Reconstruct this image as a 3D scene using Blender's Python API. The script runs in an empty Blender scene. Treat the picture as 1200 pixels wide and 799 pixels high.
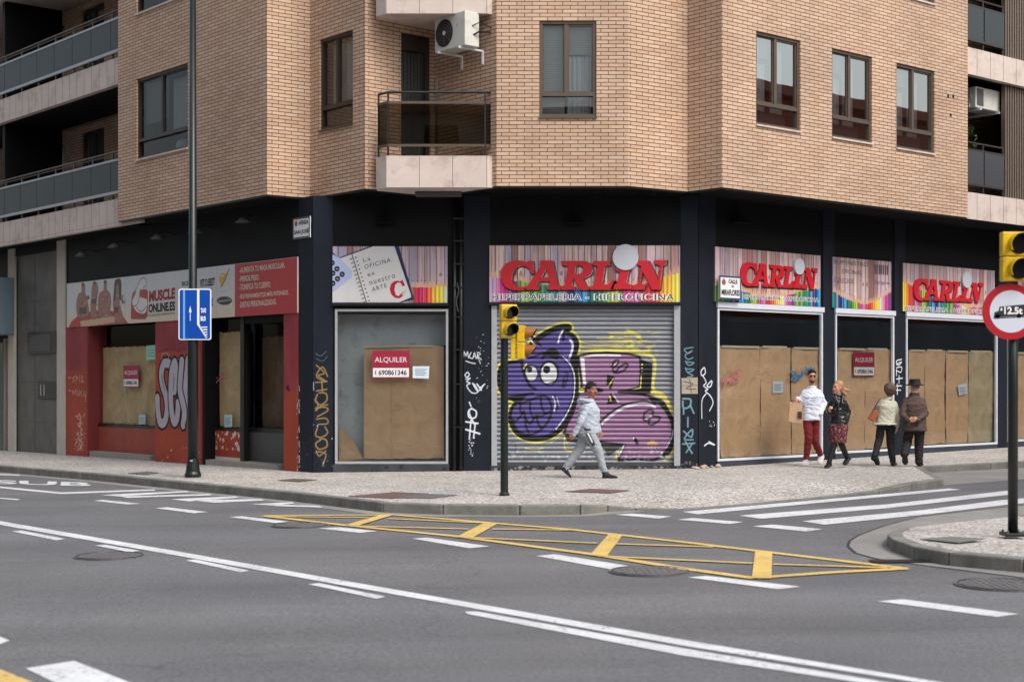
import bpy, bmesh, math, random
import numpy as np
from mathutils import Vector, Matrix, noise
random.seed(7); rng = np.random.default_rng(7)
SC = bpy.context.scene
COL = SC.collection
TS = bpy.data.scenes.new('scratch')
def tmp_dg():
    TS.view_layers[0].update(); return TS.view_layers[0].depsgraph
# ---------------------------------------------------------------- camera model (1200 x 799 photograph)
F = 1760.0; CX = 600.0; HY = 447.0; CAMZ = 1.76; SL = 0.011; KERB = 0.135
def zrel(r): return CAMZ + r
def at(px, py, Y):
    return Vector(((px-CX)/F*Y, Y, CAMZ + (HY-py)/F*Y))
def gnd(px, py, h=0.0):
    rx = (px-CX)/F; rz = (HY-py)/F
    t = (h-CAMZ)/(rz-SL*rx)
    return Vector((rx*t, t, CAMZ+rz*t))
def gz(x, h=0.0): return SL*x + h
# ---------------------------------------------------------------- colour / materials
def s2l(c):
    c = c/255.0
    return c/12.92 if c <= 0.04045 else ((c+0.055)/1.055)**2.4
def rgb(r, g, b): return (s2l(r), s2l(g), s2l(b))
MATS = {}
def mat(name, col=(0.5,0.5,0.5), rough=0.6, metal=0.0, var=0.0, vscale=8.0, bump=0.0, bscale=60.0, spec=0.5, dirt=None, dscale=1.5, vc=False, coat=0.0):
    if name in MATS: return MATS[name]
    m = bpy.data.materials.new(name); m.use_nodes = True; MATS[name] = m
    nt = m.node_tree; N = nt.nodes; L = nt.links
    b = N['Principled BSDF']
    b.inputs['Roughness'].default_value = rough; b.inputs['Metallic'].default_value = metal
    b.inputs['Specular IOR Level'].default_value = spec
    if coat: b.inputs['Coat Weight'].default_value = coat
    tc = N.new('ShaderNodeTexCoord')
    if vc:
        src = N.new('ShaderNodeVertexColor'); src.layer_name = 'Col'; cout = src.outputs['Color']
    else:
        src = N.new('ShaderNodeRGB'); src.outputs[0].default_value = (*col, 1); cout = src.outputs[0]
    if var > 0:
        nz = N.new('ShaderNodeTexNoise'); nz.inputs['Scale'].default_value = vscale; nz.inputs['Detail'].default_value = 5
        nz.inputs['Roughness'].default_value = 0.65
        L.new(tc.outputs['Object'], nz.inputs['Vector'])
        mr = N.new('ShaderNodeMapRange'); mr.inputs['From Min'].default_value = 0.25; mr.inputs['From Max'].default_value = 0.75
        mr.inputs['To Min'].default_value = 1-var; mr.inputs['To Max'].default_value = 1+var
        L.new(nz.outputs['Fac'], mr.inputs['Value'])
        mx = N.new('ShaderNodeVectorMath'); mx.operation = 'SCALE'
        L.new(cout, mx.inputs[0]); L.new(mr.outputs[0], mx.inputs['Scale']); cout = mx.outputs[0]
    if dirt is not None:
        nz = N.new('ShaderNodeTexNoise'); nz.inputs['Scale'].default_value = dscale; nz.inputs['Detail'].default_value = 8
        nz.inputs['Roughness'].default_value = 0.7
        L.new(tc.outputs['Object'], nz.inputs['Vector'])
        cr = N.new('ShaderNodeMapRange'); cr.inputs['From Min'].default_value = 0.5; cr.inputs['From Max'].default_value = 0.72
        cr.inputs['To Max'].default_value = 0.8
        L.new(nz.outputs['Fac'], cr.inputs['Value'])
        mx = N.new('ShaderNodeMix'); mx.data_type = 'RGBA'; mx.inputs[7].default_value = (*dirt, 1)
        L.new(cr.outputs[0], mx.inputs[0]); L.new(cout, mx.inputs[6]); cout = mx.outputs[2]
    L.new(cout, b.inputs['Base Color'])
    if bump > 0:
        nz = N.new('ShaderNodeTexNoise'); nz.inputs['Scale'].default_value = bscale; nz.inputs['Detail'].default_value = 4
        L.new(tc.outputs['Object'], nz.inputs['Vector'])
        bp = N.new('ShaderNodeBump'); bp.inputs['Strength'].default_value = bump; bp.inputs['Distance'].default_value = 0.02
        L.new(nz.outputs['Fac'], bp.inputs['Height']); L.new(bp.outputs[0], b.inputs['Normal'])
    return m

def mat_brick():
    m = bpy.data.materials.new('brick'); m.use_nodes = True; MATS['brick'] = m
    nt = m.node_tree; N = nt.nodes; L = nt.links; b = N['Principled BSDF']
    b.inputs['Roughness'].default_value = 0.85
    uv = N.new('ShaderNodeUVMap'); uv.uv_map = 'UV'
    br = N.new('ShaderNodeTexBrick')
    br.inputs['Scale'].default_value = 1.0
    br.inputs['Brick Width'].default_value = 0.266; br.inputs['Row Height'].default_value = 0.067
    br.inputs['Mortar Size'].default_value = 0.0068; br.inputs['Mortar Smooth'].default_value = 0.25
    br.inputs['Bias'].default_value = 0.0
    br.inputs['Color1'].default_value = (*rgb(209,179,154), 1)
    br.inputs['Color2'].default_value = (*rgb(195,161,136), 1)
    br.inputs['Mortar'].default_value = (*rgb(92,66,52), 1)
    L.new(uv.outputs[0], br.inputs['Vector'])
    n1 = N.new('ShaderNodeTexNoise'); n1.inputs['Scale'].default_value = 0.55; n1.inputs['Detail'].default_value = 6
    L.new(uv.outputs[0], n1.inputs['Vector'])
    mr = N.new('ShaderNodeMapRange'); mr.inputs['From Min'].default_value = 0.3; mr.inputs['From Max'].default_value = 0.7
    mr.inputs['To Min'].default_value = 0.86; mr.inputs['To Max'].default_value = 1.1
    L.new(n1.outputs['Fac'], mr.inputs['Value'])
    n2 = N.new('ShaderNodeTexNoise'); n2.inputs['Scale'].default_value = 30; n2.inputs['Detail'].default_value = 4
    L.new(uv.outputs[0], n2.inputs['Vector'])
    m2 = N.new('ShaderNodeMapRange'); m2.inputs['From Min'].default_value = 0.3; m2.inputs['From Max'].default_value = 0.7
    m2.inputs['To Min'].default_value = 0.88; m2.inputs['To Max'].default_value = 1.10
    L.new(n2.outputs['Fac'], m2.inputs['Value'])
    mu = N.new('ShaderNodeMath'); mu.operation = 'MULTIPLY'; L.new(mr.outputs[0], mu.inputs[0]); L.new(m2.outputs[0], mu.inputs[1])
    sc = N.new('ShaderNodeVectorMath'); sc.operation = 'SCALE'
    L.new(br.outputs['Color'], sc.inputs[0]); L.new(mu.outputs[0], sc.inputs['Scale'])
    # slow pink / ochre drift between areas of the wall
    n3 = N.new('ShaderNodeTexNoise'); n3.inputs['Scale'].default_value = 1.6; n3.inputs['Detail'].default_value = 3
    mp = N.new('ShaderNodeMapping'); mp.inputs['Scale'].default_value = (1, 3.2, 1); L.new(uv.outputs[0], mp.inputs[0]); L.new(mp.outputs[0], n3.inputs['Vector'])
    m3 = N.new('ShaderNodeMapRange'); m3.inputs['From Min'].default_value = 0.45; m3.inputs['From Max'].default_value = 0.68; m3.inputs['To Max'].default_value = 0.5
    L.new(n3.outputs['Fac'], m3.inputs['Value'])
    mx = N.new('ShaderNodeMix'); mx.data_type = 'RGBA'; mx.blend_type = 'MULTIPLY'; mx.inputs[7].default_value = (0.97, 0.91, 0.80, 1)
    L.new(m3.outputs[0], mx.inputs[0]); L.new(sc.outputs[0], mx.inputs[6])
    L.new(mx.outputs[2], b.inputs['Base Color'])
    bp = N.new('ShaderNodeBump'); bp.inputs['Strength'].default_value = 0.8; bp.inputs['Distance'].default_value = 0.012; bp.invert = True
    L.new(br.outputs['Fac'], bp.inputs['Height']); L.new(bp.outputs[0], b.inputs['Normal'])
    return m
def mat_glass(name, tint=(0.9,0.93,0.93), boost=2.2, base=0.03, rough=0.01):
    m = bpy.data.materials.new(name); m.use_nodes = True; MATS[name] = m
    nt = m.node_tree; N = nt.nodes; L = nt.links
    for n in list(N): N.remove(n)
    o = N.new('ShaderNodeOutputMaterial'); mx = N.new('ShaderNodeMixShader')
    t = N.new('ShaderNodeBsdfTransparent'); t.inputs[0].default_value = (*tint, 1)
    g = N.new('ShaderNodeBsdfGlossy'); g.inputs['Roughness'].default_value = rough
    fr = N.new('ShaderNodeFresnel'); fr.inputs['IOR'].default_value = 1.45
    geo = N.new('ShaderNodeNewGeometry')
    tc = N.new('ShaderNodeTexCoord'); nz = N.new('ShaderNodeTexNoise'); nz.inputs['Scale'].default_value = 0.8; nz.inputs['Detail'].default_value = 1
    L.new(tc.outputs['Object'], nz.inputs['Vector'])
    bp = N.new('ShaderNodeBump'); bp.inputs['Strength'].default_value = 0.05; bp.inputs['Distance'].default_value = 0.05
    L.new(nz.outputs['Fac'], bp.inputs['Height']); L.new(bp.outputs[0], g.inputs['Normal'])
    ma = N.new('ShaderNodeMath'); ma.operation = 'MULTIPLY_ADD'; ma.inputs[1].default_value = boost; ma.inputs[2].default_value = base; ma.use_clamp = True
    # same reflectance from either side of the thin sheet
    inv = N.new('ShaderNodeLayerWeight'); inv.inputs['Blend'].default_value = 0.2
    L.new(inv.outputs['Fresnel'], ma.inputs[0])
    L.new(ma.outputs[0], mx.inputs[0]); L.new(t.outputs[0], mx.inputs[1]); L.new(g.outputs[0], mx.inputs[2]); L.new(mx.outputs[0], o.inputs[0])
    return m
def mat_paper(name, c1, c2, sc=1.0):
    m = bpy.data.materials.new(name); m.use_nodes = True; MATS[name] = m
    nt = m.node_tree; N = nt.nodes; L = nt.links; b = N['Principled BSDF']; b.inputs['Roughness'].default_value = .7
    tc = N.new('ShaderNodeTexCoord'); nz = N.new('ShaderNodeTexNoise'); nz.inputs['Scale'].default_value = 2.0*sc; nz.inputs['Detail'].default_value = 5; nz.inputs['Distortion'].default_value = 1.2
    L.new(tc.outputs['Object'], nz.inputs['Vector'])
    va = N.new('ShaderNodeVectorMath'); va.operation = 'MULTIPLY_ADD'; va.inputs[1].default_value = (.5,.5,.5); L.new(nz.outputs['Color'], va.inputs[0]); L.new(tc.outputs['Object'], va.inputs[2])
    vo = N.new('ShaderNodeTexVoronoi'); vo.inputs['Scale'].default_value = 4.5*sc; L.new(va.outputs[0], vo.inputs['Vector'])
    v2 = N.new('ShaderNodeTexVoronoi'); v2.inputs['Scale'].default_value = 1.7*sc; L.new(va.outputs[0], v2.inputs['Vector'])
    ad = N.new('ShaderNodeMath'); ad.operation = 'MULTIPLY_ADD'; ad.inputs[1].default_value = 2.2; L.new(v2.outputs['Distance'], ad.inputs[0]); L.new(vo.outputs['Distance'], ad.inputs[2])
    bp = N.new('ShaderNodeBump'); bp.inputs['Strength'].default_value = 0.34; bp.inputs['Distance'].default_value = 0.05; L.new(ad.outputs[0], bp.inputs['Height']); L.new(bp.outputs[0], b.inputs['Normal'])
    cr = N.new('ShaderNodeMix'); cr.data_type = 'RGBA'; cr.inputs[6].default_value = (*c1,1); cr.inputs[7].default_value = (*c2,1)
    mr = N.new('ShaderNodeMapRange'); mr.inputs['From Min'].default_value = .35; mr.inputs['From Max'].default_value = .65; L.new(nz.outputs['Fac'], mr.inputs['Value']); L.new(mr.outputs[0], cr.inputs[0])
    L.new(cr.outputs[2], b.inputs['Base Color']); return m
def mat_ground(name, kind):
    m = bpy.data.materials.new(name); m.use_nodes = True; MATS[name] = m
    nt = m.node_tree; N = nt.nodes; L = nt.links; b = N['Principled BSDF']
    tc = N.new('ShaderNodeTexCoord'); V = tc.outputs['Object']
    def noise_(s, d=5, r=0.6, vec=V):
        n = N.new('ShaderNodeTexNoise'); n.inputs['Scale'].default_value = s; n.inputs['Detail'].default_value = d; n.inputs['Roughness'].default_value = r
        L.new(vec, n.inputs['Vector']); return n.outputs['Fac']
    def rng_(v, a, b_, c, d):
        n = N.new('ShaderNodeMapRange'); n.inputs['From Min'].default_value = a; n.inputs['From Max'].default_value = b_
        n.inputs['To Min'].default_value = c; n.inputs['To Max'].default_value = d; L.new(v, n.inputs['Value']); return n.outputs[0]
    def mul(a, c):
        n = N.new('ShaderNodeMath'); n.operation = 'MULTIPLY'; L.new(a, n.inputs[0]); L.new(c, n.inputs[1]); return n.outputs[0]
    def mixc(fac, c1, c2):
        n = N.new('ShaderNodeMix'); n.data_type = 'RGBA'
        if hasattr(fac, 'links'): L.new(fac, n.inputs[0])
        else: n.inputs[0].default_value = fac
        for i, c in ((6, c1), (7, c2)):
            if hasattr(c, 'links'): L.new(c, n.inputs[i])
            else: n.inputs[i].default_value = (*c, 1)
        return n.outputs[2]
    def scale(c, f):
        n = N.new('ShaderNodeVectorMath'); n.operation = 'SCALE'
        L.new(c, n.inputs[0]); L.new(f, n.inputs['Scale']); return n.outputs[0]
    if kind == 'asphalt':
        b.inputs['Roughness'].default_value = 0.82
        # speckle (stones), patches, and long tyre-polished bands running along the avenue
        mp = N.new('ShaderNodeMapping'); mp.inputs['Rotation'].default_value = (0, 0, math.radians(27)); mp.inputs['Scale'].default_value = (0.06, 0.8, 1)
        L.new(V, mp.inputs[0])
        f = mul(rng_(noise_(38, 4, 0.8), 0.3, 0.7, 0.5, 1.5), rng_(noise_(0.35, 6), 0.3, 0.7, 0.86, 1.14))
        f = mul(f, rng_(noise_(1.0, 4, 0.6, mp.outputs[0]), 0.3, 0.7, 0.80, 1.18))
        f = mul(f, rng_(noise_(220, 2), 0.3, 0.7, 0.75, 1.25))
        c = mixc(rng_(noise_(0.25, 3), 0.4, 0.6, 0, 1), (0.124,0.125,0.132), (0.136,0.134,0.136))
        # oil drips and darker repair patches
        st = rng_(noise_(2.3, 8, 0.75), 0.62, 0.74, 0, 0.35)
        c = mixc(st, c, (0.05,0.05,0.052))
        vv = N.new('ShaderNodeTexVoronoi'); vv.feature = 'DISTANCE_TO_EDGE'; vv.inputs['Scale'].default_value = 0.16
        wn = N.new('ShaderNodeTexNoise'); wn.inputs['Scale'].default_value = 1.4; wn.inputs['Detail'].default_value = 6; L.new(V, wn.inputs['Vector'])
        wa = N.new('ShaderNodeVectorMath'); wa.operation = 'ADD'; L.new(V, wa.inputs[0]); L.new(wn.outputs['Color'], wa.inputs[1]); L.new(wa.outputs[0], vv.inputs['Vector'])
        c = mixc(rng_(vv.outputs['Distance'], 0.0, 0.0035, 0.4, 0.0), c, (0.04,0.04,0.04))
        c = scale(c, f)
        L.new(c, b.inputs['Base Color'])
        bp = N.new('ShaderNodeBump'); bp.inputs['Strength'].default_value = 0.35; bp.inputs['Distance'].default_value = 0.01
        L.new(noise_(90, 3), bp.inputs['Height']); L.new(bp.outputs[0], b.inputs['Normal'])
    elif kind == 'pebble':
        b.inputs['Roughness'].default_value = 0.8
        vo = N.new('ShaderNodeTexVoronoi'); vo.inputs['Scale'].default_value = 30; L.new(V, vo.inputs['Vector'])
        cr = N.new('ShaderNodeValToRGB'); e = cr.color_ramp.elements
        e[0].position = 0.0; e[0].color = (*rgb(138,132,126), 1); e[1].position = 1.0; e[1].color = (*rgb(228,220,210), 1)
        for p, c in ((0.2,(184,178,172)), (0.45,(204,199,192)), (0.6,(168,158,150)), (0.8,(214,210,204))):
            x = cr.color_ramp.elements.new(p); x.color = (*rgb(*c), 1)
        sp = N.new('ShaderNodeSeparateColor'); L.new(vo.outputs['Color'], sp.inputs[0]); L.new(sp.outputs[0], cr.inputs[0])
        edge = rng_(vo.outputs['Distance'], 0.35, 0.75, 1.0, 0.55)
        f = mul(edge, rng_(noise_(0.6, 6), 0.3, 0.7, 0.82, 1.12))
        f = mul(f, rng_(noise_(6, 5), 0.3, 0.7, 0.88, 1.1))
        L.new(scale(cr.outputs[0], f), b.inputs['Base Color'])
        bp = N.new('ShaderNodeBump'); bp.inputs['Strength'].default_value = 0.5; bp.inputs['Distance'].default_value = 0.012; bp.invert = True
        L.new(vo.outputs['Distance'], bp.inputs['Height']); L.new(bp.outputs[0], b.inputs['Normal'])
    elif kind == 'concrete':
        b.inputs['Roughness'].default_value = 0.85
        f = mul(rng_(noise_(1.2, 8, 0.7), 0.3, 0.7, 0.72, 1.2), rng_(noise_(60, 3), 0.3, 0.7, 0.85, 1.15))
        c = mixc(0.0, (0.25,0.24,0.225), (0,0,0))
        L.new(scale(c, f), b.inputs['Base Color'])
    elif kind == 'kerb':
        b.inputs['Roughness'].default_value = 0.85
        f = mul(rng_(noise_(3, 8, 0.7), 0.3, 0.7, 0.6, 1.3), rng_(noise_(50, 3), 0.3, 0.7, 0.85, 1.15))
        c = mixc(0.0, (0.20,0.19,0.17), (0,0,0))
        L.new(scale(c, f), b.inputs['Base Color'])
    elif kind in ('white', 'yellow'):
        b.inputs['Roughness'].default_value = 0.7
        base = (0.66,0.67,0.68) if kind == 'white' else (0.68,0.47,0.14)
        w = rng_(noise_(14, 8, 0.75), 0.52, 0.72, 0, 0.45)
        c = mixc(w, base, (0.17,0.165,0.16))
        c = scale(c, rng_(noise_(1.5, 5), 0.3, 0.7, 0.86, 1.08))
        L.new(c, b.inputs['Base Color'])
        # chips worn right through to the asphalt
        tr = N.new('ShaderNodeBsdfTransparent'); ms = N.new('ShaderNodeMixShader'); ch = N.new('ShaderNodeMath'); ch.operation = 'MULTIPLY'
        L.new(rng_(noise_(26, 10, 0.8), 0.53, 0.60, 0, 1), ch.inputs[0]); L.new(rng_(noise_(1.7, 3), 0.42, 0.6, 0.0, 0.9), ch.inputs[1])
        L.new(ch.outputs[0], ms.inputs[0]); L.new(b.outputs[0], ms.inputs[1]); L.new(tr.outputs[0], ms.inputs[2]); L.new(ms.outputs[0], N['Material Output'].inputs[0])
    return m
# ---------------------------------------------------------------- object bookkeeping
def tag(o, label=None, cat=None, group=None, kind=None):
    if label: o['label'] = label
    if cat: o['category'] = cat
    if group: o['group'] = group
    if kind: o['kind'] = kind
    return o
def empty(name, loc, label, cat, group=None, rz=0.0):
    o = bpy.data.objects.new(name, None); COL.objects.link(o); o.empty_display_size = 0.2
    o.location = loc; o.rotation_euler = (0, 0, rz)
    WORLD[o.name] = Matrix.Translation(Vector(loc)) @ Matrix.Rotation(rz, 4, 'Z')
    return tag(o, label, cat, group)
WORLD = {}
def link_mesh(name, me, parent=None, origin=None):
    """mesh given in world coordinates; rebased to its parent (or to its own base point)"""
    o = bpy.data.objects.new(name, me); COL.objects.link(o)
    if parent is not None:
        M = WORLD[parent.name]
        me.transform(M.inverted()); o.parent = parent; WORLD[o.name] = M
    else:
        if origin is None:
            n = len(me.vertices); a = np.empty(n*3); me.vertices.foreach_get('co', a); a = a.reshape(-1, 3)
            mn = a.min(0); mxx = a.max(0); origin = ((mn[0]+mxx[0])/2, (mn[1]+mxx[1])/2, mn[2])
        me.transform(Matrix.Translation(-Vector(origin))); o.location = origin
        WORLD[o.name] = Matrix.Translation(Vector(origin))
    return o
class MB:
    def __init__(s): s.v = []; s.f = []; s.uv = []; s.mi = []
    def add(s, pts, faces, uvs=None, mi=0):
        b = len(s.v); s.v += [tuple(p) for p in pts]
        for k, f in enumerate(faces):
            s.f.append([b+i for i in f]); s.uv.append(uvs[k] if uvs else None); s.mi.append(mi)
        return s
    def quad(s, a, b, c, d, uv=None, mi=0): return s.add([a, b, c, d], [(0,1,2,3)], [uv] if uv else None, mi)
    def poly(s, pts): return s.add(pts, [tuple(range(len(pts)))])
    def box8(s, p):   # p: bottom 4 ccw, top 4
        return s.add(p, [(3,2,1,0),(4,5,6,7),(0,1,5,4),(1,2,6,5),(2,3,7,6),(3,0,4,7)])
    def box(s, x0, x1, y0, y1, z0, z1):
        return s.box8([(x0,y0,z0),(x1,y0,z0),(x1,y1,z0),(x0,y1,z0),(x0,y0,z1),(x1,y0,z1),(x1,y1,z1),(x0,y1,z1)])
    def wbox(s, W, t0, t1, z0, z1, d0, d1):
        """box in wall coordinates, d measured outward from the wall plane; d1 > d0"""
        P = W.P
        return s.box8([P(t0,z0,d1),P(t1,z0,d1),P(t1,z0,d0),P(t0,z0,d0),P(t0,z1,d1),P(t1,z1,d1),P(t1,z1,d0),P(t0,z1,d0)])
    def prism(s, pts, off):
        """closed planar polygon extruded by the vector off"""
        n = len(pts); off = Vector(off); a = [Vector(p) for p in pts]
        b = [p+off for p in a]
        fs = [tuple(range(n-1,-1,-1)), tuple(range(n,2*n))] + [(i,(i+1)%n,n+(i+1)%n,n+i) for i in range(n)]
        return s.add(a+b, fs)
    def tube(s, path, r, n=10, caps=True, up=None):
        path = [Vector(p) for p in path]; m = len(path)
        rs = r if isinstance(r, (list, tuple)) else [r]*m
        rings = []
        prev = None
        for i, p in enumerate(path):
            d = (path[min(i+1,m-1)]-path[max(i-1,0)]).normalized()
            if prev is None:
                u = d.orthogonal().normalized() if up is None else Vector(up)
            else:
                u = (prev - d*prev.dot(d)).normalized()
            prev = u; w = d.cross(u)
            rings.append([p + (u*math.cos(2*math.pi*k/n)+w*math.sin(2*math.pi*k/n))*rs[i] for k in range(n)])
        b = len(s.v)
        for R in rings: s.v += [tuple(q) for q in R]
        for i in range(m-1):
            for k in range(n):
                s.f.append([b+i*n+k, b+i*n+(k+1)%n, b+(i+1)*n+(k+1)%n, b+(i+1)*n+k]); s.uv.append(None); s.mi.append(0)
        if caps:
            s.f.append([b+k for k in range(n-1,-1,-1)]); s.f.append([b+(m-1)*n+k for k in range(n)]); s.uv += [None]*2; s.mi += [0]*2
        return s
    def ell(s, c, r, axes=None, n=14, m=10):
        """ellipsoid, optional axes = three unit vectors"""
        c = Vector(c); ax = axes or (Vector((1,0,0)), Vector((0,1,0)), Vector((0,0,1)))
        pts = [c + ax[2]*r[2]]
        for i in range(1, m):
            a = math.pi*i/m
            for k in range(n):
                b_ = 2*math.pi*k/n
                pts.append(c + ax[0]*(r[0]*math.sin(a)*math.cos(b_)) + ax[1]*(r[1]*math.sin(a)*math.sin(b_)) + ax[2]*(r[2]*math.cos(a)))
        pts.append(c - ax[2]*r[2]); L_ = len(pts)-1
        fs = [(0, 1+k, 1+(k+1)%n) for k in range(n)]
        for i in range(m-2):
            for k in range(n):
                fs.append((1+i*n+k, 1+(i+1)*n+k, 1+(i+1)*n+(k+1)%n, 1+i*n+(k+1)%n))
        fs += [(1+(m-2)*n+k, L_, 1+(m-2)*n+(k+1)%n) for k in range(n)]
        return s.add(pts, fs)
    def cap(s, a, b, ra, rb, n=12, squash=None):
        """tapered capsule"""
        a = Vector(a); b = Vector(b); d = b-a
        if d.length < 1e-5: return s.ell(a, (ra,ra,ra))
        s.tube([a, a.lerp(b,0.33), a.lerp(b,0.66), b], [ra, ra*.67+rb*.33, ra*.33+rb*.67, rb], n)
        s.ell(a, (ra,ra,ra), n=n, m=8); s.ell(b, (rb,rb,rb), n=n, m=8)
        return s
    def loft(s, rings):
        """rings: list of equal-length point lists; capped"""
        n = len(rings[0]); b = len(s.v)
        for R in rings: s.v += [tuple(q) for q in R]
        for i in range(len(rings)-1):
            for k in range(n):
                s.f.append([b+i*n+k, b+i*n+(k+1)%n, b+(i+1)*n+(k+1)%n, b+(i+1)*n+k]); s.uv.append(None); s.mi.append(0)
        s.f.append([b+k for k in range(n-1,-1,-1)]); s.f.append([b+(len(rings)-1)*n+k for k in range(n)]); s.uv += [None]*2; s.mi += [0]*2
        return s
    def mesh(s, name):
        me = bpy.data.meshes.new(name); me.from_pydata(s.v, [], s.f)
        if any(u is not None for u in s.uv):
            ul = me.uv_layers.new(name='UV'); data = []
            for f, u in zip(s.f, s.uv):
                data += [c for p in (u if u is not None else [(0,0)]*len(f)) for c in p]
            ul.data.foreach_set('uv', data)
        return me
    def build(s, name, m, parent=None, smooth=False, origin=None, label=None, bevel=0.0, fixn=True):
        me = s.mesh(name)
        if fixn:
            bm = bmesh.new(); bm.from_mesh(me); bmesh.ops.recalc_face_normals(bm, faces=bm.faces); bm.to_mesh(me); bm.free()
        for x in (m if isinstance(m, (list, tuple)) else [m]): me.materials.append(x)
        if any(s.mi): me.polygons.foreach_set('material_index', s.mi)
        if smooth: me.polygons.foreach_set('use_smooth', [True]*len(me.polygons))
        o = link_mesh(name, me, parent, origin)
        if smooth == 'auto':
            me.set_sharp_from_angle(angle=math.radians(40))
        if bevel:
            md = o.modifiers.new('bevel', 'BEVEL'); md.width = bevel; md.segments = 2; md.limit_method = 'ANGLE'
        if label: o['label'] = label
        return o
class Wall:
    def __init__(s, p0, p1=None, d=None):
        s.o = Vector((p0[0], p0[1], 0))
        if p1 is not None: d = (p1[0]-p0[0], p1[1]-p0[1]); s.L = math.hypot(*d)
        l = math.hypot(*d); s.d = Vector((d[0]/l, d[1]/l, 0)); s.n = Vector((s.d.y, -s.d.x, 0))
    def P(s, t, z, d=0.0):
        p = s.o + s.d*t + s.n*d; p.z = z; return p
    def off(s, d, shift=0.0):
        q = s.o + s.n*d + s.d*shift; return Wall((q.x, q.y), d=(s.d.x, s.d.y))
    def px(s, px, py):
        rx = (px-CX)/F
        t = (rx*s.o.y - s.o.x)/(s.d.x - rx*s.d.y)
        Y = s.o.y + s.d.y*t
        return (t, CAMZ + Y*(HY-py)/F)
    def tx(s, px): return s.px(px, 0)[0]
def wall_panel(mb, W, t0, t1, z0, z1, holes=(), reveal=0.12, u0=0.0, d=0.0):
    ts = sorted({t0, t1, *[h[0] for h in holes], *[h[1] for h in holes]}); ts = [t for t in ts if t0-1e-6 <= t <= t1+1e-6]
    zs = sorted({z0, z1, *[h[2] for h in holes], *[h[3] for h in holes]}); zs = [z for z in zs if z0-1e-6 <= z <= z1+1e-6]
    for i in range(len(ts)-1):
        for j in range(len(zs)-1):
            a, b, c, e = ts[i], ts[i+1], zs[j], zs[j+1]
            tm, zm = (a+b)/2, (c+e)/2
            if any(h[0] < tm < h[1] and h[2] < zm < h[3] for h in holes): continue
            mb.quad(W.P(a,c,d), W.P(b,c,d), W.P(b,e,d), W.P(a,e,d), [(a+u0,c),(b+u0,c),(b+u0,e),(a+u0,e)])
    for (a, b, c, e) in holes:
        r = reveal
        c2 = max(c, z0); e2 = min(e, z1)
        if e2 <= c2: continue
        mb.quad(W.P(a,c2,d), W.P(a,e2,d), W.P(a,e2,d-r), W.P(a,c2,d-r), [(a+u0,c2),(a+u0,e2),(a+u0-r,e2),(a+u0-r,c2)])
        mb.quad(W.P(b,c2,d), W.P(b,c2,d-r), W.P(b,e2,d-r), W.P(b,e2,d), [(b+u0,c2),(b+u0+r,c2),(b+u0+r,e2),(b+u0,e2)])
        if e <= z1: mb.quad(W.P(a,e,d), W.P(b,e,d), W.P(b,e,d-r), W.P(a,e,d-r), [(a+u0,e),(b+u0,e),(b+u0,e+r),(a+u0,e+r)])
        if c >= z0: mb.quad(W.P(a,c,d), W.P(a,c,d-r), W.P(b,c,d-r), W.P(b,c,d), [(a+u0,c),(a+u0,c-r),(b+u0,c-r),(b+u0,c)])
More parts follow.
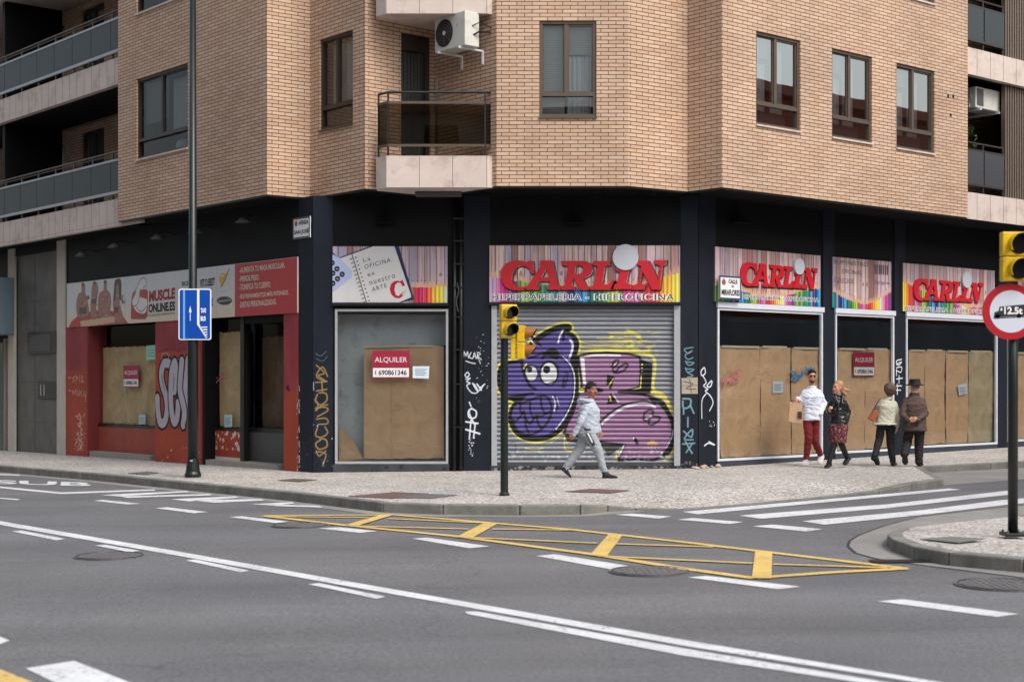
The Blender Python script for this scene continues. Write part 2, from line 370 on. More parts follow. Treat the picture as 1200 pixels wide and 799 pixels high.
# ---------------------------------------------------------------- painted panels: a fine grid whose vertex colours are the paint
def smooth_path(pts, k=6, closed=False):
    pts = [np.array(p, float) for p in pts]; n = len(pts); out = []
    rngi = range(n if closed else n-1)
    for i in rngi:
        g = (lambda j: pts[j % n]) if closed else (lambda j: pts[min(max(j,0),n-1)])
        p0, p1, p2, p3 = g(i-1), g(i), g(i+1), g(i+2)
        for a in range(k):
            t = a/k
            out.append(0.5*((2*p1)+(-p0+p2)*t+(2*p0-5*p1+4*p2-p3)*t*t+(-p0+3*p1-3*p2+p3)*t**3))
    if not closed: out.append(pts[-1])
    return [tuple(p) for p in out]
class Canvas:
    def __init__(s, t0, t1, z0, z1, step, base=(0.5,0.5,0.5), conv=None, px=0.0157):
        s.nx = max(2, int(round((t1-t0)/step))+1); s.nz = max(2, int(round((z1-z0)/step))+1); s.step = step
        s.t = np.linspace(t0, t1, s.nx); s.z = np.linspace(z0, z1, s.nz)
        s.X, s.Z = np.meshgrid(s.t, s.z); s.C = np.empty((s.nz, s.nx, 3)); s.C[:] = base
        s.conv = conv; s.pxm = px
    def c(s, pts): return [s.conv(*p) for p in pts] if s.conv else pts
    def blend(s, A, col):
        A = A[..., None]; s.C = s.C*(1-A) + np.array(col)*A
    def window(s, pts, pad):
        a = np.array(pts); i0 = np.searchsorted(s.t, a[:,0].min()-pad); i1 = np.searchsorted(s.t, a[:,0].max()+pad)
        j0 = np.searchsorted(s.z, a[:,1].min()-pad); j1 = np.searchsorted(s.z, a[:,1].max()+pad)
        return slice(max(j0-1,0), j1+1), slice(max(i0-1,0), i1+1)
    def poly(s, pts, col, alpha=1.0, smooth=False, raw=False):
        if smooth: pts = smooth_path(pts, 6, True)
        if not raw: pts = s.c(pts)
        w = s.window(pts, s.step); X = s.X[w]; Z = s.Z[w]
        if X.size == 0: return
        inside = np.zeros(X.shape, bool); n = len(pts)
        for i in range(n):
            x1, y1 = pts[i]; x2, y2 = pts[(i+1) % n]
            if y1 == y2: continue
            cnd = ((y1 > Z) != (y2 > Z)) & (X < (x2-x1)*(Z-y1)/(y2-y1)+x1)
            inside ^= cnd
        A = inside*alpha; A = A[..., None]
        s.C[w] = s.C[w]*(1-A) + np.array(col)*A
    def stroke(s, pts, wpx, col, alpha=1.0, smooth=True, closed=False, raw=False, soft=1.0):
        if smooth and len(pts) > 2: pts = smooth_path(pts, 6, closed)
        elif closed: pts = list(pts)+[pts[0]]
        if closed and smooth: pts = list(pts)+[pts[0]]
        if not raw: pts = s.c(pts)
        hw = wpx*s.pxm/2 if not raw else wpx/2
        w = s.window(pts, hw+s.step*2); X = s.X[w]; Z = s.Z[w]
        if X.size == 0: return
        D = np.full(X.shape, 1e9)
        for (x1,y1), (x2,y2) in zip(pts[:-1], pts[1:]):
            dx, dy = x2-x1, y2-y1; l2 = dx*dx+dy*dy
            t = np.clip(((X-x1)*dx+(Z-y1)*dy)/l2, 0, 1) if l2 > 0 else 0
            D = np.minimum(D, np.hypot(X-(x1+t*dx), Z-(y1+t*dy)))
        A = np.clip((hw-D)/(s.step*soft)+0.5, 0, 1)*alpha; A = A[..., None]
        s.C[w] = s.C[w]*(1-A) + np.array(col)*A
    def ell(s, cx, cy, rx, ry, col, alpha=1.0, rot=0.0):
        p = []
        for k in range(28):
            a = 2*math.pi*k/28; x = rx*math.cos(a); y = ry*math.sin(a)
            p.append((cx+x*math.cos(rot)-y*math.sin(rot), cy+x*math.sin(rot)+y*math.cos(rot)))
        s.poly(p, col, alpha)
    def speckle(s, n, col, rmin, rmax, alpha=0.9, box=None):
        for _ in range(n):
            t = rng.uniform(s.t[0], s.t[-1]); z = rng.uniform(s.z[0], s.z[-1])
            if box: t = rng.uniform(box[0], box[1]); z = rng.uniform(box[2], box[3])
            r = rng.uniform(rmin, rmax); k = rng.integers(5, 8); a0 = rng.uniform(0, 6)
            s.poly([(t+r*rng.uniform(.5,1.3)*math.cos(a0+6.283*i/k), z+r*rng.uniform(.5,1.3)*math.sin(a0+6.283*i/k)) for i in range(k)], col, alpha, raw=True)
    def fbm(s, scale, amp, seed=0):
        """slow mottling of the paint"""
        r = np.random.default_rng(seed); acc = np.zeros(s.X.shape); a = 1.0
        for o in range(4):
            gx = max(2, int((s.t[-1]-s.t[0])*scale*2**o)+2); gy = max(2, int((s.z[-1]-s.z[0])*scale*2**o)+2)
            g = r.uniform(-1, 1, (gy+1, gx+1))
            u = (s.X-s.t[0])/(s.t[-1]-s.t[0])*(gx-1e-6); v = (s.Z-s.z[0])/(s.z[-1]-s.z[0])*(gy-1e-6)
            i = u.astype(int); j = v.astype(int); fu = u-i; fv = v-j; fu = fu*fu*(3-2*fu); fv = fv*fv*(3-2*fv)
            acc += a*((g[j,i]*(1-fu)+g[j,i+1]*fu)*(1-fv)+(g[j+1,i]*(1-fu)+g[j+1,i+1]*fu)*fv); a *= 0.5
        s.C *= (1+amp*acc)[..., None]; return acc
    def build(s, name, W, d, m, parent=None, dfun=None, thick=0.0, label=None):
        D = np.full(s.X.shape, float(d))
        if dfun is not None: D = D + dfun(s.X, s.Z)
        o = np.array(W.o); dd = np.array(W.d); nn = np.array(W.n)
        P = o[None,None,:] + s.X[...,None]*dd + D[...,None]*nn; P[...,2] = s.Z
        nx, nz = s.nx, s.nz
        idx = np.arange(nx*nz).reshape(nz, nx)
        q = np.stack([idx[:-1,:-1], idx[:-1,1:], idx[1:,1:], idx[1:,:-1]], -1).reshape(-1, 4)
        me = bpy.data.meshes.new(name); V = P.reshape(-1,3); C = np.clip(s.C.reshape(-1,3), 0, 1)
        faces = q.tolist(); verts = V.tolist()
        cols = np.concatenate([C, np.ones((len(C),1))], 1)
        if thick > 0:
            e = np.array([idx[0,0], idx[0,-1], idx[-1,-1], idx[-1,0]]); back = V[e] - nn*thick; b = len(verts)
            verts += back.tolist(); cols = np.concatenate([cols, cols[e]], 0)
            loops = [idx[0,:], idx[:,-1], idx[-1,::-1], idx[::-1,0]]
            for k, L_ in enumerate(loops):
                L2 = L_[[0,-1]].tolist()
                faces.append(L_.tolist()[::-1] + [b+k, b+(k+1)%4] if False else [b+k, b+(k+1)%4] + L_.tolist()[::-1])
            faces.append([b+3, b+2, b+1, b])
        me.from_pydata(verts, [], faces)
        ca = me.color_attributes.new('Col', 'FLOAT_COLOR', 'POINT'); ca.data.foreach_set('color', cols.reshape(-1))
        me.materials.append(m)
        ob = link_mesh(name, me, parent)
        if label: ob['label'] = label
        return ob
# ---------------------------------------------------------------- lettering
def text2d(s, bold=0.0, shear=0.0, space=1.0, ext=0.0):
    cu = bpy.data.curves.new('t', 'FONT'); cu.body = s; cu.size = 1; cu.offset = bold; cu.shear = shear; cu.space_character = space
    cu.extrude = ext; cu.resolution_u = 3
    ob = bpy.data.objects.new('t', cu); TS.collection.objects.link(ob)
    dg = tmp_dg(); me = ob.evaluated_get(dg).to_mesh()
    V = [tuple(v.co) for v in me.vertices]; Fs = [tuple(p.vertices) for p in me.polygons]
    bpy.data.objects.remove(ob); bpy.data.curves.remove(cu)
    return V, Fs
def text_on(s, fn, bold=0.02, shear=0.0, mb=None, space=1.0, keep=False, ext=0.0, squeeze=1.0):
    """text fitted into a unit square (u right, v up) and mapped through fn(u, v, w)"""
    V, Fs = text2d(s, bold, shear, space, ext)
    a = np.array(V)
    x0, x1 = a[:,0].min(), a[:,0].max(); y0, y1 = a[:,1].min(), a[:,1].max()
    mb = mb or MB()
    mb.add([fn((p[0]-x0)/(x1-x0), (p[1]-y0)/max(y1-y0,1e-6), p[2]) for p in V], Fs)
    return mb
def wtext(s, W, quad, d, mb=None, **k):
    Wd = W.off(max(0.0, d-.004))
    """quad: photo-pixel corners TL, TR, BR, BL of the writing on wall W"""
    q = [Wd.px(*p) for p in quad]
    def fn(u, v, w):
        t = (q[0][0]*(1-u)+q[1][0]*u)*v + (q[3][0]*(1-u)+q[2][0]*u)*(1-v)
        z = (q[0][1]*(1-u)+q[1][1]*u)*v + (q[3][1]*(1-u)+q[2][1]*u)*(1-v)
        return W.P(t, z, d+w)
    return text_on(s, fn, mb=mb, **k)
# ================================================================ MATERIALS
M_brick = mat_brick()
M_asph = mat_ground('asphalt','asphalt'); M_peb = mat_ground('pebble_paving','pebble'); M_conc = mat_ground('gutter_concrete','concrete')
M_kerb = mat_ground('kerb_stone','kerb'); M_wpaint = mat_ground('road_white','white'); M_ypaint = mat_ground('road_yellow','yellow')
M_black = mat('black_wall_paint', rgb(9,10,13), 0.6, var=0.25, vscale=3, bump=0.25, bscale=25, spec=0.2)
M_soffit = mat('soffit_metal', rgb(14,14,15), 0.8, var=0.15, spec=0.2)
M_bronze = mat('bronze_aluminium', rgb(92,78,66), 0.45, metal=0.2, var=0.1)
M_dbronze = mat('dark_bronze', rgb(58,50,46), 0.45, metal=0.2, var=0.1)
M_blackmetal = mat('black_metal', rgb(24,26,28), 0.4, var=0.15)
M_greenblack = mat('dark_green_metal', rgb(20,30,28), 0.38, var=0.2, vscale=4)
M_stone = mat('pale_stone', rgb(206,190,180), 0.8, var=0.08, vscale=2.5, bump=0.1, dirt=rgb(160,140,128), dscale=2.2)
M_stone2 = mat('grey_marble', rgb(98,95,90), 0.6, var=0.35, vscale=2.2)
M_column = mat('column_stone', rgb(192,184,172), 0.7, var=0.12, vscale=3)
M_white = mat('white_frame', rgb(214,218,226), 0.5, var=0.06)
M_grey = mat('grey_frame', rgb(166,168,172), 0.5, var=0.1)
M_glass = mat_glass('window_glass', boost=1.6, base=0.07)
M_skyglass = mat_glass('bright_window_glass', boost=2.2, base=0.40)
M_mirrorglass = mat_glass('coated_glass', boost=1.5, base=0.6)
M_dimglass = mat_glass('dim_window_glass', tint=(0.8,0.83,0.84), boost=0.7, base=0.03)
M_leftglass = mat_glass('gym_glass', tint=(0.94,0.95,0.92), boost=0.25, base=0.02)
M_shopglass = mat_glass('shop_glass', tint=(0.84,0.86,0.85), boost=1.3, base=0.06)
M_railglass = mat('railing_glass_grey', rgb(50,56,59), 0.5, var=0.10, vscale=1.5)
M_tint = mat_glass('tinted_railing_glass', tint=(0.40,0.38,0.31), boost=0.7, base=0.06)
M_curtain = mat('curtain', rgb(160,166,172), 0.9, var=0.1)
M_blind = mat('blind_slats', rgb(140,144,146), 0.7)
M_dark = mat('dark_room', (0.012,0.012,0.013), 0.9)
M_inner = mat('inner_concrete', rgb(196,202,206), 0.85, var=0.2, vscale=1.5, dirt=rgb(130,130,128), dscale=3)
M_paper = mat_paper('brown_paper', rgb(222,186,148), rgb(208,172,135))
M_paper2 = mat_paper('dull_brown_paper', rgb(206,180,140), rgb(182,156,118))
M_red = mat('red_oxide_paint', rgb(160,72,54), 0.65, var=0.14, vscale=4, dirt=rgb(130,70,56), dscale=3)
M_maroon = mat('maroon_paint', rgb(120,44,44), 0.6, var=0.1)
M_vcmat = mat('painted_surface', rough=0.6, spec=0.25, vc=True, var=0.08, vscale=6)
M_vcsign = mat('printed_panel', rough=0.35, vc=True, var=0.05, vscale=4)
M_vcmetal = mat('painted_shutter', rough=0.45, vc=True, var=0.08, vscale=5)
M_signred = mat('letter_red', rgb(198,26,42), 0.4)
M_maroonsign = mat('sign_crimson', rgb(158,26,58), 0.5)
M_paperw = mat('white_paper', rgb(222,232,240), 0.7)
M_ink = mat('black_ink', (0.012,0.012,0.014), 0.6)
M_whitep = mat('white_print', (0.82,0.82,0.82), 0.5)
M_pvc = mat('ac_casing', rgb(206,204,196), 0.5, var=0.05, dirt=rgb(170,165,150), dscale=4)
M_step = mat('step_stone', rgb(150,144,136), 0.8, var=0.15)
M_dkpanel = mat('dark_grey_panel', rgb(82,80,80), 0.6, var=0.1)
M_ribbed = mat('ribbed_bronze_panel', rgb(112,98,86), 0.5, metal=0.15, var=0.06)

# ================================================================ WALL PLANES
A=(-8.378,31.94); B=(-4.463,27.37); C_=(-3.746,27.90); D=(-2.593,26.53); Nn=(-1.42,27.53); G=(-0.268,26.18); H=(2.023,26.18); I=(3.146,26.95); J=(3.683,26.35); K=(9.473,31.22)
WAB=Wall(A,B); WBC=Wall(B,C_); WCD=Wall(C_,D); WDN=Wall(D,Nn); WNG=Wall(Nn,G); WGH=Wall(G,H); WHI=Wall(H,I); WIJ=Wall(I,J); WJK=Wall(J,K)
C1=(-3.64,27.5); C2=(3.41,27.5)
LL=Wall(C1, d=(0.649,-0.761)); CW=Wall(C1, C2); RW=Wall(C2, d=(0.761,0.649))
ZS = zrel(3.406)        # soffit
FH = 3.03
ZTOP = ZS + 5*FH
ROOT = empty('apartment_building', (0.0, 30.0, 0.1), 'tan brick corner apartment block over closed black painted shops', 'building')

# window openings of the first floor: photo x range per wall
WTOP, WBOT = zrel(6.29), zrel(4.61)
wins = [(WAB,160,220,'blind_curtain'), (WCD,374.5,413.5,'striped'), (WGH,632,699,'blind'), (WJK,886,938,'sky'), (WJK,975,1022,'sky'), (WJK,1050.5,1095,'sky')]
def wall_holes(W):
    out = []
    for (w, a, b, st) in wins:
        if w is W:
            t0, t1 = W.tx(a), W.tx(b)
            for k in range(0, 5): out.append((t0, t1, WBOT+k*FH, WTOP+k*FH))
    return out
door_t = (WDN.tx(470), WDN.tx(506))
u = 0.0
for nm, W in (('AB',WAB),('BC',WBC),('CD',WCD),('DN',WDN),('NG',WNG),('GH',WGH),('HI',WHI),('IJ',WIJ),('JK',WJK)):
    mb = MB(); hs = wall_holes(W)
    if W is WDN:
        hs = [(door_t[0], door_t[1]-0.02, zrel(3.56)+k*FH, WTOP+k*FH) for k in range(5)]
    wall_panel(mb, W, 0.0, W.L, ZS, ZTOP, hs, 0.13, u)
    mb.build('brick_wall', M_brick, ROOT, fixn=False)
    u += W.L
# first brick course is a shade paler: a thin steel lintel edge under the brickwork
mb = MB()
for W in (WAB,WBC,WCD,WDN,WNG,WGH,WHI,WIJ,WJK):
    mb.wbox(W, 0.01, W.L-0.01, ZS-0.03, ZS-0.002, -0.10, -0.012)
mb.build('edge_trim', M_blackmetal, ROOT)

def window(W, t0, t1, z0, z1, style, seed):
    r = random.Random(seed)
    fw, dep0, dep1 = 0.055, -0.115, -0.035
    bronze = M_bronze if W is WGH or W is WJK else M_dbronze
    h = z1-z0; zt = z0 + 0.235*h; tm = t0 + (t1-t0)*0.47
    f = MB()
    f.wbox(W, t0+.004, t0+fw, z0+.004, z1-.004, dep0, dep1); f.wbox(W, t1-fw, t1-.004, z0+.004, z1-.004, dep0, dep1)
    f.wbox(W, t0+fw, t1-fw, z1-fw, z1-.004, dep0, dep1); f.wbox(W, t0+fw, t1-fw, z0+.004, z0+fw, dep0, dep1)
    f.wbox(W, t0+fw, t1-fw, zt-.03, zt+.03, dep0, dep1+.012)
    f.wbox(W, tm-.032, tm+.032, zt+.03, z1-fw, dep0, dep1-.01)
    # sash rails of the two sliding leaves
    for a, b, dd in ((t0+fw, tm-.032, -0.03), (tm+.032, t1-fw, 0.0)):
        f.wbox(W, a, a+.025, zt+.03, z1-fw, dep0+.01+dd*.5, dep1-.022+dd*.5); f.wbox(W, b-.025, b, zt+.03, z1-fw, dep0+.01+dd*.5, dep1-.022+dd*.5)
        f.wbox(W, a+.025, b-.025, zt+.03, zt+.06, dep0+.01+dd*.5, dep1-.022+dd*.5); f.wbox(W, a+.025, b-.025, z1-fw-.03, z1-fw, dep0+.01+dd*.5, dep1-.022+dd*.5)
    fo = f.build('window', bronze, ROOT)
    s = MB(); s.wbox(W, t0-.01, t1+.01, z0-.028, z0+.003, -0.10, 0.035); s.build('sill', M_stone if W is WAB or W is WJK else M_bronze, fo)
    for a, b, c, e in ((t0+fw, tm, zt+.03, z1-fw), (tm, t1-fw, zt+.03, z1-fw), (t0+fw, t1-fw, z0+fw, zt-.03)):
        p = MB(); dd = -0.085
        p.quad(W.P(a,c,dd), W.P(b,c,dd), W.P(b,e,dd), W.P(a,e,dd)); p.build('pane', M_skyglass if W is WJK else (M_dimglass if W is WAB else M_glass), fo, fixn=False)
    # reveals are 0.13 deep; a box room behind
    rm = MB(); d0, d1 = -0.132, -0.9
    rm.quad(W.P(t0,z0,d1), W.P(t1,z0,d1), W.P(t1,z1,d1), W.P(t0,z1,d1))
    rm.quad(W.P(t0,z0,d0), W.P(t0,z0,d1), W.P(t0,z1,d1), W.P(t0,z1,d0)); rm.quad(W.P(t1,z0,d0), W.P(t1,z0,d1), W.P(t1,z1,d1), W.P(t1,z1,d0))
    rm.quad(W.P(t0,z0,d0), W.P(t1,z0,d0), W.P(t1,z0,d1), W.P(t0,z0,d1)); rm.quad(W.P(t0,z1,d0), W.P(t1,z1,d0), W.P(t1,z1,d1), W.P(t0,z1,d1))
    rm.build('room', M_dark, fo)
    def curtain(a, b, c, e, d, amp=0.02, n=40, fr=9, mt=M_curtain):
        cm = MB()
        ph = r.uniform(0, 6)
        for i in range(n):
            ta, tb = a+(b-a)*i/n, a+(b-a)*(i+1)/n
            da, db = d+amp*math.sin(fr*2*math.pi*i/n+ph), d+amp*math.sin(fr*2*math.pi*(i+1)/n+ph)
            cm.quad(W.P(ta,c,da), W.P(tb,c,db), W.P(tb,e,db), W.P(ta,e,da))
        cm.build('curtain', mt, fo, fixn=False)
    def blind(a, b, c, e, d):
        bm_ = MB(); z = e
        while z > c:
            bm_.quad(W.P(a,z,d), W.P(b,z,d), W.P(b,z-.034,d-.022), W.P(a,z-.034,d-.022)); z -= 0.042
        bm_.build('blind', M_blind, fo, fixn=False)
    if style == 'blind':
        blind(t0+.05, tm-.02, z0+.05, z1-.1, -0.19); blind(tm+.06, t1-.06, zt+.75, z1-.1, -0.19)
        curtain(tm+.02, t1-.08, z0+.1, zt+.72, -0.30, fr=5)
    elif style == 'blind_curtain':
        blind(t0+.05, tm+.02, zt+.35, z1-.1, -0.19); curtain(tm+.08, t1-.1, zt+.02, z1-.15, -0.25, fr=6, mt=M_blind)
        m = MB(); p = W.P(t0+(t1-t0)*.68, z0+.14, -0.3); m.ell(p, (.17,.12,.15)); m.build('cushion', M_curtain, fo, smooth=True)
    elif style == 'striped':
        curtain(t0+.12, t1-.08, zt+.02, z1-.1, -0.22, amp=.03, fr=5, mt=M_blind)
    else:
        blind(t0+.05, tm-.03, zt+.9, z1-.08, -0.19)
        curtain(t0+.05, tm-.05, z0+.06, zt+.78, -0.26, fr=4); curtain(tm+.08, tm+.08+(t1-tm)*.5, z0+.06, z1-.1, -0.26, fr=4)
        m = MB(); m.wbox(W, t0+.07, t1-.2, z0+.05, z0+.30, -0.24, -0.2); m.build('inner_panel', M_railglass, fo)
    return fo
for i, (W, a, b, st) in enumerate(wins):
    for k in (0, 1):
        window(W, W.tx(a), W.tx(b), WBOT+k*FH, WTOP+k*FH, st, i*10+k)
    for k in (2, 3, 4):
        f = MB(); t0, t1, z0, z1 = W.tx(a), W.tx(b), WBOT+k*FH, WTOP+k*FH
        f.wbox(W, t0+.004, t1-.004, z0+.004, z1-.004, -0.125, -0.06); f.build('window', M_dbronze, ROOT)
# balcony doors of the notch
for k in (0, 1):
    W = WDN; t0, t1 = door_t; z0, z1 = zrel(3.56)+k*FH, WTOP+k*FH
    f = MB(); f.wbox(W, t0, t0+.05, z0, z1, -0.12, -0.05); f.wbox(W, t0+.05, t1-.02, z1-.3, z1-.004, -0.12, -0.05); f.wbox(W, t1-.1, t1-.02, z0, z1-.3, -0.12, -0.05)
    fo = f.build('balcony_door', M_dbronze, ROOT)
    cm = MB(); n = 40; a, b = t0+.05, t1-.1
    for i in range(n):
        ta, tb = a+(b-a)*i/n, a+(b-a)*(i+1)/n; da, db = -.15+.012*math.sin(i*1.1), -.15+.012*math.sin((i+1)*1.1)
        cm.quad(W.P(ta,z0,da), W.P(tb,z0,db), W.P(tb,z1-.3,db), W.P(ta,z1-.3,da))
    cm.build('curtain', M_railglass, fo, fixn=False)
    p = MB(); p.quad(W.P(a,z0,-.09), W.P(b,z0,-.09), W.P(b,z1-.3,-.09), W.P(a,z1-.3,-.09)); p.build('pane', M_glass, fo, fixn=False)
# balconies of the notch
YF = 26.20
def bal_pts(px_l, px_fl, px_fr, px_r):
    def onw(W, px): t = W.tx(px); return W.P(t, 0, 0)
    return [Vector((-2.39, 26.72, 0)), Vector((-2.39, 26.42, 0)), Vector(((px_fl-CX)/F*YF, YF, 0)), Vector(((px_fr-CX)/F*YF, YF, 0)), Vector((-0.285, 26.32, 0)), Vector((-0.285, 26.19, 0))]
for k in (0, 1):
    dz = k*FH
    path = bal_pts(441,452,571,582)
    z0, z1 = zrel(3.385)+dz, zrel(3.935)+dz
    inner = [p + Vector((0.10 if i < 3 else -0.10, 0.10, 0)) if 0 < i < 5 else p + Vector((0.10 if i == 0 else -0.10, 0, 0)) for i, p in enumerate(path)]
    mb = MB()
    for i in range(1, 4):
        a, b, c, d = path[i], path[i+1], inner[i+1], inner[i]
        mb.box8([Vector((q.x,q.y,z0)) for q in (a,b,c,d)] + [Vector((q.x,q.y,z1)) for q in (a,b,c,d)])
    # left end returns to the wall
    a, b, c, d = path[0], path[1], inner[1], inner[0]
    mb.box8([Vector((q.x,q.y,z0)) for q in (a,b,c,d)] + [Vector((q.x,q.y,z1)) for q in (a,b,c,d)])
    fl = [path[0], path[1]+Vector((.01,.01,0)), path[2]+Vector((0,.02,0)), path[3]+Vector((0,.02,0)), path[4]+Vector((-.01,.01,0)), Vector((-.36,26.3,0)), Vector((Nn[0],Nn[1],0))]
    mb.prism([Vector((p.x,p.y,z0+.004)) for p in fl], (0,0,0.16))
    nf_ = len(mb.f); jm = mb
    for px in (491.5, 530.5):
        x = (px-CX)/F*YF; jm.box(x-.004, x+.004, YF-.0015, YF+.02, z0+.01, z1-.005)
    for px in (452.5, 570.5):
        x = (px-CX)/F*YF; jm.box(x-.004, x+.004, YF-.0015, YF+.02, z0+.01, z1-.005)
    mb.mi[nf_:] = [1]*(len(mb.f)-nf_); bo = mb.build('balcony', [M_stone, M_dkpanel], ROOT)
    rp = [p + Vector((0.04 if i < 3 else -0.04, 0.045, 0)) for i, p in enumerate(path)]; rp = rp[1:5]
    zt, zg1, zg0 = zrel(5.05)+dz, zrel(4.868)+dz, zrel(4.12)+dz
    r = MB()
    r.tube([Vector((p.x,p.y,zt)) for p in rp], 0.022, 8)
    posts = [rp[0], rp[1], (rp[1]+rp[2])/2, rp[2], rp[3]]
    for p in posts: r.box(p.x-.016, p.x+.016, p.y-.016, p.y+.016, z1-.01, zt)
    r.build('railing', M_blackmetal, bo)
    r2 = MB()
    for (a, b) in zip(rp[:-1], rp[1:]):
        Wl = Wall((a.x,a.y),(b.x,b.y))
        for z in (zg1, zg0): r2.wbox(Wl, .0, Wl.L, z-.022, z+.022, 0.004, 0.03)
    r2.build('rail_bar', M_bronze, bo)
    for (a, b) in zip(rp[:-1], rp[1:]):
        Wl = Wall((a.x,a.y),(b.x,b.y)); g = MB(); g.wbox(Wl, .01, Wl.L-.01, zg0+.022, zg1-.022, 0.012, 0.02); g.build('glass_panel', M_tint, bo)
# soffit and shell ----------------------------------------------------------------
AL = WAB.P(-13.0, 0, -0.1); KR = WJK.P(WJK.L+6.0, 0, -0.1)
A0 = WAB.P(0,0,-0.1); K0 = WJK.P(WJK.L,0,-0.1)
BL = AL + WAB.n*-9.0; BR = KR + WJK.n*-9.0; BM = Vector((-0.1, 44.0, 0))
outline = [AL, A0, Vector((*A,0)), Vector((*B,0)), Vector((*C_,0)), Vector((*D,0)), Vector((*Nn,0)), Vector((*G,0)), Vector((*H,0)), Vector((*I,0)), Vector((*J,0)), Vector((*K,0)), K0, KR, BR, BM, BL]
mb = MB(); mb.prism([Vector((p.x,p.y,ZS-.006)) for p in outline], (0,0,0.006)); mb.build('soffit', M_soffit, ROOT)
# slatted soffit boards over the corner shops
mb = MB()
for i in range(110):
    x = -3.3 + i*0.062
    if x > 3.4: break
    pl = [C_, D, Nn, G, H, I, J]
    yf = next((a[1]+(b[1]-a[1])*(x-a[0])/(b[0]-a[0]) for a, b in zip(pl[:-1], pl[1:]) if a[0] <= x <= b[0]), 27.4) + .12
    if -2.4 < x < -.25: yf = max(yf, 27.0)
    if yf < 27.4: mb.box(x, x+.03, yf, 27.46, ZS-.022, ZS-.008)
tag(mb.build('soffit_slats', M_soffit, ROOT), kind='stuff')
mb = MB(); mb.prism([Vector((p.x,p.y,ZTOP)) for p in outline], (0,0,0.3)); mb.build('roof', M_stone2, ROOT)
mb = MB()
for a, b in ((AL,BL),(BL,BM),(BM,BR),(BR,KR)):
    mb.quad(Vector((a.x,a.y,-.4)), Vector((b.x,b.y,-.4)), Vector((b.x,b.y,ZTOP)), Vector((a.x,a.y,ZTOP)))
mb.build('back_wall', M_stone2, ROOT)
# ---------------------------------------------------------------- left loggias
WL_ = WAB.off(-0.1)          # plane of the stone bands
tA = 0.0
Lb = WAB.off(-1.75)
def bandset(W, ta, tb, zb, zt_, name, joint, ext=0.0):
    mb = MB(); mb.wbox(W, ta, tb, zb, zt_, -0.14, 0.0)
    nf_ = len(mb.f); t = ta+joint
    while t < tb-.05:
        mb.wbox(W, t-.005, t+.005, zb+.01, zt_-.005, -.02, .0015); t += joint
    mb.mi[nf_:] = [1]*(len(mb.f)-nf_); bo = mb.build(name, [M_stone, M_dkpanel], ROOT)
    return bo
for k in (0, 1):
    zb, zt_ = zrel(3.336)+k*FH, zrel(3.91)+k*FH
    bo = bandset(WL_, -12.9, 0.75 if k == 0 else 0.0, zb, zt_, 'loggia_band', 0.38)
    fl = MB(); fl.wbox(WAB, -12.9, 0, zb+.02, zb+.25, -1.75, -0.24); fl.build('loggia_floor', M_soffit, ROOT)
    zr, zg1, zg0 = zrel(4.93)+k*FH, zrel(4.745)+k*FH, zrel(4.05)+k*FH
    ts = [WL_.tx(p) for p in (130.6, 107.5)]; sp = ts[0]-ts[1]
    r = MB(); r.tube([WL_.P(-12.8, zr, -.02), WL_.P(-.02, zr, -.02)], .022, 8); r.tube([WL_.P(-12.8, zr-.06, -.02), WL_.P(-.02, zr-.06, -.02)], .012, 8)
    t = ts[0]; pts_ = []
    while t > -12.8: r.wbox(WL_, t-.02, t+.02, zt_, zr, -.05, -.015); pts_.append(t); t -= sp
    r.build('railing', M_bronze, bo)
    r2 = MB(); r2.wbox(WL_, -12.8, -.02, zg1-.025, zg1+.02, -.012, .03); r2.wbox(WL_, -12.8, -.02, zg0-.03, zg0+.03, -.012, .03); r2.build('rail_bar', M_grey, bo)
    edges = [-.02]+pts_
    for a, b in zip(edges[:-1], edges[1:]):
        g = MB(); g.wbox(WL_, b+.012, a-.012, zg0+.03, zg1-.025, 0.0, 0.018); g.build('glass_panel', M_railglass, bo)
    # back wall of the loggia with door and window
    zf = zb+.25
    def bx(px, py=100): return Lb.px(px, py)[0]
    wa, wb_ = bx(95.5), bx(122); da, db = bx(33), bx(75.5)
    z0w, z1w = zrel(4.85)+k*FH, zrel(6.02)+k*FH
    holes = [(wa, wb_, zf+.02, z1w+.15), (da, db, zf+.02, zrel(6.0)+k*FH)]
    mb = MB(); wall_panel(mb, Lb, -15, 0.6, zf-.3, zb+FH+.02, holes, 0.15, 3.0); mb.build('loggia_wall', M_brick, ROOT, fixn=False)
    f = MB(); tm = (wa+wb_)/2
    for a in (wa, tm-.03, wb_-.06): f.wbox(Lb, a, a+.06, zf+.02, z1w+.1, -.13, -.06)
    f.wbox(Lb, wa+.06, wb_-.06, z1w+.04, z1w+.15, -.13, -.065)
    fo = f.build('balcony_door', M_dbronze, ROOT)
    for a, b in ((wa+.06, tm-.03), (tm+.03, wb_-.06)):
        p = MB(); p.quad(Lb.P(a,zf,-.1), Lb.P(b,zf,-.1), Lb.P(b,z1w+.04,-.1), Lb.P(a,z1w+.04,-.1)); p.build('pane', M_mirrorglass, fo, fixn=False)
    p = MB(); p.wbox(Lb, wa, wb_, zf, z1w+.15, -.5, -.2); p.build('curtain', mat('pale_curtain', rgb(220,232,238), 0.8) , fo)
    p = MB(); p.wbox(Lb, da, db, zf, zrel(6.0)+k*FH, -.14, -.10); fo = p.build('roller_blind', M_blackmetal, ROOT)
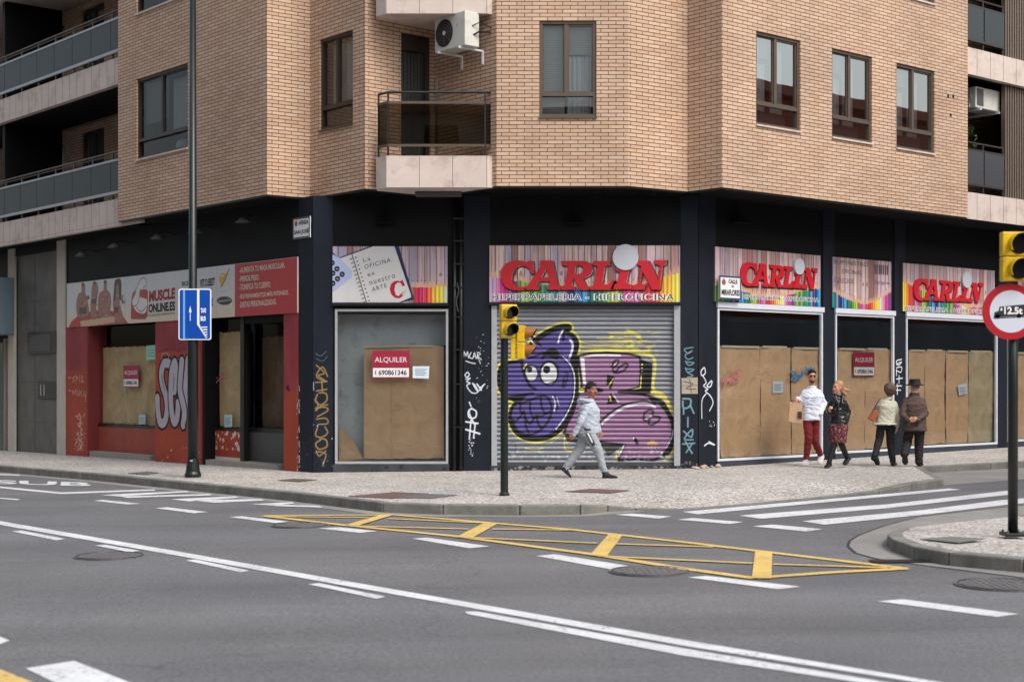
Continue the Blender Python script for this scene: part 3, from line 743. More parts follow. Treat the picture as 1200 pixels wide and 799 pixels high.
for k in (2, 3, 4):
    mb = MB(); mb.wbox(WL_, -12.9, 0, zrel(3.336)+k*FH, zrel(3.91)+k*FH+.9, -.14, 0); mb.wbox(WAB, -12.9, 0, zrel(3.36)+k*FH, zrel(3.6)+k*FH, -1.75, -.24); mb.build('loggia_band', M_stone, ROOT)
    mb = MB(); wall_panel(mb, Lb, -15, .6, zrel(3.3)+k*FH, zrel(3.4)+(k+1)*FH, [], .1); mb.build('loggia_wall', M_brick, ROOT, fixn=False)
mb = MB(); t = -12.9; mb.wbox(WAB, -12.95, -12.7, ZS, ZTOP-.01, -1.8, -.12); mb.build('party_wall', M_brick, ROOT)
mb = MB(); mb.wbox(WAB, -6.9, -6.75, ZS, ZTOP-.01, -1.75, -.26); mb.build('party_wall', M_black, ROOT)
    # party wall
# right loggia
WR_ = WJK.off(-0.1); Rb = WJK.off(-1.7); tK = WJK.L
for k in (0, 1):
    zb, zt_ = zrel(3.40)+k*FH, zrel(3.96)+k*FH
    bo = bandset(WR_, tK, tK+5.9, zb, zt_, 'loggia_band', 0.5)
    fl = MB(); fl.wbox(WJK, tK, tK+5.9, zb+.02, zb+.25, -1.7, -.24); fl.build('loggia_floor', M_soffit, ROOT)
    t178 = WR_.tx(1178)
    # ribbed metal cladding
    c = MB(); t = t178+.2
    c.wbox(WR_, t178+.2, tK+5.9, zt_, zb+FH, -.22, -.16)
    while t < tK+5.8: c.wbox(WR_, t, t+.05, zt_, zb+FH-.004, -.16, -.12); t += .095
    c.build('ribbed_cladding', M_ribbed, ROOT)
    zr, zg1, zg0 = zrel(5.01)+k*FH, zrel(4.86)+k*FH, zrel(4.13)+k*FH
    r = MB(); r.tube([WR_.P(tK+.02, zr, -.05), WR_.P(t178-.01, zr, -.05)], .022, 8)
    tm = (tK+t178)/2
    for t in (tK+.03, tm, t178-.03): r.wbox(WR_, t-.018, t+.018, zt_, zr, -.07, -.035)
    r.wbox(WR_, tK+.02, t178-.01, zg1-.02, zg1+.02, -.034, -.01); r.wbox(WR_, tK+.02, t178-.01, zg0-.02, zg0+.02, -.034, -.01)
    r.build('railing', M_dbronze, bo)
    for a, b in ((tK+.03, tm-.02), (tm+.02, t178-.02)):
        g = MB(); g.wbox(WR_, a, b, zg0+.02, zg1-.02, -.03, -.012); g.build('glass_panel', M_railglass if k else mat('dark_railing_glass', rgb(66,68,72), 0.3, var=.1), bo)
    mb = MB(); wall_panel(mb, Rb, tK-1.0, tK+6.5, zb+.2, zb+FH+.02, [(WR_.tx(1150), WR_.tx(1150)+1.6, zb+.3, zrel(5.65)+k*FH)], .2, 5.0); mb.build('loggia_wall', M_brick, ROOT, fixn=False)
    p = MB(); p.wbox(Rb, WR_.tx(1150)-.1, WR_.tx(1150)+1.7, zb+.25, zrel(5.7)+k*FH, -.3, -.21); p.build('roller_blind', M_blackmetal, ROOT)
    s = MB(); s.quad(WR_.P(t178+2.4,zb,-.1), WR_.P(t178+2.4,zb,-1.7), WR_.P(t178+2.4,zb+FH,-1.7), WR_.P(t178+2.4,zb+FH,-.1)); s.build('loggia_side_wall', M_black, ROOT)
for k in (2, 3, 4):
    mb = MB(); mb.wbox(WR_, tK, tK+5.9, zrel(3.4)+k*FH, zrel(3.96)+k*FH+.9, -.14, 0); mb.wbox(WJK, tK, tK+5.9, zrel(3.42)+k*FH, zrel(3.65)+k*FH, -1.7, -.24); mb.build('loggia_band', M_stone, ROOT)
    mb = MB(); wall_panel(mb, Rb, tK-1, tK+6.5, zrel(3.4)+k*FH, zrel(3.4)+(k+1)*FH, [], .1); mb.build('loggia_wall', M_brick, ROOT, fixn=False)

# ================================================================ GROUND FLOOR
ZB = -0.45
# --- centre shop wall
cwp = lambda px, py: CW.px(px, py)
w_t0, w_z1 = cwp(392.5, 362); w_t1, w_z0 = cwp(525.5, 543.5)
s_t0, s_z1 = cwp(576, 358); s_t1, s_z0 = cwp(797, 545.5)
mb = MB(); wall_panel(mb, CW, 0.0, CW.L, ZB, ZS-.006, [(w_t0,w_t1,w_z0,w_z1),(s_t0,s_t1,s_z0,s_z1)], .35); mb.build('shop_wall', M_black, ROOT, fixn=False)
# --- left shop wall
lp = lambda px, py: LL.px(px, py)
tl = lambda px: LL.px(px, 450)[0]
ZL1 = zrel(1.29)
zpl = zrel(-1.655)
holesL = [(tl(103), tl(183), ZB, ZL1-.0), (tl(240), tl(333.5), ZB, ZL1-.0), (tl(17.5), tl(68), ZB, ZS-.25)]
mb = MB(); wall_panel(mb, LL, tl(-90), 0.0, ZB, ZS-.006, holesL, .45); mb.build('shop_wall', M_black, ROOT, fixn=False)
# --- right shop wall
rp_ = lambda px, py: RW.px(px, py)
RX = [(840,963.3), (978,1047), (1061,1168), (1180,1262)]
zR1 = zrel(1.40); 
def zRb(t): return CAMZ-1.50+0.0105*t
rh = []
for a, b in RX:
    t0, t1 = RW.tx(a), RW.tx(b); rh.append((t0, t1, zRb((t0+t1)/2), zrel(1.37)))
mb = MB(); wall_panel(mb, RW, 0.0, RW.tx(1330), ZB, ZS-.006, rh, .35); mb.build('shop_wall', M_black, ROOT, fixn=False)
# dark interiors behind the openings
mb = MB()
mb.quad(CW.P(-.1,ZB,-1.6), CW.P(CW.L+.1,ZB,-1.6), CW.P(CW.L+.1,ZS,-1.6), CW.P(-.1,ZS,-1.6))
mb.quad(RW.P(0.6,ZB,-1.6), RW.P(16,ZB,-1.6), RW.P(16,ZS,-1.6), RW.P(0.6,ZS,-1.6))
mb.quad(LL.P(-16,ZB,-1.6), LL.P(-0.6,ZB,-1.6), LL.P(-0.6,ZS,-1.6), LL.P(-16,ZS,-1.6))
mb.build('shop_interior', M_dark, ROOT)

# --- painted pillars with tags (fine painted panels just proud of the wall)
BLK = rgb(25,30,41)
GOLD = rgb(150,124,74); WHT = rgb(222,228,236); CY = rgb(120,160,172)
def pillar(W, x0, x1, zb, ztop, paint, col=BLK, d=.012, step=.008, sidefill=True, mt=M_vcmat):
    t0, t1 = W.tx(x0), W.tx(x1)
    c = Canvas(t0, t1, zb, ztop, step, col, conv=W.px, px=.0157)
    c.fbm(1.2, .20, seed=int(x0)); c.speckle(60, tuple(min(1,v*1.7+.01) for v in col), .004, .02, .5)
    paint(c)
    o = c.build('pillar', W, d, mt, ROOT, thick=d+.02)
    return o
def chips(c, n, col, z0, z1, t0=None, t1=None, r0=.004, r1=.02):
    c.speckle(n, col, r0, r1, .85, (t0 if t0 is not None else c.t[0], t1 if t1 is not None else c.t[-1], z0, z1))
ZPT = ZS-.01
def p_a(c):      # 367-390 with the golden vertical tag
    # M O C U N D A H k : eight stacked looping strokes
    S = lambda pts, w=1.5, col=GOLD, a=.9: c.stroke(pts, w, col, a)
    S([(369,468),(373,474),(370,481),(376,476),(384,474)]); 
    S([(371,428),(380,437),(373,440),(383,447),(371,441),(378,430),(384,441)])
    S([(370,448),(383,447)]); S([(371,458),(383,456)]); S([(377,447),(378,458)])
    S([(372,462),(370,470),(376,474),(383,469),(382,461),(374,460)],1.6)
    S([(370,478),(381,477),(384,481),(372,488)],1.6); S([(371,491),(382,490),(384,496),(373,497)],1.5)
    S([(372,501),(370,510),(377,512),(384,507),(381,500)],1.6)
    S([(376,515),(370,520),(374,526),(383,523),(382,515),(375,514)],1.7)
    S([(370,530),(376,529),(382,533),(378,545)],1.5); S([(371,528),(374,534),(382,528)],1.4)
    S([(370,414),(376,417),(382,412)],1.0,rgb(90,110,120),.7); S([(371,420),(378,423),(384,417)],1.0,rgb(90,110,120),.6)
    c.stroke([(367.5,448),(367.5,457)],1.0,WHT,.5)
    chips(c, 30, rgb(90,92,96), c.z[0], c.z[0]+.9); chips(c, 4, WHT, c.z[0], c.z[0]+1.6)
pillar(CW, 367, 390, ZB, ZPT, p_a)
def p_b(c):      # side face of the corner pillar, left wall
    for py in (452,470,478,500,518,535): c.stroke([(351,py),(351.6,py+6)], 1.3, WHT, .8)
    chips(c, 30, WHT, c.z[0], c.z[0]+1.9, c.t[0], c.t[0]+.05, .006, .02)
    chips(c, 40, rgb(70,74,80), c.z[0]+.2, c.z[0]+1.2)
pillar(LL, 350.5, 366.8, ZB, ZPT, p_b)
def p_c(c):      # 545-575 with the white tags
    S = lambda pts, w=1.1, a=.95, sm=True: c.stroke(pts, w, WHT, a, smooth=sm)
    S([(543,419),(544,412),(546,417),(548,412),(549,419)],1.0,.9,False); S([(552,413),(550,418),(553,420)],1.0); S([(554,420),(556,413),(558,420)],.9,.9,False); S([(555,418),(557,417)],.8)
    S([(559,420),(560,413),(563,415),(560,417),(564,421)],.9); S([(546,423),(552,425),(557,426)],1.0); S([(560,418),(563,426)],.7)
    S([(548,436),(545,439),(547,442),(550,439),(548,436)],1.2); S([(546,444),(551,443),(547,447),(551,449),(547,452),(553,460),(560,459),(556,450)],1.2); S([(554,449),(560,458),(566,452),(562,455),(568,450)],1.4); S([(559,450),(564,457)],1.6)
    S([(550,471),(552,476)],1.4); S([(553,478),(549,482),(550,489),(557,489),(558,482),(552,479),(550,484),(556,497)],1.7)
    S([(546,494),(560,496)],1.8,1,False); S([(546,503),(562,508)],2.0,1,False); S([(552,492),(550,514)],1.5,1,False); S([(557,496),(555,513)],1.5,1,False)
    for _ in range(26):
        x = random.uniform(549,556); y = random.uniform(512,534); c.ell(x, y, random.uniform(.3,.8), random.uniform(.3,.8), WHT, .9)
    for _ in range(26):
        x = random.uniform(558,573); y = random.uniform(390,470); c.ell(x, y, random.uniform(.2,.7), random.uniform(.2,.6), WHT, .8)
    c.ell(561,470,2.2,2.0,rgb(60,64,44),.7)
    chips(c, 10, rgb(80,84,92), c.z[0], c.z[0]+.5)
pillar(CW, 543.5, 574.5, ZB, ZPT, p_c)
def p_d(c):      # 797-818 stacked letters in pale blue
    S = lambda pts, w=1.5, a=.9: c.stroke(pts, w, CY, a)
    S([(812,407),(802,409),(806,414),(811,411),(803,416),(806,421),(812,419)],1.2); S([(803,423),(807,428),(813,425),(804,424)],1.2); S([(803,431),(806,436),(813,433),(804,432)],1.2); S([(806,437),(812,440),(805,442)],1.1)
    # P I N K rows
    S([(800,467),(814,484)],.01); S([(800,470),(801,478),(808,476),(809,468),(800,467)],2.0); S([(809,475),(813,484)],1.8); S([(801,478),(801,485)],1.7)
    S([(806,489),(806,500)],1.8); S([(801,505),(810,512),(811,503),(802,514),(812,515)],1.7); S([(800,520),(814,519)],1.7); S([(803,517),(811,531)],1.7); S([(811,520),(804,530)],1.6)
    # taped sticker
    c.poly([(798.5,443),(818,442),(818,461),(799,461)], rgb(176,164,148)); c.stroke([(801,447),(812,450),(804,455),(815,456)],1.0,rgb(70,60,56)); c.stroke([(808,444),(810,460)],.9,rgb(80,70,66))
    c.stroke([(798.5,452),(818,451)],.7,rgb(110,100,92))
    chips(c, 60, rgb(120,112,104), c.z[0]+.15, c.z[0]+.75, None, None, .006, .03)
pillar(CW, 797.5, 817.6, ZB, ZPT, p_d)
def p_e(c):      # 818-839 white squiggle
    S = lambda pts, w=1.3, a=.95: c.stroke(pts, w, WHT, a)
    S([(824,431),(821,435),(822,440),(826,437),(825,431),(823,432)],1.4); S([(823,440),(827,448),(824,452),(829,456),(826,458),(832,464),(835,472),(831,481)],1.3); S([(833,446),(828,452),(832,453),(834,447)],1.5); S([(826,462),(822,470),(822,490)],1.1); S([(823,466),(827,461)],1.1)
    S([(825,522),(830,519),(836,521)],1.6); S([(830,517),(837,521)],1.2); 
    for _ in range(14): c.ell(random.uniform(830,837), random.uniform(493,500), .4, .4, WHT, .7)
    chips(c, 130, rgb(186,170,146), c.z[0]+.1, c.z[0]+.42, None, None, .008, .05); chips(c, 50, rgb(130,112,92), c.z[0]+.1, c.z[0]+.5, None, None, .01, .04)
pillar(RW, 818.4, 838, ZB, ZPT, p_e)
def p_f(c):
    S = lambda pts, w=1.4: c.stroke(pts, w, WHT, .95)
    S([(1056,421),(1050,423),(1052,428),(1056,424),(1050,427)]); S([(1050,431),(1056,430),(1055,436),(1050,434)]); S([(1050,440),(1050,433)]); S([(1050,444),(1057,443)]); S([(1053,440),(1053,449)]); S([(1050,452),(1056,452)]); S([(1050,457),(1055,457)]); S([(1051,450),(1051,462)])
pillar(RW, 1047.8, 1060.4, ZB, ZPT, p_f)
def p_g(c): chips(c, 8, rgb(80,84,92), c.z[0], c.z[0]+.6)
pillar(RW, 964, 977.4, ZB, ZPT, p_g); pillar(RW, 1168.6, 1179.5, ZB, ZPT, p_g)

# --- red pillars of the gym shop
PINK = rgb(146,58,64); ORG = rgb(162,68,46)
def redfill(c, W, split_px, split_py):
    zs = W.px(split_px, split_py)[1]
    k = c.Z < zs + 0.02*np.sin(c.X*9); c.C[k] = ORG; c.fbm(1.6, .09, 5)
def p_r1(c):
    redfill(c, LL, 90, 434)
    S = lambda pts, w=1.0: c.stroke(pts, w, rgb(226,200,190), .85, smooth=False)
    S([(81,443),(84,442)]); S([(89,441),(86,443),(88,446),(86,448)]); S([(90,449),(90,441),(92,442),(91,445)]); S([(94,440),(94,448)]); S([(96,440),(98,442),(96,447),(99,447)])
    S([(81,457),(84,458)]); S([(86,463),(86,457),(88,461),(90,456),(90,463)]); S([(92,457),(92,463),(94,463),(94,457)]); S([(97,458),(95,460),(97,464)]); S([(100,458),(99,463),(101,464)]); S([(102,458),(101,470)])
    for _ in range(80): c.ell(94+random.gauss(0,2.2)*1.2, random.uniform(485,528), random.uniform(.3,.9), random.uniform(.5,1.6), rgb(216,170,160), .75)
    S([(94,486),(96,492),(93,497),(97,503)],1.1); S([(97,508),(92,514),(98,518),(94,526)],1.1)
    chips(c, 30, rgb(205,150,140), c.z[0]+.1, c.z[0]+.45)
pillar(LL, 78, 103, ZB, ZL1, p_r1, PINK, d=.02)
def p_r2(c):
    redfill(c, LL, 210, 412)
    W_ = rgb(180,172,182); K_ = rgb(20,16,20)
    q = lambda x, y: (175+x/6.15, 390+y/6.15)
    L_ = lambda pts: [q(*p) for p in pts]
    S1 = L_([(150,222),(112,222),(92,290),(100,370),(124,450),(134,540),(118,636),(84,644),(68,560),(64,470)])
    E1 = L_([(186,415),(200,290),(188,215),(166,290),(160,430),(166,560),(184,640),(206,610),(214,500)])
    K1 = L_([(240,205),(230,330),(228,420),(258,560),(250,660)]); K2 = L_([(285,200),(268,380),(262,450),(300,560),(310,660)]); K3 = L_([(320,200),(330,640)])
    for w_, col_ in ((19, K_), (13.5, W_)):
        for p_ in (S1, K3, K2, K1, E1, S1): c.stroke(p_, w_, col_, 1)
    for p_ in (S1, E1, K1):
        c.stroke(p_, 18, K_, 1); c.stroke(p_, 12.5, W_, 1)
    for pts in ([(118,420),(104,360),(96,300)], [(176,420),(186,330)], [(190,480),(214,470)], [(60,430),(96,455)], [(150,640),(156,690)], [(215,690),(225,640)], [(262,640),(268,720)]): c.stroke(L_(pts), 1.5, K_, 1)
    c.stroke(L_([(110,140),(125,115),(150,125)]),1.0,K_,.7); c.stroke(L_([(185,70),(185,130)]),.9,K_,.8); c.stroke(L_([(210,130),(225,110)]),1.0,K_,.7); c.stroke(L_([(240,125),(250,105),(262,125)]),1.0,K_,.7)
    c.stroke(L_([(95,190),(100,150),(140,150),(145,185)]),2.2,rgb(206,160,150),.55)
    chips(c, 8, rgb(225,190,180), c.z[0]+.5, c.z[0]+.9, None, None, .01, .03); chips(c, 60, rgb(205,120,110), c.z[0]+.1, c.z[0]+.5, None, None, .01, .05)
pillar(LL, 183, 236, ZB, ZL1, p_r2, PINK, d=.02, step=.0085)
def p_r3(c):
    redfill(c, LL, 341, 458); c.ell(338,454,1.8,2.6,rgb(40,24,24)); c.ell(340,457,1.2,1.5,rgb(50,24,24))
    c.stroke([(335,446),(340,443),(345,447)],.8,rgb(120,50,60),.8)
    chips(c, 24, WHT, c.z[0]+.2, c.z[0]+2.0, c.t[-1]-.05, c.t[-1], .005, .02); chips(c, 30, rgb(190,120,110), c.z[0]+.1, c.z[0]+.4)
pillar(LL, 333.5, 350, ZB, ZL1, p_r3, PINK, d=.02)
def p_r4(c):
    redfill(c, LL, 238, 420); chips(c, 30, rgb(220,190,190), c.z[0]+.3, c.z[0]+1.6, None, None, .005, .02)
# maroon returns of the recessed openings
for px in (103.3, 236.3):
    mb = MB(); t = tl(px); mb.wbox(LL, t, t+.035, ZB, ZL1, -.44, .014)
    mb.build('jamb', M_maroon, ROOT)
# ================================================================ SHOP WINDOWS
def frame_rect(W, x0, x1, zb, zt, w=.05, d0=-.12, d1=.012, m=None, name='shop_window', pane=True, glass_d=-.06, t0=None, t1=None):
    t0 = W.tx(x0) if t0 is None else t0; t1 = W.tx(x1) if t1 is None else t1
    f = MB(); f.wbox(W, t0+.003, t0+w, zb+.003, zt-.003, d0, d1); f.wbox(W, t1-w, t1-.003, zb+.003, zt-.003, d0, d1)
    f.wbox(W, t0+w, t1-w, zt-w, zt-.003, d0, d1); f.wbox(W, t0+w, t1-w, zb+.003, zb+w, d0, d1)
    fo = f.build(name, m or M_white, ROOT)
    if pane:
        p = MB(); p.quad(W.P(t0+w,zb+w,glass_d), W.P(t1-w,zb+w,glass_d), W.P(t1-w,zt-w,glass_d), W.P(t0+w,zt-w,glass_d)); p.build('pane', M_shopglass, fo, fixn=False)
    return fo, t0, t1
def paper_sheet(W, t0, t1, z0, z1, d, label, group=None, m=None, seed=0, crinkle=.012, cut=None, bow=0.0):
    """a hanging sheet of wrapping paper with folds, 3 mm thick edges curled"""
    r = random.Random(seed); nx = max(6, int((t1-t0)/.05)); nz = max(10, int((z1-z0)/.06)); g = []
    jag = [r.uniform(-.012,.012) for _ in range(nx+1)]
    for j in range(nz+1):
        for i in range(nx+1):
            u, v = i/nx, j/nz; t = t0+(t1-t0)*u; z = z0+(z1-z0)*v + (jag[i] if j in (0, nz) else 0)
            n = noise.noise(Vector((t*1.6+seed, z*1.1, seed*.7)))+.5*noise.noise(Vector((t*5+seed, z*4, 3)))
            n += .9*abs(noise.noise(Vector((t*2.7-z*1.3+seed, z*2.4, 9)))) - .5*abs(noise.noise(Vector((t*6+z*3, z*5-t*2, seed))))
            pk = math.exp(-v*7)*math.sin(t*11+seed)*1.4
            g.append(W.P(t, z, d+crinkle*(n+pk) + bow*math.sin(math.pi*u)))
    mb = MB(); fs = []
    for j in range(nz):
        for i in range(nx): a = j*(nx+1)+i; fs.append((a, a+1, a+nx+2, a+nx+1))
    mb.add(g, fs)
    o = mb.build('paper_sheet', m or M_paper, None, smooth=True, fixn=False)
    return tag(o, label, 'wrapping paper', group)
TAPE = mat('masking_tape', rgb(216,204,178), 0.7)
# --- centre window (390-525)
fo, a, b = frame_rect(CW, 392.5, 525.5, w_z0, w_z1, .045, -.14, .02, M_grey)
lt = MB(); lt.wbox(CW, a, b, w_z1-.10, w_z1-.046, -.16, -.07); lt.build('head_rail', M_blackmetal, fo)
iw = MB(); z_f = w_z0; 
iw.quad(CW.P(a,z_f,-.5), CW.P(b+.4,z_f,-.5), CW.P(b+.4,w_z1+.2,-.5), CW.P(a,w_z1+.2,-.5)); iw.quad(CW.P(a,z_f,-.14), CW.P(a,z_f,-.5), CW.P(a,w_z1+.2,-.5), CW.P(a,w_z1+.2,-.14))
iw.quad(CW.P(a,z_f,-.14), CW.P(b,z_f,-.14), CW.P(b,z_f,-.5), CW.P(a,z_f,-.5)); iw.build('inner_partition', M_inner, ROOT)
dk = MB(); x0, z0 = cwp(515, 540); x1, z1 = cwp(523, 404); dk.wbox(CW, x0, x1+.02, z0, z1, -.45, -.40); dk.build('inner_post', M_dark, ROOT)
t0, z1 = cwp(425, 406); t1, z0 = cwp(458, 538)
g1 = 'brown paper sheets covering the closed shop windows'
paper_sheet(CW, t0, t1+.03, z0, z1, -.22, 'left half of brown paper behind the window with the ALQUILER board', g1, seed=3)
t2 = cwp(519.5, 400)[0]
paper_sheet(CW, t1, t2, z0+.01, z1+.01, -.205, 'right half of brown paper carrying the small white note, corner window', g1, seed=4)
tp = MB(); tp.wbox(CW, t0-.03, t0+.5, z1-.02, z1+.012, -.195, -.19); tp.wbox(CW, t0+.48, t2-.2, z1-.005, z1+.028, -.185, -.18); 
tp.build('window_tape', TAPE, ROOT)
# a fallen fold of paper in the lower left corner of that window
q = [cwp(396.5,500), cwp(396,541), cwp(425,538.5), cwp(411,517)]
mb = MB(); pts = [CW.P(*q[0],-.18), CW.P(*q[1],-.16), CW.P(*q[2],-.24), CW.P(*q[3],-.40), CW.P(cwp(402,522)[0], cwp(402,522)[1], -.15)]
mb.add(pts, [(0,1,4),(1,2,4),(4,2,3),(0,4,3)])
o = mb.build('fallen_paper', M_paper, None, fixn=False); md = o.modifiers.new('s', 'SOLIDIFY'); md.thickness = .004
tag(o, 'crumpled triangle of brown paper fallen in the lower left window corner', 'wrapping paper')
# --- plinths
def mottled(W, x0, x1, zt, name='plinth', d=.03, cols=(rgb(120,122,122), rgb(40,42,44)), step=.008, n=120):
    t0, t1 = W.tx(x0), W.tx(x1); c = Canvas(t0, t1, ZB, zt, step, rgb(62,66,70)); c.fbm(2, .25, 3)
    c.speckle(n, cols[0], .01, .05, .6); c.speckle(n, cols[1], .01, .05, .7); c.build(name, W, d, M_vcmat, ROOT, thick=d+.02)
mottled(CW, 575, 797.4, s_z0-.004, cols=(rgb(150,150,146), rgb(30,32,34)), n=400)
mottled(CW, 390.3, 526.5, w_z0-.004, cols=(rgb(54,64,66), rgb(30,34,38)), n=60)
# --- drain pipes between the centre window and the shutter
mb = MB()
for px, r in ((533, .035), (540.3, .04)):
    t = CW.tx(px); mb = MB(); mb.tube([CW.P(t, gz(-1)+KERB-.02, .06), CW.P(t, ZS-.01, .06)], r, 10); mb.build('drain_pipe', M_blackmetal, ROOT, smooth=True)
mb = MB()
for py in (257, 283, 310, 337, 372, 410, 450, 500): 
    t, z = cwp(536.7, py); mb = MB(); mb.wbox(CW, t-.09, t+.11, z-.012, z+.012, .013, .108); mb.build('pipe_bracket', M_blackmetal, ROOT)
mb = MB(); t, z = cwp(536, 348); mb.tube([CW.P(t,z+.25,.12), CW.P(t+.03,z+.1,.13), CW.P(t-.02,z-.1,.12), CW.P(t+.02,z-.28,.125)], .010, 6); mb.build('cable', M_dkpanel, ROOT)

# --- roller shutter with the painted figure
c = Canvas(s_t0+.1, s_t1-.11, s_z0, s_z1-.02, .0072, rgb(140,143,150), conv=CW.px)
c.fbm(.8, .05, 11)
YE = rgb(218,208,96); PU = rgb(90,79,146); PK = rgb(150,113,148); KB = rgb(22,22,26); WH = rgb(226,226,232)
# yellow overspray halo, letters under
f4 = lambda pts: [(574+x/4.017, 352+y/4.017) for x, y in pts]
head = f4([(213,182),(265,148),(325,122),(370,118),(378,134),(352,150),(388,160),(410,188),(413,218),(402,255),(388,282),(400,320),(408,370),(408,430),(395,500),(368,562),(328,610),(270,645),(210,655),(150,640),(110,600),(95,550),(105,505),(130,478),(150,462),(92,462),(62,440),(45,400),(42,350),(55,310),(90,292),(140,285),(165,262),(196,236),(194,205)])
rr_ = random.Random(17)
for _ in range(150):
    x_ = rr_.gauss(660, 62); y_ = rr_.gauss(215, 34)
    if y_ > 262 and x_ < 740: continue
    c.ell(574+x_/4.017, 352+y_/4.017, rr_.uniform(.6,4.5), rr_.uniform(.4,1.2), YE, rr_.uniform(.25,.7))
c.stroke(head, 9, YE, .85, closed=True)
for p in ([(676,400),(700,404),(735,402)], [(700,396),(745,398)], [(715,390),(740,391),(752,397)], [(735,386),(750,393)], [(680,407),(712,409),(760,412)]):
    c.stroke(p, 2.4, YE, .6)
for x, y in ((739,389),(717,395),(749,395),(742,403),(761,407)): c.ell(x, y, 3, 2, YE, .8)
c.stroke([(678,414),(712,410),(757,415),(768,424),(766,455),(778,463),(786,478)], 3.5, YE, .9)
c.stroke([(757,459),(775,464),(786,477),(791,492),(792,512),(788,530),(780,538)], 5, YE, .8)
c.stroke([(709,527),(725,528),(722,536),(727,540)], 2, YE, .8); c.stroke([(662,504),(663,527),(680,527)], 1.4, YE, .9); c.stroke([(645,519),(660,510),(665,521)],1.2,YE,.8)
c.stroke([(616,525),(626,527),(636,525)], 1.8, YE, .9); c.ell(712,521,5,1.5,YE,.8)
# black block shadows of the B
c.poly([(750,420),(765,426),(763,461),(748,463),(725,458)], KB); c.poly([(661,507),(745,515),(742,523),(728,524),(712,536),(709,526),(664,517)], rgb(40,38,48), .85)
c.poly([(760,462),(779,470),(790,490),(792,508),(789,526),(782,537),(765,541),(764,534),(786,510),(784,488)], KB)
# pink letter
B1 = [(677.5,417),(690,414),(712,413),(737,414.5),(750,418),(751,425),(751,440),(750,453.5),(737,457),(725,459.5),(745,461),(760,464),(771,470),(781,482),(788,495),(789,508),(785,523),(776,535),(765,539.5),(745,538),(725,540),(730,527),(733,521),(722,520),(709,519),(685,512),(661,508),(668,488),(676,468),(682,452),(680,436)]
c.poly(B1, PK); c.stroke(B1, 2.6, KB, 1, closed=True, smooth=False)
c.fbm(.0001, 0, 1)
for y in range(3): c.stroke([(688,424+y*10),(745,426+y*10)], 4, rgb(166,130,162), .3)
c.stroke([(703,495),(715,484),(730,475),(745,471),(758,470),(768,474)], 2.2, KB); c.stroke([(706,496),(718,486),(732,477.5),(748,473.5),(762,474),(768,477)], 3, WH, .75)
c.poly([(680,418),(685,418),(687,450),(684,450)], WH, .95); c.stroke([(686,418),(700,416),(727,416.5)], 2.2, WH, .8)
c.poly([(712,438.5),(721,442),(716,458),(711,450)], KB, 1); c.poly([(716,460),(724,472),(711,474)], KB, 1); c.stroke([(713,453),(719,444)],1.3,YE); c.stroke([(715,464),(716,469)],1.8,YE); c.stroke([(718,461),(725,471)],1.2,WH,.8)
c.poly([(677,455),(700,454),(708,458),(700,460),(677,460)], KB, 1, True); c.ell(681.5,457.5,4,2.6,YE,1)
c.stroke([(731,459),(751,454.5),(752,440)], 1.3, YE, 1, smooth=False); c.poly([(725,459),(738,456),(750,457),(752,463),(738,461)], KB, .95)
for y in (427,431,435): c.ell(752.8,y,.9,1,YE)
for pts in (f4([(575,312),(588,286),(606,281),(602,300),(580,322),(590,338),(612,314),(640,298),(652,304),(636,326),(610,340),(585,340)]), f4([(725,562),(730,532),(750,516),(772,522),(766,542),(800,548),(796,566),(765,586),(748,576),(756,560),(730,568)])):
    c.stroke(pts, 2.1, KB)
c.stroke([(720,428),(724,424)],1.0,WH,.9); c.stroke([(758,491),(764,487)],1.4,WH,.8)
c.poly([(760,466),(768,466),(771,474),(765,472)], KB); c.ell(765,520,7,2.3,rgb(206,170,120),.8); c.ell(765,517,3,1.4,rgb(214,180,100),.9); 
for x in (756,760,764,768): c.ell(x,525,1.0,1.3,rgb(214,180,130),.8)
c.stroke([(782,524),(788,512),(789,504)],1.0,WH,.8); c.ell(776,531,1,1.6,WH,.9); c.ell(743,514,1,1.4,WH); c.poly([(731,521),(733,521),(727,534),(725,534)], WH, .9); c.stroke([(745,515),(747,519)],4,KB)
# the violet head
c.poly(head, PU, 1, True); 
for k_ in range(40):
    x_ = rr_.uniform(60,400); y_ = rr_.uniform(300,640); c.stroke(f4([(x_,y_),(x_+rr_.uniform(20,60),y_+rr_.uniform(-4,4))]), 3.2, rgb(104,94,164) if k_ % 2 else rgb(78,68,130), .25)
c.stroke(head, 4.2, KB, 1, closed=True)
c.stroke(f4([(402,262),(405,330),(408,400),(400,470),(382,535),(345,592),(290,636),(220,652),(160,642),(120,612),(98,565)]), 6.4, KB, 1)
c.stroke(f4([(222,186),(275,152),(335,128),(368,126)]), 5.0, KB); c.stroke(f4([(356,152),(388,164),(406,196),(404,238),(388,272)]), 5.0, KB); c.stroke(f4([(352,150),(345,186)]), 3.0, KB)
c.stroke(f4([(192,162),(215,190),(240,212)]), 2.6, KB); c.stroke(f4([(186,175),(215,215)]), 1.6, WH)
c.stroke(f4([(345,140),(330,168),(322,200)]), 1.8, WH); c.stroke(f4([(378,185),(390,205),(388,235),(376,268)]), 2.6, WH, .95)
c.poly(f4([(240,275),(258,243),(288,224),(315,230),(328,254),(320,278),(296,272),(270,262),(252,276)]), KB, 1, True); c.stroke(f4([(185,272),(215,262),(250,246)]), 2.6, KB)
c.stroke(f4([(326,262),(365,290),(388,335),(396,400),(386,470),(352,545)]), 1.9, KB); c.stroke(f4([(345,264),(378,300),(398,350),(399,420),(388,480),(352,552),(312,606)]), 1.3, WH, .95)
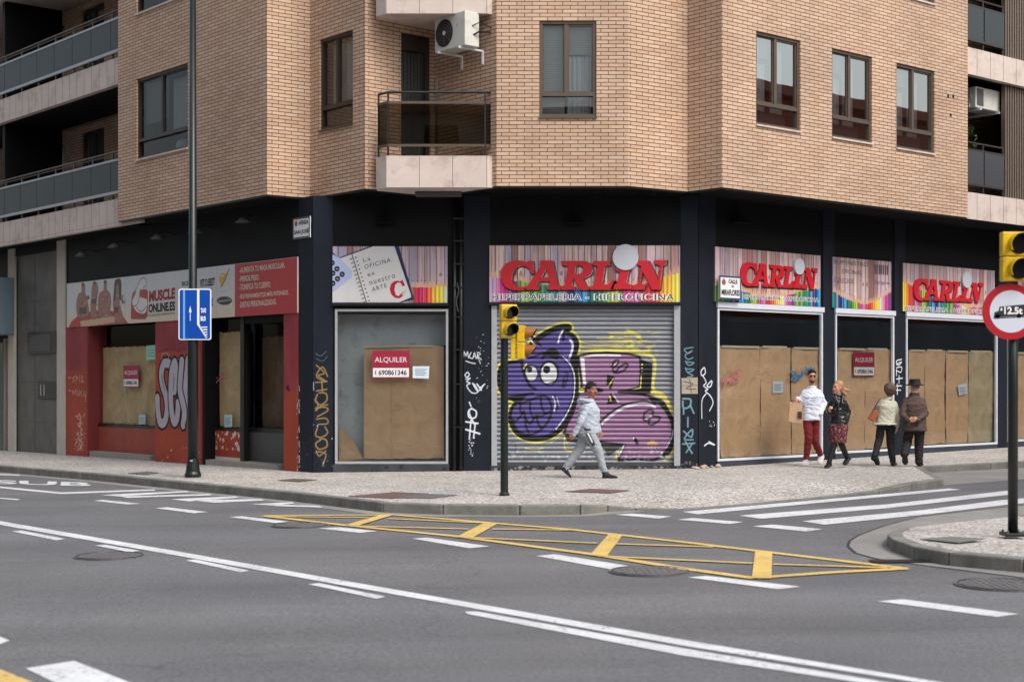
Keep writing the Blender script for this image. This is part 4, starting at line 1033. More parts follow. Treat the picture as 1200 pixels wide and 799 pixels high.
c.ell(622.5,437,8.8,10.8,KB); c.ell(622.8,437.4,6.9,8.8,rgb(206,206,212)); c.ell(620.8,433,3.1,3.4,KB)
c.ell(643.5,437,11.8,15.0,KB); c.ell(643.4,437.6,9.5,12.6,rgb(208,208,214)); c.ell(640.8,433,4.1,4.5,KB); c.stroke(f4([(238,378),(268,392),(305,382)]),1.4,KB)
c.stroke(f4([(150,285),(156,325),(172,370),(190,402),(214,416)]), 3.4, KB); c.stroke(f4([(160,318),(172,300)]),1.8,YE); c.stroke(f4([(316,300),(330,318)]),1.1,KB)
c.stroke(f4([(352,338),(368,344),(362,380),(350,408),(344,404),(346,376),(358,350)]),1.5,KB); c.stroke(f4([(346,392),(356,376)]),2.0,KB)
c.poly(f4([(88,452),(140,440),(205,436),(170,452),(150,476),(120,482),(90,466)]), KB, 1)
c.stroke(f4([(120,470),(160,444),(205,437)]), 2.6, KB)
M_ = lambda pts, w=2.3: c.stroke(f4(pts), w, KB)
M_([(140,486),(160,480),(200,466),(245,450),(275,460),(291,500),(286,545),(262,588),(222,622),(178,632),(140,622)], 2.6)
M_([(105,558),(125,566),(150,538),(160,522),(172,560),(190,580),(206,560),(220,540),(242,546),(286,520)])
M_([(190,470),(191,520),(206,556)]); M_([(240,452),(245,500),(260,530)]); M_([(164,536),(170,590),(186,630)]); M_([(222,546),(226,576),(246,606)]); M_([(146,486),(142,512),(150,532)])
c.stroke(f4([(296,452),(308,480),(304,520)]), 1.2, WH); c.stroke(f4([(306,450),(322,484),(314,520)]), 1.6, KB); c.stroke(f4([(316,456),(326,492)]), .9, WH)
c.stroke([(597,520),(603,518),(604,528),(599,535),(596,530)],.9,rgb(60,62,66),.8); c.stroke([(585,400),(583,407),(588,408)],1.2,KB,.8)
# scuffed strip near the ground
c.speckle(90, rgb(190,194,198), .01, .04, .5, (s_t0, s_t1, s_z0+.1, s_z0+.28)); c.speckle(14, rgb(90,150,160), .01, .05, .5, (s_t0, s_t1, s_z0+.15, s_z0+.28)); c.speckle(10, rgb(190,120,120), .01, .03, .4, (s_t0, s_t1, s_z0+.15, s_z0+.28))
def slat(X, Z):
    ph = (Z/0.0845) % 1.0
    return np.where(ph < .78, .026*np.clip(np.sin(math.pi*ph/.78),0,1)**.6, -.014)
so = c.build('roller_shutter', CW, -.09, M_vcmetal, ROOT, dfun=slat)
g = MB(); g.wbox(CW, s_t0, s_t0+.10, s_z0, s_z1, -.12, .02); g.build('guide_rail', M_grey, so); g = MB(); g.wbox(CW, s_t1-.11, s_t1, s_z0, s_z1, -.12, .02); g.build('guide_rail', M_grey, so)
g = MB(); g.wbox(CW, s_t0+.1, s_t1-.11, s_z1-.05, s_z1, -.12, .0); g.build('shutter_rail', M_dkpanel, so); g = MB(); g.wbox(CW, s_t0+.1, s_t1-.11, s_z0-.01, s_z0+.03, -.12, -.04); g.build('shutter_rail', M_dkpanel, so)
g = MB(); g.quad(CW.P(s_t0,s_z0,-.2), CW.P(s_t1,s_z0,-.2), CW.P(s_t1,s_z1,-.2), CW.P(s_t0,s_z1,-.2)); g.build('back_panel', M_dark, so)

# --- right shop windows
papers = [((843,891,927,961.5), (False,False,False)), ((981,1014,1044), (False,False)), ((1064,1084,1108,1135,1165), (False,False,False,True)), ((1183,1222,1260), (False,False))]
cnt = 0
names = {0:['brown paper panel with pink scrawl, first window right of the corner','middle brown paper panel with the white note, first right window','brown paper panel with blue scrawl beside the white-shirted man'],
 1:['brown paper panel left of the ALQUILER board, narrow window','brown paper panel under the ALQUILER board, narrow window'],
 2:['brown paper strip hidden behind the man in the hat','second brown paper strip of the widest right window','brown paper strip with white note, widest right window','pale greenish paper strip at the right end of the widest window'],
 3:['brown paper right of the no-lorries pole','brown paper at the far right edge']}
for wi, ((a, b), h) in enumerate(zip(RX, rh)):
    t0, t1, z0, z1 = h
    fo, *_ = frame_rect(RW, 0, 0, z0, z1, .045, -.035, .025, M_white, t0=t0, t1=t1, glass_d=-.02)
    lt = MB(); lt.wbox(RW, t0-.02, t1+.02, z1+.003, z1+.10, .0, .05); lt.build('white_lintel', M_white, fo)
    sb = MB(); sb.wbox(RW, t0+.05, t1-.05, z0+.04, z0+.17, -.135, -.12); sb.build('floor_strip', mat('pale_strip', rgb(170,178,164), .7, var=.15), fo)  # added pale strip standing in for the lighter floor behind the paper
    # dark head room with a beam
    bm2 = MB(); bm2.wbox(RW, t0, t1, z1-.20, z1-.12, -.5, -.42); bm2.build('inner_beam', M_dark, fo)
    xs = papers[wi][0]
    for i, (xa, xb) in enumerate(zip(xs[:-1], xs[1:])):
        ta, tb = RW.off(-.07).tx(xa), RW.off(-.07).tx(xb)
        zt = zrel(.66 if wi else .655) + (i % 2)*.012
        paper_sheet(RW, ta+.012, tb-.006, z0+.055+.012*(i%2), zt, -.075-.008*(i%2), names[wi][i], g1, bow=(.022 if i%2 else -.012), m=((MATS.get('faded_paper') or mat_paper('faded_paper', rgb(204,186,152), rgb(180,162,130))) if papers[wi][1][i] else M_paper), seed=20+cnt, crinkle=.020)
        tp = MB(); tp.wbox(RW, ta+.05, tb-.05-(.1 if i%2 else 0), zt-.02, zt+.02, -.055, -.050); tp.build('window_tape', TAPE, fo)
        cnt += 1
    # plinth below
    t0p, t1p = t0, t1
    mb = MB(); mb.wbox(RW, t0p, t1p, ZB, z0-.004, -.05, .02); mb.build('plinth', mat('blue_black_plinth', rgb(52,58,70), .6, var=.3, vscale=4), ROOT)
# pink and blue tags on the glass
def scrawl(W, strokes, d, m, name='graffiti_tag', r=.010):
    mb = MB()
    for s in strokes:
        pts = [W.P(*W.px(*p), d) for p in smooth_path(s, 5)]
        for p, q in zip(pts[:-1], pts[1:]):
            v = (q-p); 
            if v.length < 1e-4: continue
            e = v.normalized()*r*.6; w_ = W.n.cross(v).normalized()*r
            mb.add([p-w_-e, p+w_-e, q+w_+e, q-w_+e], [(0,1,2,3)])
    return mb.build(name, m, ROOT, fixn=False)
M_pinktag = mat('pink_spray', rgb(190,110,120), .6); M_bluetag = mat('blue_spray', rgb(66,122,150), .6)
scrawl(RW, [[(845,450),(849,444),(850,452),(853,442)],[(851,446),(857,443),(856,451)],[(857,440),(860,436),(863,440),(858,448),(865,446)],[(862,434),(868,433),(865,440),(870,444)],[(846,447),(858,445),(869,440)],[(859,449),(864,441),(867,449)]], -.012, M_pinktag)
scrawl(RW, [[(927,435),(933,437),(930,443),(936,445)],[(928,445),(936,440),(945,434),(952,431)],[(931,439),(939,442),(941,435)],[(944,430),(950,436),(955,431)],[(934,446),(942,439)]], -.012, M_bluetag, r=.02)

# --- left shop: windows set 0.25 back
LI = LL.off(-.25)
def li(px, py): return LI.px(px, py)
ZWb = zrel(-.98)
# opening 1
t0 = LI.tx(112.5); t1 = LI.tx(186); zb, zt = li(115, 498)[1], ZL1+.2
f = MB(); f.wbox(LI, t0, t0+.10, zb, zt, -.08, .02); f.wbox(LI, t0+.1, t1, zb-.02, zb+.04, -.08, .02)
fo = f.build('shop_window', M_blackmetal, ROOT)
p = MB(); p.quad(LI.P(t0+.1,zb,-.02), LI.P(t1,zb,-.02), LI.P(t1,zt,-.02), LI.P(t0+.1,zt,-.02)); p.build('pane', M_leftglass, fo, fixn=False)
s = MB(); s.wbox(LI, t0, t1, ZB, zb-.02, -.08, .01); s.build('stall_riser', M_red, ROOT)
s = MB(); s.wbox(LI, t0-.12, t1, ZB, zrel(-1.60), -.02, .235); s.build('shop_step', M_step, ROOT)
paper_sheet(LI, LI.tx(116.5), LI.tx(184.5), zb+.05, li(150,406)[1], -.09, 'wide dull brown paper behind the gym shop window', None, M_paper2, seed=41)
# opening 2: window and doorway
t0, t1 = LI.tx(239), LI.tx(282.5); zb = li(262, 503)[1]
f = MB(); f.wbox(LI, t0-.02, t0+.12, ZB, zt, -.08, .02); f.wbox(LI, t1, t1+.14, ZB, zt, -.08, .02); f.wbox(LI, t0+.12, t1, zb-.02, zb+.03, -.08, .02)
fo = f.build('shop_window', M_blackmetal, ROOT)
p = MB(); p.quad(LI.P(t0+.1,zb,-.02), LI.P(t1,zb,-.02), LI.P(t1,zt,-.02), LI.P(t0+.1,zt,-.02)); p.build('pane', M_leftglass, fo, fixn=False)
c = Canvas(t0+.12, t1, ZB, zb-.02, .01, rgb(160,66,46)); c.fbm(2,.1,2); c.speckle(40, rgb(216,196,190), .01, .06, .9, (t0+.1,t1,zb-.4,zb-.05)); c.poly([(t0+.25,ZB),(t1-.0,ZB),(t1-.0,zrel(-1.52)),(t0+.25,zrel(-1.52))], rgb(206,200,192), raw=True)
c.build('stall_riser', LI, .01, M_vcmat, ROOT, thick=.08)
paper_sheet(LI, LI.tx(246.5), LI.tx(281), zb+.05, li(262,389)[1], -.09, 'narrow dull brown paper with pink scrawl behind the gym shop glass', None, M_paper2, seed=42)
scrawl(LI, [[(244,448),(250,445),(247,452),(254,442)],[(252,450),(258,441),(257,450)],[(256,440),(262,438),(260,446)],[(244,452),(255,446),(264,443)]], -.015, M_pinktag)
LD = LL.off(-.42)
t0, t1 = LD.tx(289), LD.tx(336); zb = LD.px(300, 504)[1]
f = MB(); f.wbox(LD, t0-.05, t0+.06, ZB, zt, -.06, .0); f.wbox(LD, t0+.06, t1, zb-.03, zb+.05, -.06, .0)
fo = f.build('shop_door', M_blackmetal, ROOT)
p = MB(); p.wbox(LD, t0+.06, t1, ZB, zb-.03, -.06, -.01); p.build('kick_panel', M_dkpanel, fo)
p = MB(); p.quad(LD.P(t0+.06,zb,-.03), LD.P(t1,zb,-.03), LD.P(t1,zt,-.03), LD.P(t0+.06,zt,-.03)); p.build('pane', M_leftglass, fo, fixn=False)
paper_sheet(LD, LD.tx(292), LD.tx(335), zb+.05, LD.px(310,394)[1], -.30, 'brown paper with shade put into its colour inside the gym shop doorway', None, mat_paper('shaded_paper', rgb(110,84,60), rgb(90,68,48)), seed=43)  # darker copy of the brown paper: doorway shade put into the colour
s = MB(); s.wbox(LI, LI.tx(232), LI.tx(337), ZB, zrel(-1.585), -.17, .235); s.build('shop_step', M_step, ROOT)
mb = MB(); mb.wbox(LL, tl(286), tl(333), zrel(1.13), ZL1-.01, -.40, -.02); mb.build('roller_shutter_box', M_soffit, ROOT)
# marble entrance at the far left
LE = LL.off(-.06)
def colu(px0, px1, m=M_column, d=.04):
    mb = MB(); mb.wbox(LL, tl(px0), tl(px1), ZB, ZS-.012, -.03, d); return mb.build('column', m, ROOT)
colu(68.3, 77.8); colu(11, 18)
mb = MB(); mb.wbox(LL, tl(4), tl(10.8), ZB, zrel(1.1), -.3, .0); mb.build('door_surround', mat('beige_stone', rgb(196,172,150), .7, var=.1), ROOT)
mb = MB()
ta, tb = LE.tx(18)-.1, LE.tx(66)+.4
mb.quad(LE.P(ta,ZB,0), LE.P(tb,ZB,0), LE.P(tb,ZS,0), LE.P(ta,ZS,0)); mb.build('marble_wall', M_stone2, ROOT, fixn=False)
j = MB()
for z in (zrel(-1.0), zrel(-.02), zrel(.98), zrel(1.98)): j.wbox(LE, ta, tb, z-.008, z+.008, .0, .003)
tm = LE.tx(41); j.wbox(LE, tm-.008, tm+.008, ZB, ZS, .0035, .006); j.build('panel_joint', M_dkpanel, ROOT)
x0, z1 = LE.px(34.5, 390); x1, z0 = LE.px(66, 413.5)
mb = MB(); mb.wbox(LE, x0, x1+.1, z0, z1, .007, .05); fo = mb.build('letter_box', M_dbronze, ROOT); mb = MB(); mb.wbox(LE, x0+.12, x1-.2, z0+.06, z1-.06, .052, .058); mb.build('letter_box_door', M_dkpanel, fo)
x0, z1 = LE.px(46.5, 447); x1, z0 = LE.px(66, 467)
mb = MB(); mb.wbox(LE, x0, x1+.1, z0, z1, .007, .04); fo = mb.build('intercom', M_dbronze, ROOT); mb = MB()
for q in (.14, .34): mb.wbox(LE, x0+q, x0+q+.05, z0+.07, z1-.07, .042, .048)
mb.build('button_strip', M_grey, fo)
# door left of the entrance
mb = MB(); mb.wbox(LL, tl(-60), tl(3.8), ZB, zrel(1.0), -.2, .01); mb.build('green_glass_door', mat('green_glass', rgb(70,84,78), .2, var=.1), ROOT)
# ================================================================ UNDER-SOFFIT FITTINGS (things)
def gooseneck(px, py, lab, W=LL):
    t, z = W.px(px, py)
    b = W.P(t, z, .0); e = empty('wall_lamp', W.P(t,z,0.0), lab, 'lamp', 'lamps over the left shop sign')
    m = MB(); m.tube([W.P(t,z+.12,.0), W.P(t,z+.16,.18), W.P(t,z+.10,.36)], .012, 6); m.build('arm', M_blackmetal, e)
    m = MB(); n = 14; 
    for k in range(1): m.tube([W.P(t,z+.10,.36), W.P(t,z+.06,.36), W.P(t,z-.01,.36)], [.03,.07,.16], n)
    m.build('lamp_shade', M_dkpanel, e, smooth=True)
    return e
for (x, y, l) in ((113,301,'small grey wall lamp leftmost above the gym sign'),(152,291,'small grey wall lamp second above the gym sign'),(203,281,'small grey wall lamp just left of the tall street lamp pole'),(248,274,'small grey wall lamp just right of the tall street lamp pole'),(304,262,'small grey wall lamp nearest the corner above the red board')):
    gooseneck(x, y, l)
for x, lab in ((452,'dark floodlight above the notebook sign'), (672,'dark floodlight above the big central sign'), (862,'dark floodlight above the first right-hand sign')):
    W = CW if x < 800 else RW
    t, z = W.px(x, 262); e = empty('floodlight', W.P(t,z,.02), lab, 'floodlight', 'unlit floodlights over the signs')
    m = MB(); q = W.P; m.box8([q(t-.19,z,.22),q(t+.19,z,.22),q(t+.19,z,.02),q(t-.19,z,.02),q(t-.07,z+.14,.12),q(t+.07,z+.14,.12),q(t+.07,z+.14,.04),q(t-.07,z+.14,.04)]); m.build('housing', M_soffit, e)
    m = MB(); m.wbox(W, t-.02, t+.02, z+.14, z+.4, .03, .06); m.build('bracket', M_soffit, e)
x0 = (487-CX)/F*26.9; x1 = (541-CX)/F*26.9
mb = MB(); mb.box(x0, x1, 26.75, 26.98, ZS-.10, ZS-.026); tag(mb.build('soffit_lamp', M_dkpanel, None, bevel=.01), 'long flat grey lamp box under the soffit beside the balcony', 'lamp')
# ================================================================ AIR CONDITIONERS
def ac_unit(W, tc, zc, d, w, h, dep, lab, grp=None):
    e = empty('air_conditioner', W.P(tc, zc-h/2, d), lab, 'air conditioner', grp)
    m = MB(); m.wbox(W, tc-w/2, tc+w/2, zc-h/2, zc+h/2, d, d+dep); m.build('casing', M_pvc, e, bevel=.012)
    fc = tc - w*.17
    m = MB(); R = h*.40; ring = []
    m.tube([W.P(fc,zc,d+dep-.003), W.P(fc,zc,d+dep+.006)], R, 28); m.build('fan_opening', M_dark, e)
    m = MB()
    for k in range(5):
        rr = R*(k+1)/5; pts = [W.P(fc+rr*math.cos(a*2*math.pi/24), zc+rr*math.sin(a*2*math.pi/24), d+dep+.010) for a in range(25)]
        m.tube(pts, .004, 4, caps=False)
    for k in range(8):
        a = k*math.pi/4; m.tube([W.P(fc,zc,d+dep+.010), W.P(fc+R*math.cos(a), zc+R*math.sin(a), d+dep+.010)], .004, 4)
    m.build('fan_guard', M_dkpanel, e)
    m = MB(); m.tube([W.P(fc,zc,d+dep+.008), W.P(fc,zc,d+dep+.018)], R*.16, 14); m.build('fan_hub', M_pvc, e)
    m = MB()
    m.wbox(W, fc+R+.05, fc+R+.055, zc-h/2+.02, zc+h/2-.02, d+dep-.002, d+dep+.003)
    m.wbox(W, fc+R+.10, fc+R+.15, zc+.06, zc+.11, d+dep-.002, d+dep+.003)
    m.build('casing_seam', M_grey, e)
    for s in (-1, 1):
        t = tc+s*w*.34; m = MB(); m.wbox(W, t-.02, t+.02, zc-h/2-.035, zc-h/2-.003, .0, d+dep+.04); m.wbox(W, t-.02, t+.02, zc-h/2-.25, zc-h/2-.035, .0, .03)
        m.build('bracket', M_white, e)
    m = MB(); m.tube([W.P(tc+w/2,zc-.1,d+dep*.4), W.P(tc+w/2+.06,zc-.05,d+.06), W.P(tc+w/2+.07,zc-.02,.0)], .015, 6); m.tube([W.P(tc+w/2,zc+.05,d+dep*.5), W.P(tc+w/2+.09,zc+.12,d+.05), W.P(tc+w/2+.09,zc+.05,.0)], .01, 6); m.build('hose', M_blackmetal, e)
    return e
ZAC = WNG.px(535, 43)[1]
tac = WNG.L*.44+.33
ac_unit(WNG, tac, zrel(6.13), .20, .86, .60, .32, 'white air conditioner on brackets high in the balcony notch')
e = empty('air_conditioner', Rb.P(Rb.tx(1160), zrel(5.50), .1), 'boxy cream air conditioner hanging in the right loggia', 'air conditioner')
W = WR_.off(-.30); x0, z1 = W.px(1143.5, 101); x1, z0 = W.px(1172, 132)
m = MB(); m.wbox(W, x0, x1, z0, z1, -.45, .0); m.build('casing', M_pvc, e, bevel=.02)
m = MB(); m.wbox(W, x0+.04, x0+.28, z0+.06, z1-.04, .002, .01); m.build('grille', M_dkpanel, e)
m = MB()
for s in (x0+.1, x1-.12): m.wbox(W, s, s+.04, z0-.05, z0-.003, -.75, .05)
m.build('bracket', M_white, e)
# folding clothes airer by the right loggia and a pot plant
W2 = WR_.off(-.45); e = empty('clothes_airer', W2.P(W2.tx(1140), zrel(5.4), 0), 'white concertina clothes airer in the right loggia', 'clothes airer')
m = MB(); xa, za = W2.px(1135.5,126); xb, zb_ = W2.px(1148,113)
for i in range(4):
    a = xa+(xb-xa)*i/4; b = xa+(xb-xa)*(i+1)/4
    m.tube([W2.P(a,za,0), W2.P(b,zb_,0)], .012, 6); m.tube([W2.P(a,zb_+.0,0.03), W2.P(b,za,0.03)], .012, 6)
m.build('lattice', M_white, e)
W2 = WR_.off(-.5); p0 = W2.P(W2.tx(1137.5), zrel(5.02), 0)
m = MB(); r = random.Random(5)
for k in range(90):
    a = r.uniform(0,6.28); z = r.uniform(0,.55); rr = .13*math.sin(math.pi*min(1,(z+.1)/.7)); c0 = p0+Vector((rr*math.cos(a),rr*math.sin(a),z-.1)); v = Vector((r.uniform(-1,1),r.uniform(-1,1),r.uniform(-1,1)))*.04; w_ = Vector((r.uniform(-1,1),r.uniform(-1,1),r.uniform(-1,1)))*.025
    m.add([c0-v,c0+w_,c0+v,c0-w_],[(0,1,2,3)])
tag(m.build('potted_plant', mat('leaf_green', (0.05,0.11,0.03), .6, var=.3, vscale=20), None, fixn=False), 'small leafy green plant on the right loggia', 'plant')
# thin conduit in the notch
m = MB(); t = WNG.tx(512) if False else .12; m.tube([WNG.P(t, zrel(4.9), .03), WNG.P(t, zrel(5.5), .03)], .012, 6); m.build('conduit', M_grey, ROOT)
# anchor holes on the right wall
m = MB()
for px, py in ((1111,113),(1117,113),(1114,135)):
    t, z = WJK.px(px,py); m.wbox(WJK, t-.035, t+.035, z-.035, z+.03, 0, .004)
m.build('anchor_plate', M_dark, ROOT)
# blue-grey awning box at the far left edge
LQ = LL.off(.5)
x0, z1 = LQ.px(-44, 330); x1, z0 = LQ.px(-4, 392)
m = MB(); q = LQ.P; m.box8([q(x0,z0,.25),q(x1,z0,.25),q(x1,z0,-.45),q(x0,z0,-.45),q(x0,z1,.0),q(x1,z1,.0),q(x1,z1,-.45),q(x0,z1,-.45)])
tag(m.build('awning', mat('blue_grey_canvas', rgb(104,120,130), .7, var=.08), None, bevel=.02), 'blue-grey sloping awning box at the left edge', 'awning')
# ================================================================ SIGNS
def shapes(polys, ext=0.0):
    cu = bpy.data.curves.new('s', 'CURVE'); cu.dimensions = '2D'; cu.fill_mode = 'BOTH'; cu.extrude = ext
    for p in polys:
        sp = cu.splines.new('POLY'); sp.points.add(len(p)-1); sp.use_cyclic_u = True
        for k, (x, y) in enumerate(p): sp.points[k].co = (x, y, 0, 1)
    ob = bpy.data.objects.new('s', cu); TS.collection.objects.link(ob)
    me = ob.evaluated_get(tmp_dg()).to_mesh()
    V = [tuple(v.co) for v in me.vertices]; Fs = [tuple(p.vertices) for p in me.polygons]
    bpy.data.objects.remove(ob); bpy.data.curves.remove(cu)
    return V, Fs
za = lambda pts: [(570+x/7.987, 280+y/7.987) for x, y in pts]
zb_f = lambda pts: [(600+x/3.993, 180+y/3.993) for x, y in pts]
CARL = [
 za([(445,318),(418,320),(400,275),(360,248),(312,243),(268,272),(242,320),(236,378),(252,418),(298,446),(350,446),(372,470),(300,481),(240,477),(180,452),(145,402),(131,340),(140,280),(178,226),(240,200),(300,194),(350,202),(376,214),(388,200),(436,198)]),
 za([(352,474),(358,446),(388,434),(508,248),(500,226),(505,196),(622,196),(642,300),(668,424),(692,438),(690,474),(568,474),(572,444),(600,436),(592,392),(492,392),(468,432),(496,440),(490,474)]), za([(512,356),(562,272),(586,356)]),
 za([(700,474),(704,444),(736,434),(764,246),(708,240),(700,200),(930,200),(982,228),(1000,280),(976,330),(915,362),(902,366),(938,438),(966,445),(960,475),(872,475),(822,368),(808,368),(800,438),(828,445),(824,474)]), za([(838,240),(882,240),(912,266),(906,302),(870,326),(826,330)]),
 za([(968,474),(976,444),(1010,434),(1040,246),(1000,240),(1004,200),(1160,200),(1152,240),(1112,246),(1084,424),(1134,424),(1182,382),(1202,386),(1192,474)]),
 zb_f([(462,634),(470,614),(494,606),(506,552),(488,548),(490,538),(552,540),(546,556),(536,604),(560,614),(556,634)]),
 zb_f([(562,636),(568,616),(592,606),(606,524),(584,516),(586,498),(642,498),(686,590),(694,522),(668,512),(668,495),(726,495),(722,514),(706,522),(692,636),(656,636),(612,548),(600,606),(624,616),(618,636)])]
CV, CF = shapes(CARL, 1.0)
def carlin(W, quad, d, parent, depth=.03, cv=None):
    q = [W.off(d+depth).px(*p) for p in quad]; x0, x1, y0, y1 = 586.4, 781.9, 304.2, 340.2
    def fn(x, y, w):
        u_, v = (x-x0)/(x1-x0), (y1-y)/(y1-y0)
        t = (q[0][0]*(1-u_)+q[1][0]*u_)*v+(q[3][0]*(1-u_)+q[2][0]*u_)*(1-v); z = (q[0][1]*(1-u_)+q[1][1]*u_)*v+(q[3][1]*(1-u_)+q[2][1]*u_)*(1-v)
        return W.P(t, z, d+(w+1)/2*depth)
    mb = MB(); mb.add([fn(*p) for p in CV], CF); return mb.build('lettering', M_signred, parent)
def carlin_shadow(W, quad, c):
    q = [W.off(.08).px(*p) for p in quad]; x0, x1, y0, y1 = 586.4, 781.9, 304.2, 340.2
    for poly in CARL:
        pts = []
        for x, y in poly:
            u_, v = (x-x0)/(x1-x0), (y1-y)/(y1-y0)
            pts.append(((q[0][0]*(1-u_)+q[1][0]*u_)*v+(q[3][0]*(1-u_)+q[2][0]*u_)*(1-v), (q[0][1]*(1-u_)+q[1][1]*u_)*v+(q[3][1]*(1-u_)+q[2][1]*u_)*(1-v)))
        c.stroke([(a+.022, b-.022) for a, b in pts], .030, rgb(44,20,30), .9, smooth=False, closed=True, raw=True)

PENC = [(198,160,200),(226,90,170),(206,40,130),(150,70,130),(120,70,140),(96,150,70),(150,186,80),(70,120,60),(120,180,90),(60,130,80),(40,140,110),(30,150,150),(20,110,130),(150,150,160),(30,60,130),(30,50,110),(30,110,180),(60,170,220),(20,90,120),(30,120,110),(40,110,70),(90,160,70),(150,190,70),(190,196,80),(110,120,50),(200,60,140),(220,80,160),(226,120,180),(150,90,60),(200,60,70),(220,50,60),(226,90,60),(236,150,60),(240,190,60),(240,214,70),(236,226,110),(220,226,190)]
def planks(c, t0, t1, z0, z1, seed=1):
    r = random.Random(seed); t = t0; cols = [(214,188,182),(196,172,176),(222,196,186),(180,140,138),(168,128,124),(204,182,190),(186,178,200),(216,190,194)]
    while t < t1:
        w = r.uniform(.10,.17); col = r.choice(cols); k = r.uniform(.86,1.08)
        c.poly([(t,z0),(t+w,z0),(t+w,z1),(t,z1)], rgb(*[min(255,v*k) for v in col]), raw=True)
        for _ in range(7):
            x = t+r.uniform(.01,w-.01); a = r.uniform(z0,z1); c.stroke([(x,a),(x+r.uniform(-.008,.008),a+r.uniform(.1,.5)),(x,a+r.uniform(.5,.9))], r.uniform(.005,.012), rgb(130,86,80), r.uniform(.3,.7), raw=True)
        if r.random() < .3: c.poly([(t+w*.5+.03*math.cos(a), (z0+z1)/2+r.uniform(-.02,.02)+.05*math.sin(a)) for a in [i*.7 for i in range(9)]], rgb(110,66,58), .6, raw=True)
        c.stroke([(t,z0),(t,z1)], .016, rgb(84,54,56), .85, raw=True); t += w
def pencils(c, t0, t1, z0, hf, seed=1, w=.062, start=0, step=1):
    r = random.Random(seed); n = max(1, int((t1-t0)/w)); w = (t1-t0)/n
    for i in range(n):
        a = t0+i*w; h = hf((i+.5)/n)+r.uniform(-.012,.012); col = rgb(*PENC[int(start+i*step) % len(PENC)]); dk = tuple(v*.65 for v in col); lt = tuple(min(1,v*1.3+.04) for v in col)
        c.poly([(a+.002,z0),(a+w-.002,z0),(a+w-.002,z0+h),(a+.002,z0+h)], col, raw=True)
        c.poly([(a+w*.66,z0),(a+w,z0),(a+w,z0+h),(a+w*.66,z0+h)], dk, raw=True); c.poly([(a+w*.3,z0),(a+w*.45,z0),(a+w*.45,z0+h),(a+w*.3,z0+h)], lt, .7, raw=True)
        c.poly([(a+.002,z0+h),(a+w-.002,z0+h),(a+w*.5,z0+h+.15)], rgb(214,168,132), raw=True); c.poly([(a+w*.38,z0+h+.10),(a+w*.62,z0+h+.10),(a+w*.5,z0+h+.155)], dk, raw=True)
ZT1, ZT0 = zrel(2.484), zrel(1.452)
M_silver = mat('silver_disc', rgb(196,200,208), .5)
def brand_sign(W, xl, xr, z0, z1, seed, hf, start, lab, letters=None, disc=None, sub=None, d=.06, step=.006, pst=1):
    t0, t1 = W.off(d).tx(xl), W.off(d).tx(xr)
    e = empty('shop_sign', W.P((t0+t1)/2, z0, d), lab, 'shop sign')
    c = Canvas(t0, t1, z0, z1, step, (0.4,0.3,0.3), conv=W.px); planks(c, t0, t1, z0, z1, seed); pencils(c, t0, t1, z0, hf, seed, start=start, step=pst, w=.073 if W is CW else .062)
    return e, c, t0, t1
# centre
def hf_c(u): return .50 - .62*u if u < .3 else (.31-.12*math.sin((u-.3)/.7*math.pi)*1.0 if u < .75 else .225+(u-.75)*1.0)
e, c, t0, t1 = brand_sign(CW, 573.3, 797, ZT0, ZT1, 3, lambda u: (.46-.5*u if u < .4 else .24+.30*max(0,u-.72)/.28 if u > .72 else .25), 0, 'wide stationery shop sign with big red letters above the graffiti shutter', pst=.77)
carlin_shadow(CW, [(586.5,305),(781.5,305),(781.5,340.2),(586.5,340.2)], c); c.build('panel', CW, .06, M_vcsign, e, thick=.05)
carlin(CW, [(586.5,305),(781.5,305),(781.5,340.2),(586.5,340.2)], .066, e)
m = MB(); t, z = cwp(732.5,302); m.tube([CW.P(t,z,.066), CW.P(t,z,.125)], .235, 40); m.build('disc', M_silver, e)
def sub(W, quad, d, e):
    mb = wtext('HIPERPAPELERIA - HIPEROFICINA', W, quad, d, bold=.07, space=1.12); mb.build('subtitle_outline', M_whitep, e)
    mb = wtext('HIPERPAPELERIA - HIPEROFICINA', W, [(quad[0][0]+.6,quad[0][1]+.6),(quad[1][0]-.6,quad[1][1]+.6),(quad[2][0]-.6,quad[2][1]-.6),(quad[3][0]+.6,quad[3][1]-.6)], d+.003, bold=.0, space=1.2); mb.build('subtitle', mat('navy_print', rgb(30,34,66), .5), e)
sub(CW, [(576.5,344),(790,344),(790,352),(576.5,352)], .063, e)
m = MB(); m.wbox(CW, t0-.01, t1+.01, ZT0-.05, ZT0-.002, .014, .09); m.build('sign_ledge', M_blackmetal, e)
# right signs
zr0, zr1 = zrel(1.475), zrel(2.49)
e, c, t0, t1 = brand_sign(RW, 838.3, 962, zr0, zr1, 5, lambda u: .30-.16*math.sin(u*math.pi)**2+.16*max(0,u-.6), 5, 'stationery sign with red letters and blue-framed street plate, first right of the corner')
carlin_shadow(RW, [(868.5,306.3),(958.5,314.5),(957.5,339.5),(868,334.8)], c); c.build('panel', RW, .05, M_vcsign, e, thick=.04)
carlin(RW, [(868.5,306.3),(958.5,314.5),(957.5,339.5),(868,334.8)], .056, e)
m = MB(); t, z = RW.off(.11).px(937.3,312.3); m.tube([RW.P(t,z,.056), RW.P(t,z,.11)], .155, 36); m.build('disc', M_silver, e)
sub(RW, [(869.5,344.5),(959.5,349),(959.5,354.3),(869.5,350.5)], .053, e)
e, c, t0, t1 = brand_sign(RW, 976, 1044.8, zr0, zr1, 8, lambda u: .33-.22*math.sin(u*math.pi*.95)+.24*max(0,u-.6), 11, 'narrow stationery sign with faded black writing and no red letters')
c.build('panel', RW, .05, M_vcsign, e, thick=.04)
fd = mat('faded_print', rgb(92,70,84), .6)
mb = MB()
